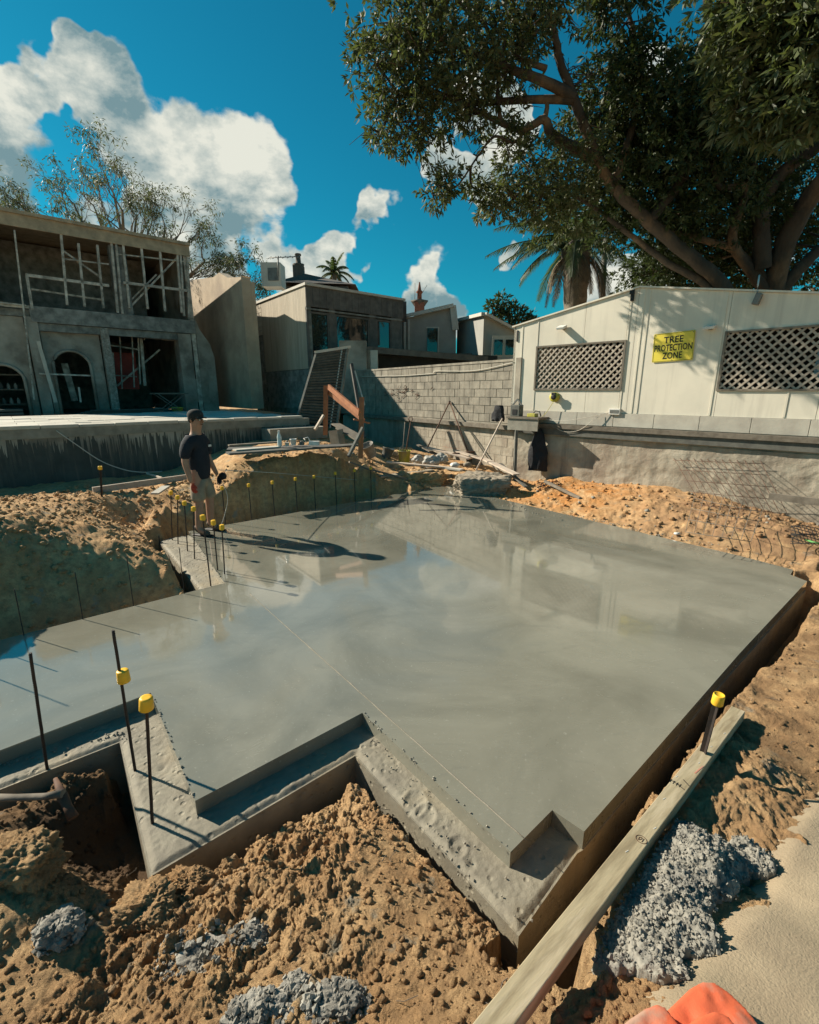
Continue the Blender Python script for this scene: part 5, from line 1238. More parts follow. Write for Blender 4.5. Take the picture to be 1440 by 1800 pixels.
# low wing with pier in front of the grey houses
lw = thing('low_wing', 'low flat roofed carport wing with a pale brick pier behind the block wall', 'carport', far(740, 650, 18.6))
mb = MB(); fpx(mb, 636, 616, 652, 690, 18.4, .5); mb.build('brick_pier', 'block', lw)
mb = MB(); fpx(mb, 652.5, 616, 664, 690, 18.3, .3); mb.build('post', 'trim', lw)
mb = MB(); a = far(630, 614, 18.3); b = far(852, 632, 20.5); mb.bar(a, b, .5, .22); mb.build('fascia', 'darkclad', lw)
mb = MB(); a = far(664, 650, 19.2); b = far(870, 655, 21.5); mb.bar(a, b, .3, 1.4); mb.build('back_panel', 'darkroom', lw)
mb = MB(); a = far(625, 620, 18.6); b = far(830, 622, 20.6); mb.hexa([a + Vector((0, 3, -.05)), b + Vector((0, 3, -.05)), b + Vector((0, 0, -.05)), a + Vector((0, 0, -.05)), a + Vector((0, 3, .02)), b + Vector((0, 3, .02)), b + Vector((0, 0, .02)), a + Vector((0, 0, .02))]); mb.build('roof', 'roofdark', lw)
mb = MB(); a = far(600, 600, 18.3); mb.box((far(622, 650, 18.2).x, 18.2, 2.6), (1.0, .3, 2.6)); mb.build('dark_wall', 'render', lw)

# leaning louvred panel
lp = thing('louvre_panel', 'tall dark louvred panel leaning against the house behind the pit', 'panel', far(560, 740, 14.0))
tl = far(556, 622, 14.2); tr = far(611, 612, 14.4); bl_ = far(520, 745, 13.0); br = far(592, 752, 13.2)
mb = MB(); mb.bar(tl, bl_, .06, .07); mb.build('stile', 'greywood', lp); mb = MB(); mb.bar(tr, br, .06, .07); mb.build('stile', 'oldwood', lp)
mb = MB(); mb.bar(tl + Vector((-.05, 0, .04)), tr + Vector((.1, 0, .04)), .09, .07); mb.build('top_rail', 'trim', lp)
mb = MB(); mb.bar(tr + Vector((-.15, -.03, 0)), br + Vector((-.18, -.03, 0)), .03, .03); mb.build('stile', 'trim', lp)
for i in range(26):
    f = (i + .7) / 27; a = tl.lerp(bl_, f); b = tr.lerp(br, f); mb = MB(); mb.bar(a, b, .015, .07, up=Vector((0, -.6, .8))); mb.build('slat', 'greywood', lp)
mb = MB(); mb.add([tl + Vector((0, .06, 0)), tr + Vector((0, .06, 0)), br + Vector((0, .06, 0)), bl_ + Vector((0, .06, 0)), tl + Vector((0, .08, 0)), tr + Vector((0, .08, 0)), br + Vector((0, .08, 0)), bl_ + Vector((0, .08, 0))], [(0, 1, 2, 3)[::-1], (4, 5, 6, 7), (0, 4, 5, 1), (1, 5, 6, 2), (2, 6, 7, 3), (3, 7, 4, 0)]); mb.build('backing', 'darkroom', lp)
mb = MB(); mb.bar(far(618, 640, 14.6), far(640, 770, 13.6), .08, .10); tag(mb.build('leaning_post', 'darkclad'), 'dark post leaning beside the louvred panel at the end of the block wall', 'post')
mb = MB(); mb.bar(far(624, 652, 13.9), far(641, 712, 13.5), .03, .03); tag(mb.build('pipe', 'trim'), 'thin pale pipe leaning at the left end of the block wall', 'pipe')

# ------------------------------------------------------------------ site clutter at the back
fr = thing('timber_hurdle', 'orange brown timber profile hurdle with two posts and a slanting rail', 'timber frame', at(600, 830, .5))
def pbar(x0, y0, D0, x1, y1, D1, w, h_, nm, m, par): mb = MB(); mb.bar(far(x0, y0, D0), far(x1, y1, D1), w, h_, up=Vector((0, 0, 1))); return mb.build(nm, m, par)
pbar(573, 678, 10.6, 572, 765, 10.5, .09, .09, 'post', 'redwood', fr); pbar(636, 698, 9.4, 634, 806, 9.3, .09, .09, 'post', 'redwood', fr)
pbar(578, 680, 10.5, 632, 726, 9.33, .045, .11, 'rail', 'redwood', fr); pbar(569, 730, 10.5, 554, 755, 10.3, .05, .05, 'brace', 'pinkboard', fr); pbar(578, 690, 10.6, 640, 740, 9.7, .04, .08, 'rail', 'redwood', fr)
pbar(638, 752, 9.2, 613, 802, 8.8, .045, .06, 'brace', 'greywood', fr); pbar(622, 737, 9.3, 650, 744, 9.5, .03, .03, 'peg', 'redwood', fr)
pb = thing('plywood_bench', 'makeshift bench of planks laid on the earth bank with drinks and tools on it', 'bench', at(500, 785, .98))
zt = 1.0
def pz(x, y, z): return at(x, y, z)
mb = MB(); mb.bar(at(400, 797, 1.02), at(625, 782, 1.02), .30, .035); mb.build('board', 'greywood', pb)
mb = MB(); mb.bar(at(412, 791, 1.055), at(490, 785, 1.055), .20, .022); mb.build('board', 'paving', pb)
mb = MB(); mb.bar(at(402, 783, 1.06), at(492, 777, 1.06), .10, .03); mb.build('board', 'oldwood', pb)
mb = MB(); mb.bar(at(400, 789, 1.03), at(600, 783, 1.03), .42, .02); mb.build('board', 'darkclad', pb)
bo = thing('water_bottle', 'clear plastic water bottle standing on the bench', 'bottle', at(492, 783, 1.075))
c = at(492, 784, 1.07); mb = MB(); mb.lathe(c, [(.04, 0), (.044, .02), (.044, .10), (.038, .12), (.044, .14), (.044, .18), (.02, .25), (.018, .27)], 14); mb.build('bottle_body', 'clearplastic', bo); mb = MB(); mb.lathe(c + Vector((0, 0, .27)), [(.021, 0), (.021, .03)], 12); mb.build('cap', 'white', bo)
c = at(516, 782, 1.07); bucket('paint_pail', 'small white pail on the bench right of the bottle', c, .065, .12, 'white', handle=False, cat='pail')
c = at(505, 784, 1.07); mb = MB(); mb.lathe(c, [(.035, 0), (.045, .07), (.047, .07)], 12); tag(mb.build('cup', 'white'), 'white cup between the bottle and the pail', 'cup')
c = at(531, 782, 1.07); mb = MB(); mb.lathe(c, [(.05, 0), (.055, .06), (.03, .08)], 12); tag(mb.build('tin', 'greywood'), 'dark tin right of the white pail', 'tin')
c = at(553, 783, 1.07); mb = MB(); mb.box(c + Vector((0, 0, .045)), (.20, .10, .08)); mb.tube([c + Vector((-.16, 0, .05)), c + Vector((-.2, 0, .14)), c + Vector((-.12, 0, .16)), c + Vector((-.08, 0, .08))], .012, 6); tag(mb.build('power_tool', 'white', bevel=.01), 'white handled power tool lying on the bench', 'tool')
for i, (x, y, x2, y2, lab) in enumerate([(590, 745, 624, 764, 'upper of two grey planks stacked behind the right end of the bench'), (598, 752, 632, 772, 'lower of two grey planks stacked behind the right end of the bench')]):
    mb = MB(); mb.bar(at(x, y, 1.25), at(x2, y2, 1.05), .25, .03); tag(mb.build('plank', 'oldwood'), lab, 'plank', 'planks at the hurdle')
pbar(585, 770, 11, 600, 768, 10.9, .25, .35, 'block', 'pale_concrete', None); tag(bpy.data.objects['block'], 'pale concrete offcut behind the bench under the hurdle', 'block')
# terrace end step
mb = MB(); mb.bar(TW.p(2.2, .35, 1.05), TW.p(3.8, .35, 1.05), .5, .30); tag(mb.build('concrete_step', 'pale_concrete'), 'low concrete step at the right end of the terrace wall', 'step')

def gpt(x, y, z): q = at(x, y, z); q.z = gz(q.x, q.y, True); return q
c = gpt(658, 815, .35); t = bucket('bucket', 'dirty grey bucket tipped on its side beside the hurdle', c + Vector((-.05, 0, .10)), .155, .33, 'bucketgrey', ax=(-.35, -.35, .87), handle=False)
c = gpt(672, 812, .33); bucket('bucket', 'dark bucket behind the tipped grey bucket', c + Vector((.08, .25, .0)), .15, .26, 'greywood', ax=(.3, .1, .9), handle=False)
c = gpt(711, 811, .32); bucket('bucket', 'muddy yellow bucket full of tools near the block wall', c, .165, .33, 'bucketyellow')
cb = c.copy()
def tool(name, label, a, b, r, m, head=None, cat='tool'):
    t = thing(name, label, cat, b); mb = MB(); mb.tube([a, a.lerp(b, .5), b], r, 8); mb.build('handle', m, t)
    if head: head(t)
    return t
a = cb + Vector((.03, .1, .25)); b = far(722, 742, cb.y + .25)
def dh(t):
    mb = MB(); mb.tube([b, b + Vector((-.05, 0, .06)), b + Vector((-.04, 0, .13)), b + Vector((.04, 0, .13)), b + Vector((.05, 0, .06)), b], .014, 6); mb.build('d_grip', 'rust', t)
tool('shovel', 'shovel with a D grip handle standing in the yellow bucket', a, b, .015, 'rust', dh, 'shovel')
tool('hoe', 'thin handle leaning over the left rim of the yellow bucket', cb + Vector((-.05, .05, .2)), far(712, 742, cb.y + .6), .011, 'oldwood', None, 'handle')
# A shaped pipes
ap = thing('pipe_bipod', 'rusty pipes joined at the top as an A shape leaning on the block wall', 'pipe', gpt(790, 800, .3))
tp = BW.p(*[BW.hit(793, 706)[0], .05, 0]); tp.z = BW.hit(793, 706)[1]
q1 = gpt(751, 786, .4); q1 = far(752, 786, 11.9); q2 = far(822, 792, 12.0)
mb = MB(); mb.tube([tp, q1], .018, 8); mb.build('pipe', 'rust', ap); mb = MB(); mb.tube([tp, q2], .018, 8); mb.build('pipe', 'rust', ap); mb = MB(); mb.lathe(tp - Vector((0, 0, .03)), [(.03, 0), (.03, .05)], 10); mb.build('joint', 'black', ap)
# broom with cloth against the corner
a = gpt(838, 828, .35); a = far(837, 827, 10.9); b = far(880, 745, 11.25)
tool('broom', 'pale broom handle leaning against the wall corner under the black cloth', a, b + Vector((.06, .1, .12)), .02, 'pinkboard', None, 'broom')
def drape(name, label, cat, cx_, cy_, D, w, h_, m, seed=0, taper=.5, thick=.10):
    # hanging cloth: lathe-like body with folds
    top = far(cx_, cy_, D); mb = MB(); n = 28; rows = 14; vs = []
    for i in range(rows):
        f = i / (rows - 1); ww = w * (taper + (1 - taper) * min(1, f * 1.8) ** .7) * (1 if f < .92 else .9)
        for k in range(n):
            a = 2 * math.pi * k / n; fold = 1 + .22 * math.sin(a * 5 + seed + f * 1.5) * f + .25 * mnoise.noise(Vector((math.cos(a) * 1.5, math.sin(a) * 1.5, f * 3 + seed)))
            off = HW.d * math.cos(a) * ww / 2 * fold + HW.n * math.sin(a) * thick * fold
            vs.append(top + off - Vector((0, 0, f * h_ + .03 * math.sin(a * 3 + seed) * f)))
    fs = [(i * n + k, i * n + (k + 1) % n, (i + 1) * n + (k + 1) % n, (i + 1) * n + k) for i in range(rows - 1) for k in range(n)]
    mb.add(vs, fs, True); mb.add([vs[k] for k in range(n)], [tuple(range(n))]); mb.add([vs[(rows - 1) * n + k] for k in range(n)], [tuple(range(n))[::-1]])
    o = mb.build(name, m); tag(o, label, cat); return o
def ws(x, y): s, z = HW.hit(x, y); return s, z
def hang(name, label, cat, x, y, w, h_, seed, n=.12, taper=.5, thick=.1):
    s, z = HW.hit(x, y); p = HW.p(s, n, z); return drape_at(name, label, cat, p, w, h_, seed, taper, thick)
def drape_at(name, label, cat, top, w, h_, seed, taper, thick):
    q = H; mb = MB(); n = 28; rows = 14; vs = []
    for i in range(rows):
        f = i / (rows - 1); ww = w * (taper + (1 - taper) * min(1, f * 1.8) ** .7) * (1 if f < .92 else .88)
        for k in range(n):
            a = 2 * math.pi * k / n; fold = 1 + .16 * math.sin(a * 5 + seed + f * 1.5) * f + .25 * mnoise.noise(Vector((math.cos(a) * 1.5, math.sin(a) * 1.5, f * 3 + seed)))
            vs.append(top + HW.d * math.cos(a) * ww / 2 * fold + HW.n * math.sin(a) * thick * fold * (.5 + .5 * f) - Vector((0, 0, f * h_ + .03 * math.sin(a * 3 + seed) * f)))
    fs = [(i * n + k, i * n + (k + 1) % n, (i + 1) * n + (k + 1) % n, (i + 1) * n + k) for i in range(rows - 1) for k in range(n)]
    mb.add(vs, fs, True); mb.add([vs[k] for k in range(n)], [tuple(range(n))]); mb.add([vs[(rows - 1) * n + k] for k in range(n)], [tuple(range(n))[::-1]])
    o = mb.build(name, 'jacket'); tag(o, label, cat); return o
hang('jacket', 'long black jacket hanging on the retaining wall under the junction ledge', 'jacket', 955, 754, .46, .92, 1, .17, .25, .13)
hang('black_cloth', 'black cloth draped over the broom end at the wall corner', 'cloth', 886, 712, .34, .36, 4, .22, .55, .1)
# toolbox shelf at the corner
sh = thing('shelf_board', 'short board bracketed off the wall corner holding a radio and a tin', 'shelf', HW.p(.5, .3, 1.5))
a = HW.hit(900, 727); b = HW.hit(955, 722); mb = MB(); HW.box(mb, .02, .85, .03, .50, 1.50, 1.54); mb.build('board', 'oldwood', sh)
mb = MB(); HW.box(mb, .05, .83, .44, .47, 1.24, 1.498); mb.build('apron', 'pale_concrete', sh)
mb = MB(); mb.bar(HW.p(.32, .46, 0.0), HW.p(.28, .44, 1.24), .06, .09); mb.build('leg', 'greywood', sh)
rd = thing('site_radio', 'battered grey site radio standing on the corner shelf', 'radio', HW.p(.18, .3, 1.54))
mb = MB(); HW.box(mb, .06, .30, .22, .40, 1.542, 1.80); mb.build('case', 'greywood', rd, bevel=.012); mb = MB(); HW.box(mb, .12, .24, .401, .408, 1.58, 1.70); mb.build('panel', 'black', rd)
mb = MB(); mb.bar(HW.p(.06, .3, 1.80), HW.p(.18, .3, 1.93), .03, .03); mb.bar(HW.p(.18, .3, 1.93), HW.p(.31, .3, 1.78), .03, .03); mb.build('carry_handle', 'galv', rd)
cc = thing('circular_saw', 'small brass coloured power saw on the corner shelf', 'saw', HW.p(.6, .3, 1.54))
mb = MB(); HW.box(mb, .48, .68, .2, .36, 1.542, 1.62); mb.build('motor', 'bucketyellow', cc, bevel=.01); mb = MB(); mb.tube([HW.p(.6, .3, 1.62), HW.p(.66, .3, 1.68), HW.p(.76, .3, 1.66), HW.p(.8, .3, 1.56)], .014, 6); mb.build('handle', 'greywood', cc)

# planks and rubbish bags
for i, (x0, y0, z0, x1, y1, z1, w, m, lab) in enumerate([
        (748, 786, .62, 828, 806, .42, .22, 'pinkboard', 'pale board lying highest on the rubble, left of the others'),
        (800, 792, .55, 866, 812, .42, .16, 'pinkboard', 'pale board in the middle of the heap below the pink spray mark'),
        (850, 806, .52, 908, 834, .36, .16, 'pinkboard', 'pale board nearest the slab, ending by the hut corner'),
        (735, 782, .60, 770, 800, .45, .10, 'oldwood', 'short dark board behind the rubbish bags'),
        (880, 815, .40, 925, 856, .14, .08, 'greywood', 'dark stick leaning from the board heap down to the slab corner'),
        (680, 812, .45, 790, 822, .34, .14, 'pinkboard', 'flat board lying in front of the yellow bucket')]):
    mb = MB(); mb.bar(at(x0, y0, z0), at(x1, y1, z1), w, .03); tag(mb.build('board', m), lab, 'board', 'loose boards at the back of the pit')
for i, (x, y, z, s, lab) in enumerate([(735, 808, .40, (.15, .12, .13), 'small white rubbish sack beside the yellow bucket'), (757, 812, .40, (.20, .15, .15), 'bulging pale rubbish sack in the middle of the rubble'), (776, 806, .42, (.17, .14, .12), 'dark streaked sack under the highest board')]):
    q = at(x, y, z); lump('rubbish_sack', lab, 'sack', q, s, 'bag', .4, 4, 30 + i, 1.6, 'rubbish sacks')
for i, (x, y, z, s, lab) in enumerate([(690, 822, .3, (.10, .08, .06), 'lump of rubble under the flat board'), (800, 818, .33, (.12, .09, .07), 'white rubble lump in front of the boards'), (822, 817, .33, (.10, .08, .07), 'square rubble lump right of the white one'), (648, 795, .5, (.12, .1, .08), 'rubble lump at the hurdle post'), (1190, 938, .05, (.045, .03, .02), 'white stone on the slab edge below the mesh'), (690, 800, .42, (.14, .1, .1), 'grey lump between the two buckets')]):
    q = at(x, y, z); lump('rubble_lump', lab, 'rubble', q, s, 'rubble' if i not in (1, 4) else 'white', .3, 3, 50 + i, 1.2, 'rubble lumps')
for i, (x, y, r_, m_, lab) in enumerate([(687, 806, .10, 'white', 'small white tub between the buckets and the hurdle'), (826, 806, .11, 'greywood', 'dark tin on the rubble under the nearest pale board'), (790, 800, .09, 'white', 'white tub behind the rubbish sacks')]):
    c = gpt(x, y, .33); bucket('paint_tub', lab, c, r_, r_ * 1.7, m_, handle=False, cat='tub')
for i, (x0, y0, z0, x1, y1, z1, w, m, lab) in enumerate([
        (668, 838, .22, 760, 826, .30, .20, 'rubble', 'wide dusty board lying on the soil behind the far slab corner'), (640, 822, .55, 716, 842, .22, .10, 'oldwood', 'old plank sloping down from the hurdle post to the slab corner'),
        (795, 798, .50, 850, 792, .55, .06, 'rust', 'rusty bar lying on the boards by the pink spray mark'), (768, 820, .34, 812, 826, .33, .16, 'paving', 'short pale offcut in front of the rubbish sacks'), (615, 812, .70, 650, 826, .50, .12, 'oldwood', 'short plank stub at the foot of the hurdle')]):
    mb = MB(); mb.bar(at(x0, y0, z0), at(x1, y1, z1), w, .035); tag(mb.build('board', m), lab, 'board', 'loose boards at the back of the pit')
# broken concrete footing block
bk = MB(); P_ = [at(790, 872, .02), at(858, 872, .02), at(905, 862, .02), at(870, 835, .02), at(795, 832, .02)]
import bmesh as _b
lump('broken_footing', 'block of rough broken concrete jutting over the far slab corner', 'broken concrete', at(852, 868, .05) + Vector((0, .42, .06)), (.62, .42, .30), 'rubble', .22, 6, 66, 1.2, fine=.08, boxy=.85)
lump('earth_block', 'dark undercut block of earth left of the broken concrete', 'earth', at(752, 850, .05) + Vector((-.15, .35, .02)), (.60, .36, .26), 'dirt', .28, 6, 67, 1.3, fine=.1, boxy=.6)

# mesh sheet leaning on the wall
ms = thing('steel_mesh', 'rusty square reinforcing mesh sheet leaning against the retaining wall', 'mesh', HW.p(4.0, .3, .3))
tl = far(1185, 806, HW.p(HW.hit(1185, 806)[0], .05, 0).y); tr = far(1338, 812, HW.p(HW.hit(1338, 812)[0], .05, 0).y)
bl2 = at(1235, 890, .32); br2 = at(1385, 905, .32)
for i in range(13):
    f = i / 12; a = tl.lerp(tr, f); b = bl2.lerp(br2, f); mb = MB(); mb.tube([a + (a - b) * .04, b], .0045, 5); mb.build('bar', 'rust', ms)
for i in range(5):
    f = .04 + i * .235; a = tl.lerp(bl2, f); b = tr.lerp(br2, f); mb = MB(); mb.tube([a + (a - b) * .03, b + (b - a) * .03], .0045, 5); mb.build('cross_bar', 'rust', ms)
ms2 = thing('steel_mesh', 'second mesh sheet lying lower over the orange soil bank, pale with clay', 'mesh', at(1250, 940, .15))
tl = at(1225, 860, .56); tr = at(1345, 885, .58); bl2 = at(1205, 935, .29); br2 = at(1320, 952, .28)
for i in range(8): f = i / 7; mb = MB(); mb.tube([tl.lerp(tr, f), bl2.lerp(br2, f)], .0035, 5); mb.build('bar', 'oldwood', ms2)
for i in range(5): f = i / 4; mb = MB(); mb.tube([tl.lerp(bl2, f), tr.lerp(br2, f)], .0045, 5); mb.build('cross_bar', 'oldwood', ms2)
# black plastic mesh on the ground by the right edge
for (c_, u_, v_, nu, nv, lab) in ((at(1390, 925, .32), Vector((.9, -.55, .0)), Vector((-.25, -.35, -.12)), 26, 12, 'black plastic netting lying on the soil at the right edge'), (at(945, 850, .22), Vector((.55, .15, .0)), Vector((-.1, -.35, -.05)), 14, 9, 'scrap of black netting at the foot of the hut corner')):
    mb = MB()
    for i in range(nu): p = c_ + u_ * (i / nu); mb.tube([p + Vector((0, 0, .03 * mnoise.noise(p * 4))) + v_ * (k / 6) + Vector((0, 0, .03 * math.sin(k + i * .2))) + u_ * (.10 * k / 6) for k in range(7)], .005, 4)
    for j in range(nv): p = c_ + v_ * (j / nv); mb.tube([p + u_ * (k / 8) + Vector((0, 0, .03 * math.sin(k * 1.3 + j))) for k in range(9)], .005, 4)
    tag(mb.build('plastic_netting', 'black'), lab, 'netting')
mb = MB(); mb.bar(at(1352, 872, .55), at(1500, 890, .55), .05, .10); tag(mb.build('plank', 'oldwood'), 'weathered plank propped along the retaining wall at the right edge', 'plank')
mb = MB(); mb.bar(at(958, 846, .28), at(1020, 876, .13), .05, .05); tag(mb.build('stick', 'oldwood'), 'dark square stick with a white tip lying on the orange soil', 'stick')
mb = MB(); mb.bar(at(1050, 760, 1.1) , at(1060, 760, 1.1), .02, .02) if False else None
cable('garden_hose', 'bit of green hose on the soil by the right edge', [at(1415, 948, .22), at(1440, 955, .22), at(1475, 950, .22)], .014, 'greenhose', cat='hose')
# timbers on the left behind the mound
mb = MB(); mb.bar(at(163, 862, .42), at(335, 838, .46), .05, .11); tag(mb.build('plank', 'pinkboard'), 'long plank on edge along the lit soil left of the worker', 'plank')
mb = MB(); mb.bar(at(258, 832, .48), at(284, 840, .48), .03, .03); tag(mb.build('stick', 'pinkboard'), 'short pale stick poking up behind the long plank', 'stick')
mb = MB(); mb.bar(at(272, 868, .38), at(292, 855, .42), .14, .03); tag(mb.build('board', 'paving'), 'flat broken board on the soil left of the worker', 'board')
cable('water_hose', 'white hose sagging down the shaded terrace wall to the soil', [TW.p(-1.95, .05, 1.36), TW.p(-1.7, .15, 1.1), TW.p(-1.35, .35, .75), TW.p(-1.0, .5, .55), TW.p(-.7, .6, .47), TW.p(-.3, .6, .44)], .010, 'rope', cat='hose')
ws_ = at(390, 826, .9)
cable('string_line', 'taut white string speckled with cement running from the worker over the bank', [far(385, 826, 7.0), far(480, 831, 8.2), far(560, 838, 9.2), far(640, 845, 10.0), far(690, 852, 10.3)], .006, 'rope', cat='string line')

# ------------------------------------------------------------------ the worker
def skinned(name, verts, edges, radii, m, parent, loc, root=0, sub=2):
    me = bpy.data.meshes.new(name); me.from_pydata([tuple(Vector(v)) for v in verts], edges, [])
    o = place(name, me, parent, loc); bpy.context.view_layer.objects.active = o
    sk = o.modifiers.new('skin', 'SKIN'); 
    if not me.skin_vertices: 
        pass
    for i, r in enumerate(radii):
        me.skin_vertices[0].data[i].radius = r if isinstance(r, tuple) else (r, r)
        me.skin_vertices[0].data[i].use_root = (i == root)
    sk.use_smooth_shade = True; sk.branch_smoothing = .3
    s = o.modifiers.new('sub', 'SUBSURF'); s.levels = sub; s.render_levels = sub
    me.materials.append(M[m]); return o
wk_base = at(362, 936, 0); wk = thing('person', 'worker in black t shirt and beige shorts standing on the slab edge looking right', 'person', wk_base)
yaw = rad(14)       # front of the body turned to the right of the camera
def W(x, y, z): # body frame: x = his left, y = front, z up; returns offset in world
    f = Vector((math.cos(yaw), -math.sin(yaw), 0)); l = Vector((math.sin(yaw), math.cos(yaw), 0)); return l * x + f * y + Vector((0, 0, z))
body_v = [W(0, 0, .93), W(0, .01, 1.12), W(0, .02, 1.28), W(0, .0, 1.42), W(0, .02, 1.54),                 # 0-4 pelvis..neck
          W(.18, 0, 1.38), W(.25, -.02, 1.14), W(.27, .07, .93), W(.27, .11, .85),                        # 5-8 left arm
          W(-.18, 0, 1.38), W(-.26, -.01, 1.13), W(-.27, .05, .90), W(-.27, .07, .82),                    # 9-12 right arm
          W(.10, 0, .88), W(.12, .04, .50), W(.14, -.01, .10), W(.14, .12, .05),                          # 13-16 left leg
          W(-.10, 0, .88), W(-.13, .05, .50), W(-.16, .01, .10), W(-.16, .14, .05)]                       # 17-20 right leg
be = [(0, 1), (1, 2), (2, 3), (3, 4), (3, 5), (5, 6), (6, 7), (7, 8), (3, 9), (9, 10), (10, 11), (11, 12), (0, 13), (13, 14), (14, 15), (15, 16), (0, 17), (17, 18), (18, 19), (19, 20)]
br_ = [.13, .125, .12, .075, .068, .055, .052, .038, .026, .055, .052, .038, .026, .10, .068, .048, .04, .10, .068, .048, .04]
# head joined to the same surface
body_v += [W(0, .04, 1.60), W(0, .055, 1.69), W(0, .05, 1.76)]; be += [(4, 21), (21, 22), (22, 23)]; br_ += [.080, .095, .06]
bd = skinned('body', body_v, be, br_, 'skin', wk, wk_base)
# hands: palm, fingers and thumb rooted in the wrists
for side_, wi, nm in ((1, 8, 'left'), (-1, 12, 'right')):
    w0 = body_v[wi]; dn_ = W(0, .25, -1).normalized()
    hv = [w0, w0 + dn_ * .05]; he = [(0, 1)]; hr_ = [.026, .030]
    for k, L_ in enumerate((.06, .068, .064, .05)):
        o_ = W(0, (k - 1.5) * .021, 0); i0 = len(hv); hv += [w0 + dn_ * .085 + o_, w0 + dn_ * (.085 + L_ * .55) + o_ + W(-side_ * .008, 0, 0), w0 + dn_ * (.085 + L_) + o_ + W(-side_ * .028, 0, 0)]; he += [(1, i0), (i0, i0 + 1), (i0 + 1, i0 + 2)]; hr_ += [.0115, .010, .008]
    i0 = len(hv); hv += [w0 + dn_ * .03 + W(0, .035, 0), w0 + dn_ * .075 + W(-side_ * .01, .06, 0)]; he += [(0, i0), (i0, i0 + 1)]; hr_ += [.014, .010]
    skinned('glove' if side_ < 0 else 'glove', hv, he, hr_, 'glove' if side_ < 0 else 'shirt', wk, wk_base, sub=2)
# shirt: torso plus sleeves
sv = [W(0, .0, .80), W(0, .01, .98), W(0, .02, 1.18), W(0, .02, 1.31), W(0, .01, 1.41), W(.155, -.0, 1.42), W(.228, -.005, 1.30), W(.258, -.01, 1.15), W(-.155, -.0, 1.42), W(-.228, -.005, 1.30), W(-.264, -.005, 1.14), W(0, .01, 1.485)]
se = [(0, 1), (1, 2), (2, 3), (3, 4), (4, 5), (5, 6), (6, 7), (4, 8), (8, 9), (9, 10), (4, 11)]
skinned('shirt', sv, se, [.165, .165, .17, .175, .155, .108, .088, .076, .108, .088, .076, .078], 'shirt', wk, wk_base)
shv = [W(0, 0, .93), W(0, .0, .87), W(.095, .01, .80), W(.118, .03, .62), W(.128, .04, .50), W(-.095, .01, .80), W(-.122, .035, .62), W(-.134, .045, .50)]
skinned('shorts', shv, [(0, 1), (1, 2), (2, 3), (3, 4), (1, 5), (5, 6), (6, 7)], [.15, .15, .125, .112, .108, .125, .112, .108], 'shorts', wk, wk_base)
for s_ in (1, -1):
    q = W(s_ * .15, .0, 0); bv = [q + W(0, -.03, .17), q + W(0, -.02, .08), q + W(0, -.05, .05), q + W(0, .10, .045), q + W(s_ * .01, .19, .04)]
    skinned('boot', bv, [(0, 1), (1, 2), (1, 3), (3, 4)], [.055, .055, .05, .048, .040], 'boots', wk, wk_base)
    mb = MB(); mb.tube([wk_base + q + W(0, -.1, .012), wk_base + q + W(0, .10, .012), wk_base + q + W(0, .23, .012)], [.04, .052, .04], 10, flat=.25); mb.build('sole', 'black', wk)
hc = wk_base + W(0, .055, 1.705)
# face
mb = MB(); mb.tube([hc + W(0, .085, .01), hc + W(0, .115, -.03), hc + W(0, .09, -.045)], [.010, .016, .010], 8); mb.build('nose', 'skin', wk)
for s_ in (1, -1):
    mb = MB(); mb.lathe(hc + W(s_ * .033, .083, .0), [(.012, -.004), (.009, .006), (.002, .009)], 10, W(0, 1, 0)); mb.build('eye', 'white', wk)
    mb = MB(); mb.tube([hc + W(s_ * .09, -.01, .03), hc + W(s_ * .10, -.02, .0), hc + W(s_ * .09, -.01, -.035)], [.010, .014, .009], 8); mb.build('ear', 'skin', wk)
mb = MB(); mb.tube([hc + W(.025, .083, -.065), hc + W(0, .092, -.067), hc + W(-.025, .083, -.065)], [.004, .007, .004], 6); mb.build('mouth', 'rust', wk)
mb = MB(); mb.lathe(hc + W(0, -.03, -.055), [(.05, 0), (.088, .03), (.092, .07), (.09, .1)], 18); mb.build('hair', 'black', wk)
mb = MB(); c = hc + W(0, -.01, .025)
n = 20; prof_ = [(.106, 0), (.112, .03), (.108, .065), (.085, .10), (.045, .12), (.001, .126)]
mb.lathe(c, prof_, n)
mb.build('cap', 'cap', wk)
mb = MB(); bp = [c + W(math.sin(a) * .085, .085 + math.cos(a) * .085, .012 - .015 * abs(math.sin(a))) for a in np.linspace(-1.5, 1.5, 10)]; bp2 = [c + W(math.sin(a) * .095, .05 + math.cos(a) * .03, .018) for a in np.linspace(-1.5, 1.5, 10)]
mb.add(bp + bp2 + [p - Vector((0, 0, .008)) for p in bp + bp2], [(i, i + 1, i + 11, i + 10) for i in range(9)] + [(i + 20, i + 30, i + 31, i + 21) for i in range(9)] + [(i, i + 20, i + 21, i + 1) for i in range(9)], True); mb.build('cap_brim', 'cap', wk)
mb = MB(); p_ = wk_base + W(.06, .188, 1.33); mb.box(p_, (.012, .055, .03), Matrix((W(0, 1, 0), W(1, 0, 0), Vector((0, 0, 1)))).transposed()); mb.build('chest_logo', 'white', wk)
mb = MB(); p_ = wk_base + W(.27, .2, .84); mb.lathe(p_, [(.02, -.03), (.055, -.025), (.055, .025), (.02, .03)], 18, W(1, 0, 0)); tag(mb.build('string_reel', 'black'), 'black string reel held at the worker\'s left hand', 'reel')
cable('loose_string', 'white string looping down from the worker\'s hand to the slab', [wk_base + W(.27, .15, .82), wk_base + W(.34, .2, .5), wk_base + W(.28, .15, .2), wk_base + W(.22, .1, .03)], .005, 'rope', cat='string')

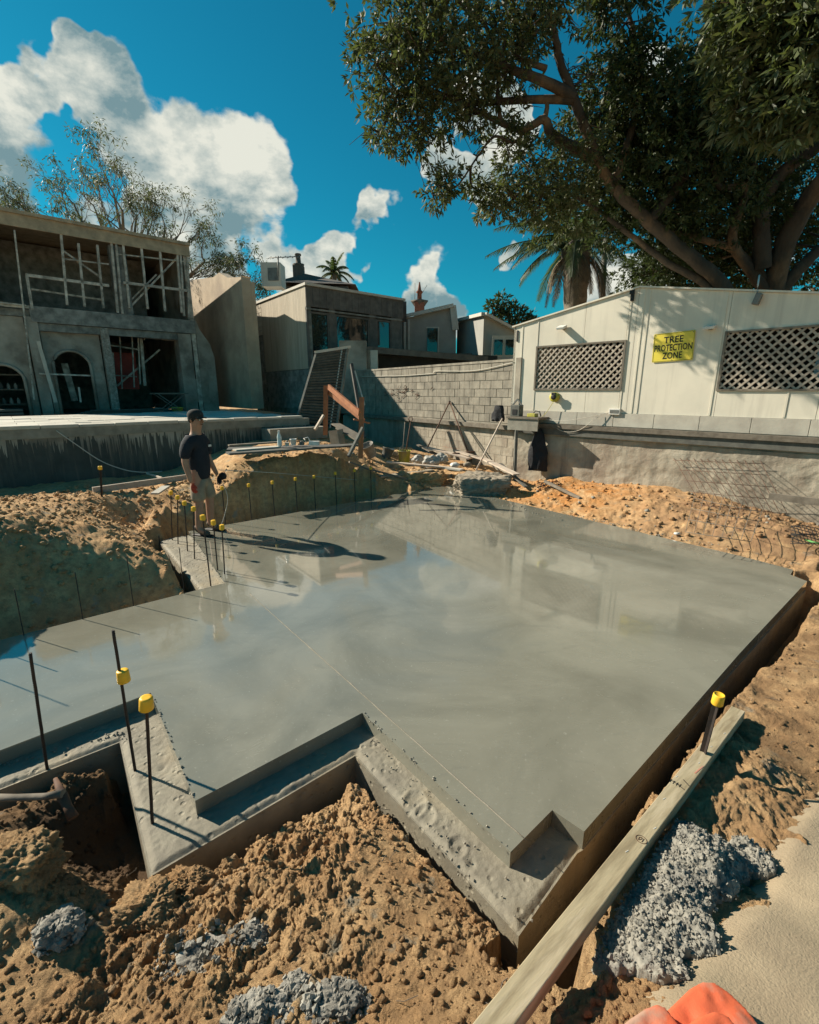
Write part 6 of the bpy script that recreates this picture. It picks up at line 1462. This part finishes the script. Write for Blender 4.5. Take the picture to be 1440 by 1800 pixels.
# ------------------------------------------------------------------ vegetation
def leaves(name, P, Nrm, L_, w_, m, parent, droop=.3, kind='stuff'):
    # P: Nx3 bases, Nrm: Nx3 growth directions
    N_ = len(P); r = RNG.normal(size=(N_, 3)); D_ = Nrm / np.linalg.norm(Nrm, axis=1, keepdims=True); D_[:, 2] -= droop * RNG.random(N_)
    D_ /= np.linalg.norm(D_, axis=1, keepdims=True); S_ = np.cross(D_, r); S_ /= np.linalg.norm(S_, axis=1, keepdims=True); U = np.cross(S_, D_)
    l = (L_ * (.65 + .7 * RNG.random(N_)))[:, None]; w = (w_ * (.7 + .6 * RNG.random(N_)))[:, None]
    a = P; b = P + D_ * l * .45 + S_ * w * .5 + U * w * .12; c = P + D_ * l - U * l * .12; d = P + D_ * l * .45 - S_ * w * .5 + U * w * .12
    V = np.stack([a, b, c, d], 1).reshape(-1, 3); F = np.arange(4 * N_).reshape(-1, 4)
    o = np.array(wloc(parent)); ob = npmesh(name, V - o, F, m, parent, o); ob['kind'] = kind; return ob
def smooth_path(pts, n=6):
    P = [Vector(p) for p in pts]; P = [P[0]] + P + [P[-1]]; out = []
    for i in range(1, len(P) - 2):
        for k in range(n):
            t = k / n; a, b, c, d_ = P[i - 1:i + 3]; out.append(.5 * ((2 * b) + (-a + c) * t + (2 * a - 5 * b + 4 * c - d_) * t * t + (-a + 3 * b - 3 * c + d_) * t ** 3))
    out.append(P[-2]); return out
def limb(mb, pts, r0, r1, n=9, kink=.03):
    p = smooth_path(pts); k = len(p); q = [v + Vector((random.gauss(0, 1), random.gauss(0, 1), random.gauss(0, 1))) * kink * r0 for v in p]
    mb.tube(q, [r0 + (r1 - r0) * (i / (k - 1)) ** .8 for i in range(k)], n, cap=False); return p
big = thing('fig_tree', 'huge spreading dark green tree with long bare limbs behind the cream hut', 'tree', far(1350, 600, 12.2))
TD = 12.2
limbs_px = [
    ([(1285, 560, 12.2), (1271, 502, 12.2), (1212, 449, 12.0), (1142, 391, 11.8), (1078, 327, 11.5), (1043, 262, 11.3), (1008, 169, 11.0), (985, 111, 10.9), (973, 52, 10.8), (945, -20, 10.8)], .19, .05),
    ([(1008, 170, 11.0), (950, 140, 10.8), (892, 120, 10.7), (822, 88, 10.6), (740, 60, 10.5)], .12, .03),
    ([(1006, 175, 11.0), (927, 175, 11.0), (833, 181, 11.0), (770, 170, 10.9), (700, 165, 10.8)], .09, .025),
    ([(1037, 274, 11.3), (973, 239, 11.1), (956, 210, 11), (915, 228, 11), (851, 201, 10.9), (792, 169, 10.8), (720, 150, 10.8)], .12, .02),
    ([(956, 216, 11), (962, 185, 11), (955, 175, 11)], .06, .03),
    ([(1255, 560, 12.3), (1242, 502, 12.3), (1172, 461, 12.2), (1102, 408, 12.0), (1020, 350, 11.8), (930, 320, 11.6)], .12, .025),
    ([(1360, 560, 12.6), (1355, 508, 12.6), (1300, 445, 12.5), (1230, 420, 12.4), (1180, 405, 12.3)], .14, .05),
    ([(1345, 508, 12.6), (1290, 432, 12.4), (1295, 385, 12.2), (1312, 330, 12), (1265, 327, 11.9), (1253, 280, 11.8)], .14, .04),
    ([(1312, 330, 12), (1325, 300, 12), (1320, 240, 12)], .10, .05),
    ([(1358, 570, 12.8), (1360, 508, 12.6), (1376, 443, 12.3), (1405, 379, 12.0), (1445, 320, 11.6), (1500, 250, 11.2), (1560, 120, 11)], .27, .16),
    ([(1366, 520, 12.6), (1411, 467, 12.4), (1460, 425, 12.3), (1520, 400, 12.2)], .17, .09),
    ([(1340, 470, 12.4), (1341, 360, 12.2), (1380, 300, 12), (1440, 257, 11.8), (1500, 220, 11.7)], .20, .10),
    ([(1128, 140, 11.5), (1120, 90, 11.3), (1110, 40, 11.2), (1090, -20, 11.2)], .06, .03),
    ([(1250, 190, 11.5), (1252, 105, 11.2), (1242, 0, 11), (1235, -60, 11)], .08, .05),
    ([(1140, 391, 11.8), (1210, 300, 11.8), (1250, 190, 11.5)], .12, .07),
    ([(1078, 327, 11.5), (1110, 230, 11.5), (1128, 140, 11.5)], .10, .05),
    ([(930, 215, 11), (905, 250, 11), (870, 240, 10.9), (840, 275, 10.9), (800, 330, 10.8), (770, 320, 10.8)], .035, .012),
    ([(880, 215, 10.9), (875, 150, 10.8), (890, 60, 10.7)], .05, .02), ([(892, 120, 10.7), (850, 40, 10.6), (800, 0, 10.6)], .05, .02), ([(960, 120, 10.8), (905, 95, 10.6), (950, 50, 10.6)], .06, .02)]
mb = MB(); allp = []
trunk = MB()
for i, (pts, r0, r1) in enumerate(limbs_px):
    m_ = MB(); P_ = limb(m_, [far(*p) for p in pts], r0, r1, 10 if r0 > .1 else 7); allp += [(q, r0) for q in P_[2:]]
    m_.build('trunk' if i == 9 else 'limb', 'bark', big)
blobs = [ # (px x, y, radius px, D, density, near?)
    (690, 40, 62, 10.6), (660, 110, 48, 10.5), (740, 100, 70, 10.4), (715, 10, 60, 10.6), (800, 50, 75, 10.6), (800, 130, 70, 10.5), (700, 215, 45, 10.8), (735, 240, 40, 10.8), (690, 165, 42, 10.7), (770, 190, 50, 10.8), (670, 235, 28, 10.8),
    (870, 50, 70, 10.7), (880, 130, 50, 10.7), (940, 20, 45, 10.8), (900, 0, 70, 10.8), (990, 5, 40, 10.9), (845, 200, 38, 10.9), (920, 85, 45, 10.8), 
    (900, 205, 25, 11), (775, 325, 30, 10.8), (762, 345, 22, 10.8), (790, 310, 26, 10.8), (880, 330, 45, 11.4), (930, 300, 60, 11.5), (985, 320, 65, 11.6), (950, 360, 50, 11.7), (870, 360, 32, 11.4), (1020, 260, 50, 11.6), (1005, 365, 55, 11.9), (905, 250, 26, 11.3), (840, 335, 26, 11.3),
    (1080, 130, 40, 11.4), (1100, 40, 45, 11.2), (1120, 90, 25, 11.2), (1070, 10, 40, 11.2), (1060, 180, 55, 11.7), (1120, 180, 70, 11.8), (1100, 250, 75, 12), (1180, 230, 80, 12), (1150, 310, 80, 12.2), (1080, 330, 55, 12.2), (1200, 150, 70, 11.8), (1240, 250, 80, 12), (1220, 340, 80, 12.4), (1160, 390, 60, 12.8), (1290, 180, 70, 11.7), (1310, 280, 70, 12.6), (1260, 400, 70, 13.2), (1190, 430, 60, 13.4), (1300, 360, 60, 13.2), (1150, 480, 50, 14), (1220, 480, 55, 14), (1290, 470, 60, 14), (1380, 260, 60, 12.6), (1360, 380, 60, 13.6), (1420, 330, 60, 13.6), (1340, 430, 60, 14), (1400, 470, 40, 14), (1080, 400, 40, 12.6), (1260, 110, 40, 11.5), (1300, 60, 60, 11.2), (1440, 400, 30, 14)]
near = [(1330, 40, 60, 8.6), (1390, 20, 70, 8.2), (1440, 70, 75, 8), (1360, 110, 60, 8.4), (1330, 170, 45, 8.6), (1400, 160, 60, 8.2), (1310, 200, 32, 8.6), (1440, 180, 50, 8), (1400, 225, 28, 8.4), (1500, 50, 80, 8), (1350, -30, 80, 8.4)]
def fill(bl, leafL, leafW, per, tuftsz):
    Ps = []; Ds = []
    for (x, y, r, D) in bl:
        c = far(x, y, D); R = r * D / FOC * 1.0
        nt_ = max(6, int(per * (R / .6) ** 2))
        cnt = nt_
        d = RNG.normal(size=(cnt, 3)); d /= np.linalg.norm(d, axis=1, keepdims=True); rr_ = R * (.35 + .65 * RNG.random((cnt, 1)) ** .6) * (1 + .28 * np.sin(d[:, :1] * 7 + x) * np.cos(d[:, 1:2] * 6 + y) + .2 * RNG.normal(size=(cnt, 1)) * .6); 
        tips = np.array(c) + d * rr_ * np.array([1, 1.3, .9])
        for tpt, dd_ in zip(tips, d):
            k = int(RNG.integers(9, 16)); e = RNG.normal(size=(k, 3)); e += dd_ * .9; e /= np.linalg.norm(e, axis=1, keepdims=True)
            Ps.append(tpt + e * tuftsz * RNG.random((k, 1)) * .6); Ds.append(e)
    return np.concatenate(Ps), np.concatenate(Ds)
P_, D_ = fill([b for b in blobs if b[0] >= 1030], .14, .045, 84, .14); leaves('foliage', P_, D_, .135, .046, 'leaf', big, .7)
P_, D_ = fill([b for b in blobs if b[0] < 1030], .14, .045, 62, .13); leaves('foliage', P_, D_, .125, .042, 'leafolive', big, .7)
P_, D_ = fill(near, .17, .05, 105, .15); leaves('foliage', P_, D_, .175, .050, 'leafnear', big, .6)
# twigs joining the tufts
mb = MB(); pool = [q for q, r in allp]
for (x, y, r, D) in blobs + near:
    c = far(x, y, D); R = r * D / FOC; a = min(pool, key=lambda q: (q - c).length)
    if .3 < (a - c).length < 2.2: mb.tube(smooth_path([a, a.lerp(c, .5) + Vector((random.gauss(0, .12), random.gauss(0, .12), random.gauss(0, .12))), c], 4), [.03] * 4 + [.022] * 5, 5, cap=False)
    for k in range(7):
        dv = Vector((random.gauss(0, 1), random.gauss(0, 1), random.gauss(0, 1))).normalized() * R * random.uniform(.7, 1.15); m1 = c + dv * .5 + Vector((random.gauss(0, .06), random.gauss(0, .06), random.gauss(0, .06)))
        mb.tube([c, m1, c + dv], [.016, .011, .005], 4, cap=False)
for (x, y) in ((655, 262), (690, 262), (760, 255), (800, 240), (820, 225), (830, 260), (880, 285), (1040, 205), (1020, 130), (1035, 100), (1050, 120), (860, 225), (900, 180)):
    c = far(x, y, 10.9); a = min(pool, key=lambda q: (q - c).length)
    for k in range(5): e = c + Vector((random.gauss(0, .22), random.gauss(0, .1), random.gauss(0, .2))); mb.tube([a, a.lerp(e, .5) + Vector((random.gauss(0, .1), 0, random.gauss(0, .1))), e], [.014, .008, .004], 4, cap=False)
o = mb.build('twigs', 'bark', big); o['kind'] = 'stuff'

# gum tree behind the unfinished house
gum = thing('gum_tree', 'tall thin leaved gum tree with a tangle of fine branches behind the unfinished house', 'tree', far(220, 600, 30))
GD = 30; tw = MB(); PP = []; DD = []
def grow(p, d, L_, r, depth, mb_):
    q = p + d * L_; m_ = p.lerp(q, .5) + Vector((random.gauss(0, 1), random.gauss(0, 1), random.gauss(0, 1))) * L_ * .07
    mb_.tube([p, m_, q], [r, r * .85, r * .66], 5 if r > .04 else 4 if r > .025 else 3, cap=False)
    if depth == 0 or L_ < .3:
        k = random.randint(3, 7)
        for _ in range(k): e = np.array([random.gauss(0, 1), random.gauss(0, 1), random.gauss(-.4, .8)]); PP.append(np.array(q) + e * .10); DD.append(e)
        return
    for _ in range(random.choice((2, 2, 3) if depth > 1 else (2, 3, 3))):
        ax = Vector((random.gauss(0, 1), random.gauss(0, 1), random.gauss(0, 1))).normalized(); nd = (Matrix.Rotation(random.uniform(.3, .75), 3, ax) @ d + Vector((.04, 0, .10))).normalized()
        grow(q, nd, L_ * random.uniform(.68, .86), r * .62, depth - 1, mb_)
g0 = far(225, 520, GD); m_ = MB(); m_.tube([g0 - Vector((0, 0, 6)), g0 - Vector((0, 0, 2)), g0], [.45, .38, .32], 9, cap=False); m_.build('trunk', 'gumbark', gum)
for (x, y, dep) in ((20, 380, 5), (70, 350, 5), (120, 330, 5), (170, 315, 5), (215, 310, 5), (260, 350, 5), (300, 390, 5), (345, 420, 5), (385, 440, 5), (420, 455, 5), (350, 465, 5), (150, 360, 5), (240, 390, 5), (-40, 400, 5), (400, 480, 4), (60, 400, 5), (20, 440, 5), (110, 410, 5), (190, 430, 5), (280, 440, 5), (320, 480, 5), (370, 500, 4), (430, 480, 4), (230, 350, 5), (90, 380, 5), (-10, 350, 5), (310, 360, 5), (270, 400, 5), (150, 390, 5), (40, 340, 5), (330, 440, 5), (395, 460, 5), (0, 330, 5), (180, 340, 5), (130, 300, 5), (240, 320, 5), (290, 345, 5), (360, 400, 5), (60, 320, 5), (200, 280, 5)):
    c = far(x, y + 60, GD + random.uniform(-2, 2)); v = c - g0; m_ = MB()
    a1 = g0 + Vector((0, 0, -1.5 * random.random())); mid = a1.lerp(c, .5) + Vector((random.gauss(0, .3), random.gauss(0, .4), -.2))
    m_.tube(smooth_path([a1, mid, c], 5), [.15 - .09 * i / 10 for i in range(11)], 6, cap=False); m_.build('limb', 'gumbark', gum)
    dirv = (c - mid).normalized(); dirv = (dirv + Vector((random.gauss(0, .5), random.gauss(0, .3), .25))).normalized()
    grow(c, dirv, .80, .045, dep + 1, tw); grow(mid.lerp(c, .6), (dirv + Vector((random.gauss(0, .5), random.gauss(0, .5), 0))).normalized(), .95, .045, dep - 1, tw)
o = tw.build('twigs', 'gumbark', gum); o['kind'] = 'stuff'
leaves('foliage', np.array(PP), np.array(DD), .20, .05, 'gumleaf', gum, .9)

def bush(name, label, D, bl, m='leaf', n=60, L_=.2, parent_trunk=True):
    t = thing(name, label, 'tree', far(bl[0][0], bl[0][1] + 60, D)); Ps = []; Ds = []
    for (x, y, r) in bl:
        c = far(x, y, D); R = r * D / FOC; k = int(n * (R / .6) ** 2) + 20; d = RNG.normal(size=(k, 3)); d /= np.linalg.norm(d, axis=1, keepdims=True)
        tips = np.array(c) + d * R * (.4 + .6 * RNG.random((k, 1)) ** .5) * (1 + .2 * RNG.normal(size=(k, 1)) * .5)
        for a in range(7): e = RNG.normal(size=(k, 3)) + d; Ps.append(tips + e * .08); Ds.append(e)
    leaves('foliage', np.concatenate(Ps), np.concatenate(Ds), L_, L_ * .42, m, t, .3)
    mb = MB()
    for (x, y, r) in bl: mb.tube([far(bl[0][0], max(b_[1] for b_ in bl) + 40, D), far(x, y, D)], [.18, .06], 6, cap=False)
    mb.build('trunk', 'bark', t); return t
bush('round_tree', 'distant dark round crowned tree between the far house and the hut', 34, [(880, 536, 13), (866, 541, 6), (900, 553, 19), (916, 560, 17), (885, 563, 14), (932, 574, 12)], 'leaf', 26, .28)
bush('dark_tree', 'dark bushy tree seen under the crown at the right edge behind the hut', 17, [(1430, 505, 12), (1300, 490, 22), (1170, 495, 18), (1240, 495, 20), (1140, 490, 16)], 'leaf', 60, .18)

# palms
def frond(mb, p, d, L_, droop, w, n=22, ll=.55):
    pts = []; q = Vector(p); v = Vector(d).normalized()
    for i in range(n): pts.append(q.copy()); q = q + v * (L_ / n); v = (v + Vector((0, 0, -droop / n))).normalized()
    mb.tube(pts, [w * (1 - .8 * i / n) for i in range(n)], 4, cap=False)
    for i in range(2, n):
        t = (pts[i] - pts[i - 1]).normalized(); s = t.cross(Vector((0, 0, 1))).normalized(); l = ll * math.sin(math.pi * (.12 + .86 * i / n)) ** .6
        for sg_ in (1, -1):
            for h_ in (0, .5):
                b = pts[i - 1].lerp(pts[i], h_); e = b + (s * sg_ * .75 + t * .55 + Vector((0, 0, -.55 + random.uniform(-.15, .15)))).normalized() * l * random.uniform(.85, 1.1); m1 = b.lerp(e, .5) + Vector((0, 0, .02)); ww = t * .018
                mb.add([b - ww, b + ww, m1 + ww * 1.2, e, m1 - ww * 1.2], [(0, 1, 2, 3, 4)])
def palm(name, label, base, crown, r0, r1, fronds, L_, ll, skirt=True):
    t = thing(name, label, 'palm tree', base); mb = MB(); k = 16; pts = [Vector(base).lerp(Vector(crown), i / k) for i in range(k + 1)]
    mb.tube(pts, [r0 + (r1 - r0) * i / k + .02 * (i % 2) for i in range(k + 1)], 14); mb.build('trunk', 'palmbark', t)
    for i, (az, el, dr, LL) in enumerate(fronds):
        m_ = MB(); d = Vector((math.cos(az) * math.cos(el), math.sin(az) * math.cos(el), math.sin(el))); frond(m_, Vector(crown) + d * r1 * .6, d, L_ * LL, dr, .035, ll=ll); m_.build('frond', 'palmleaf', t)
    if skirt:
        for i in range(16):
            az = i * .41 + random.random() * .3; d = Vector((math.cos(az), math.sin(az), -.5)); m_ = MB(); frond(m_, Vector(crown) + d * r1 * .8 - Vector((0, 0, .2)), d, random.uniform(1.2, 2.2), 3.0, .04, 14, .35); m_.build('dead_frond', 'deadfrond', t)
    return t
PD = 18.0; base = far(1008, 640, PD); crown = far(1014, 432, PD)
fr_ = []
for i in range(30):
    az = i * 2.4; el = rad(78 - i * 2.9 + random.uniform(-5, 5)); fr_.append((az, el, random.uniform(1.2, 1.9), random.uniform(.85, 1.05)))
fr_ += [(math.pi * .97, rad(15), .85, 1.15), (math.pi * 1.03, rad(5), .9, 1.1), (math.pi * .92, rad(38), 1.1, 1.1), (math.pi, rad(55), 1.5, 1.0), (math.pi * 1.1, rad(-5), 1.2, .9)]
palm('palm_tree', 'big palm with a fibrous trunk and drooping fronds rising behind the hut', base, crown, .30, .46, fr_, 2.7, .5)
c = far(1014, 440, PD); mb = MB(); mb.lathe(c - Vector((0, 0, .15)), [(.42, -.35), (.52, 0), (.50, .3), (.3, .5)], 14); mb.build('crown_shaft', 'roofdark', bpy.data.objects['palm_tree'])
base = far(587, 520, 30); crown = far(588, 482, 30)
palm('palm_tree', 'small distant palm poking above the flat roof of the boarded house', base, crown, .16, .14, [(i * 2.4, rad(80 - i * 6), 1.9, .9 + .2 * random.random()) for i in range(15)], 1.25, .28, False)
# pole and wires
mb = MB(); mb.tube([far(1058, 560, 19), far(1064, 418, 19)], .10, 10); tag(mb.build('power_pole', 'darkclad'), 'plain dark pole standing between the palm and the big tree', 'pole')
cable('wire', 'thin wire running down from the tree beside the palm to the hut roof', [far(1036, 430, 17), far(1048, 470, 16.5), far(1054, 525, 14)], .012, 'black', cat='wire')
mb = MB(); mb.tube([far(1136, 505, 15), far(1132, 420, 15)], .05, 8); tag(mb.build('post', 'darkclad'), 'slim dark post behind the hut ridge under the limbs', 'post')
mb = MB(); mb.box(far(708, 548, 22.5), (.34, .4, .8)); tag(mb.build('roof_box', 'darkclad'), 'dark roof vent box at the right end of the boarded house', 'vent')
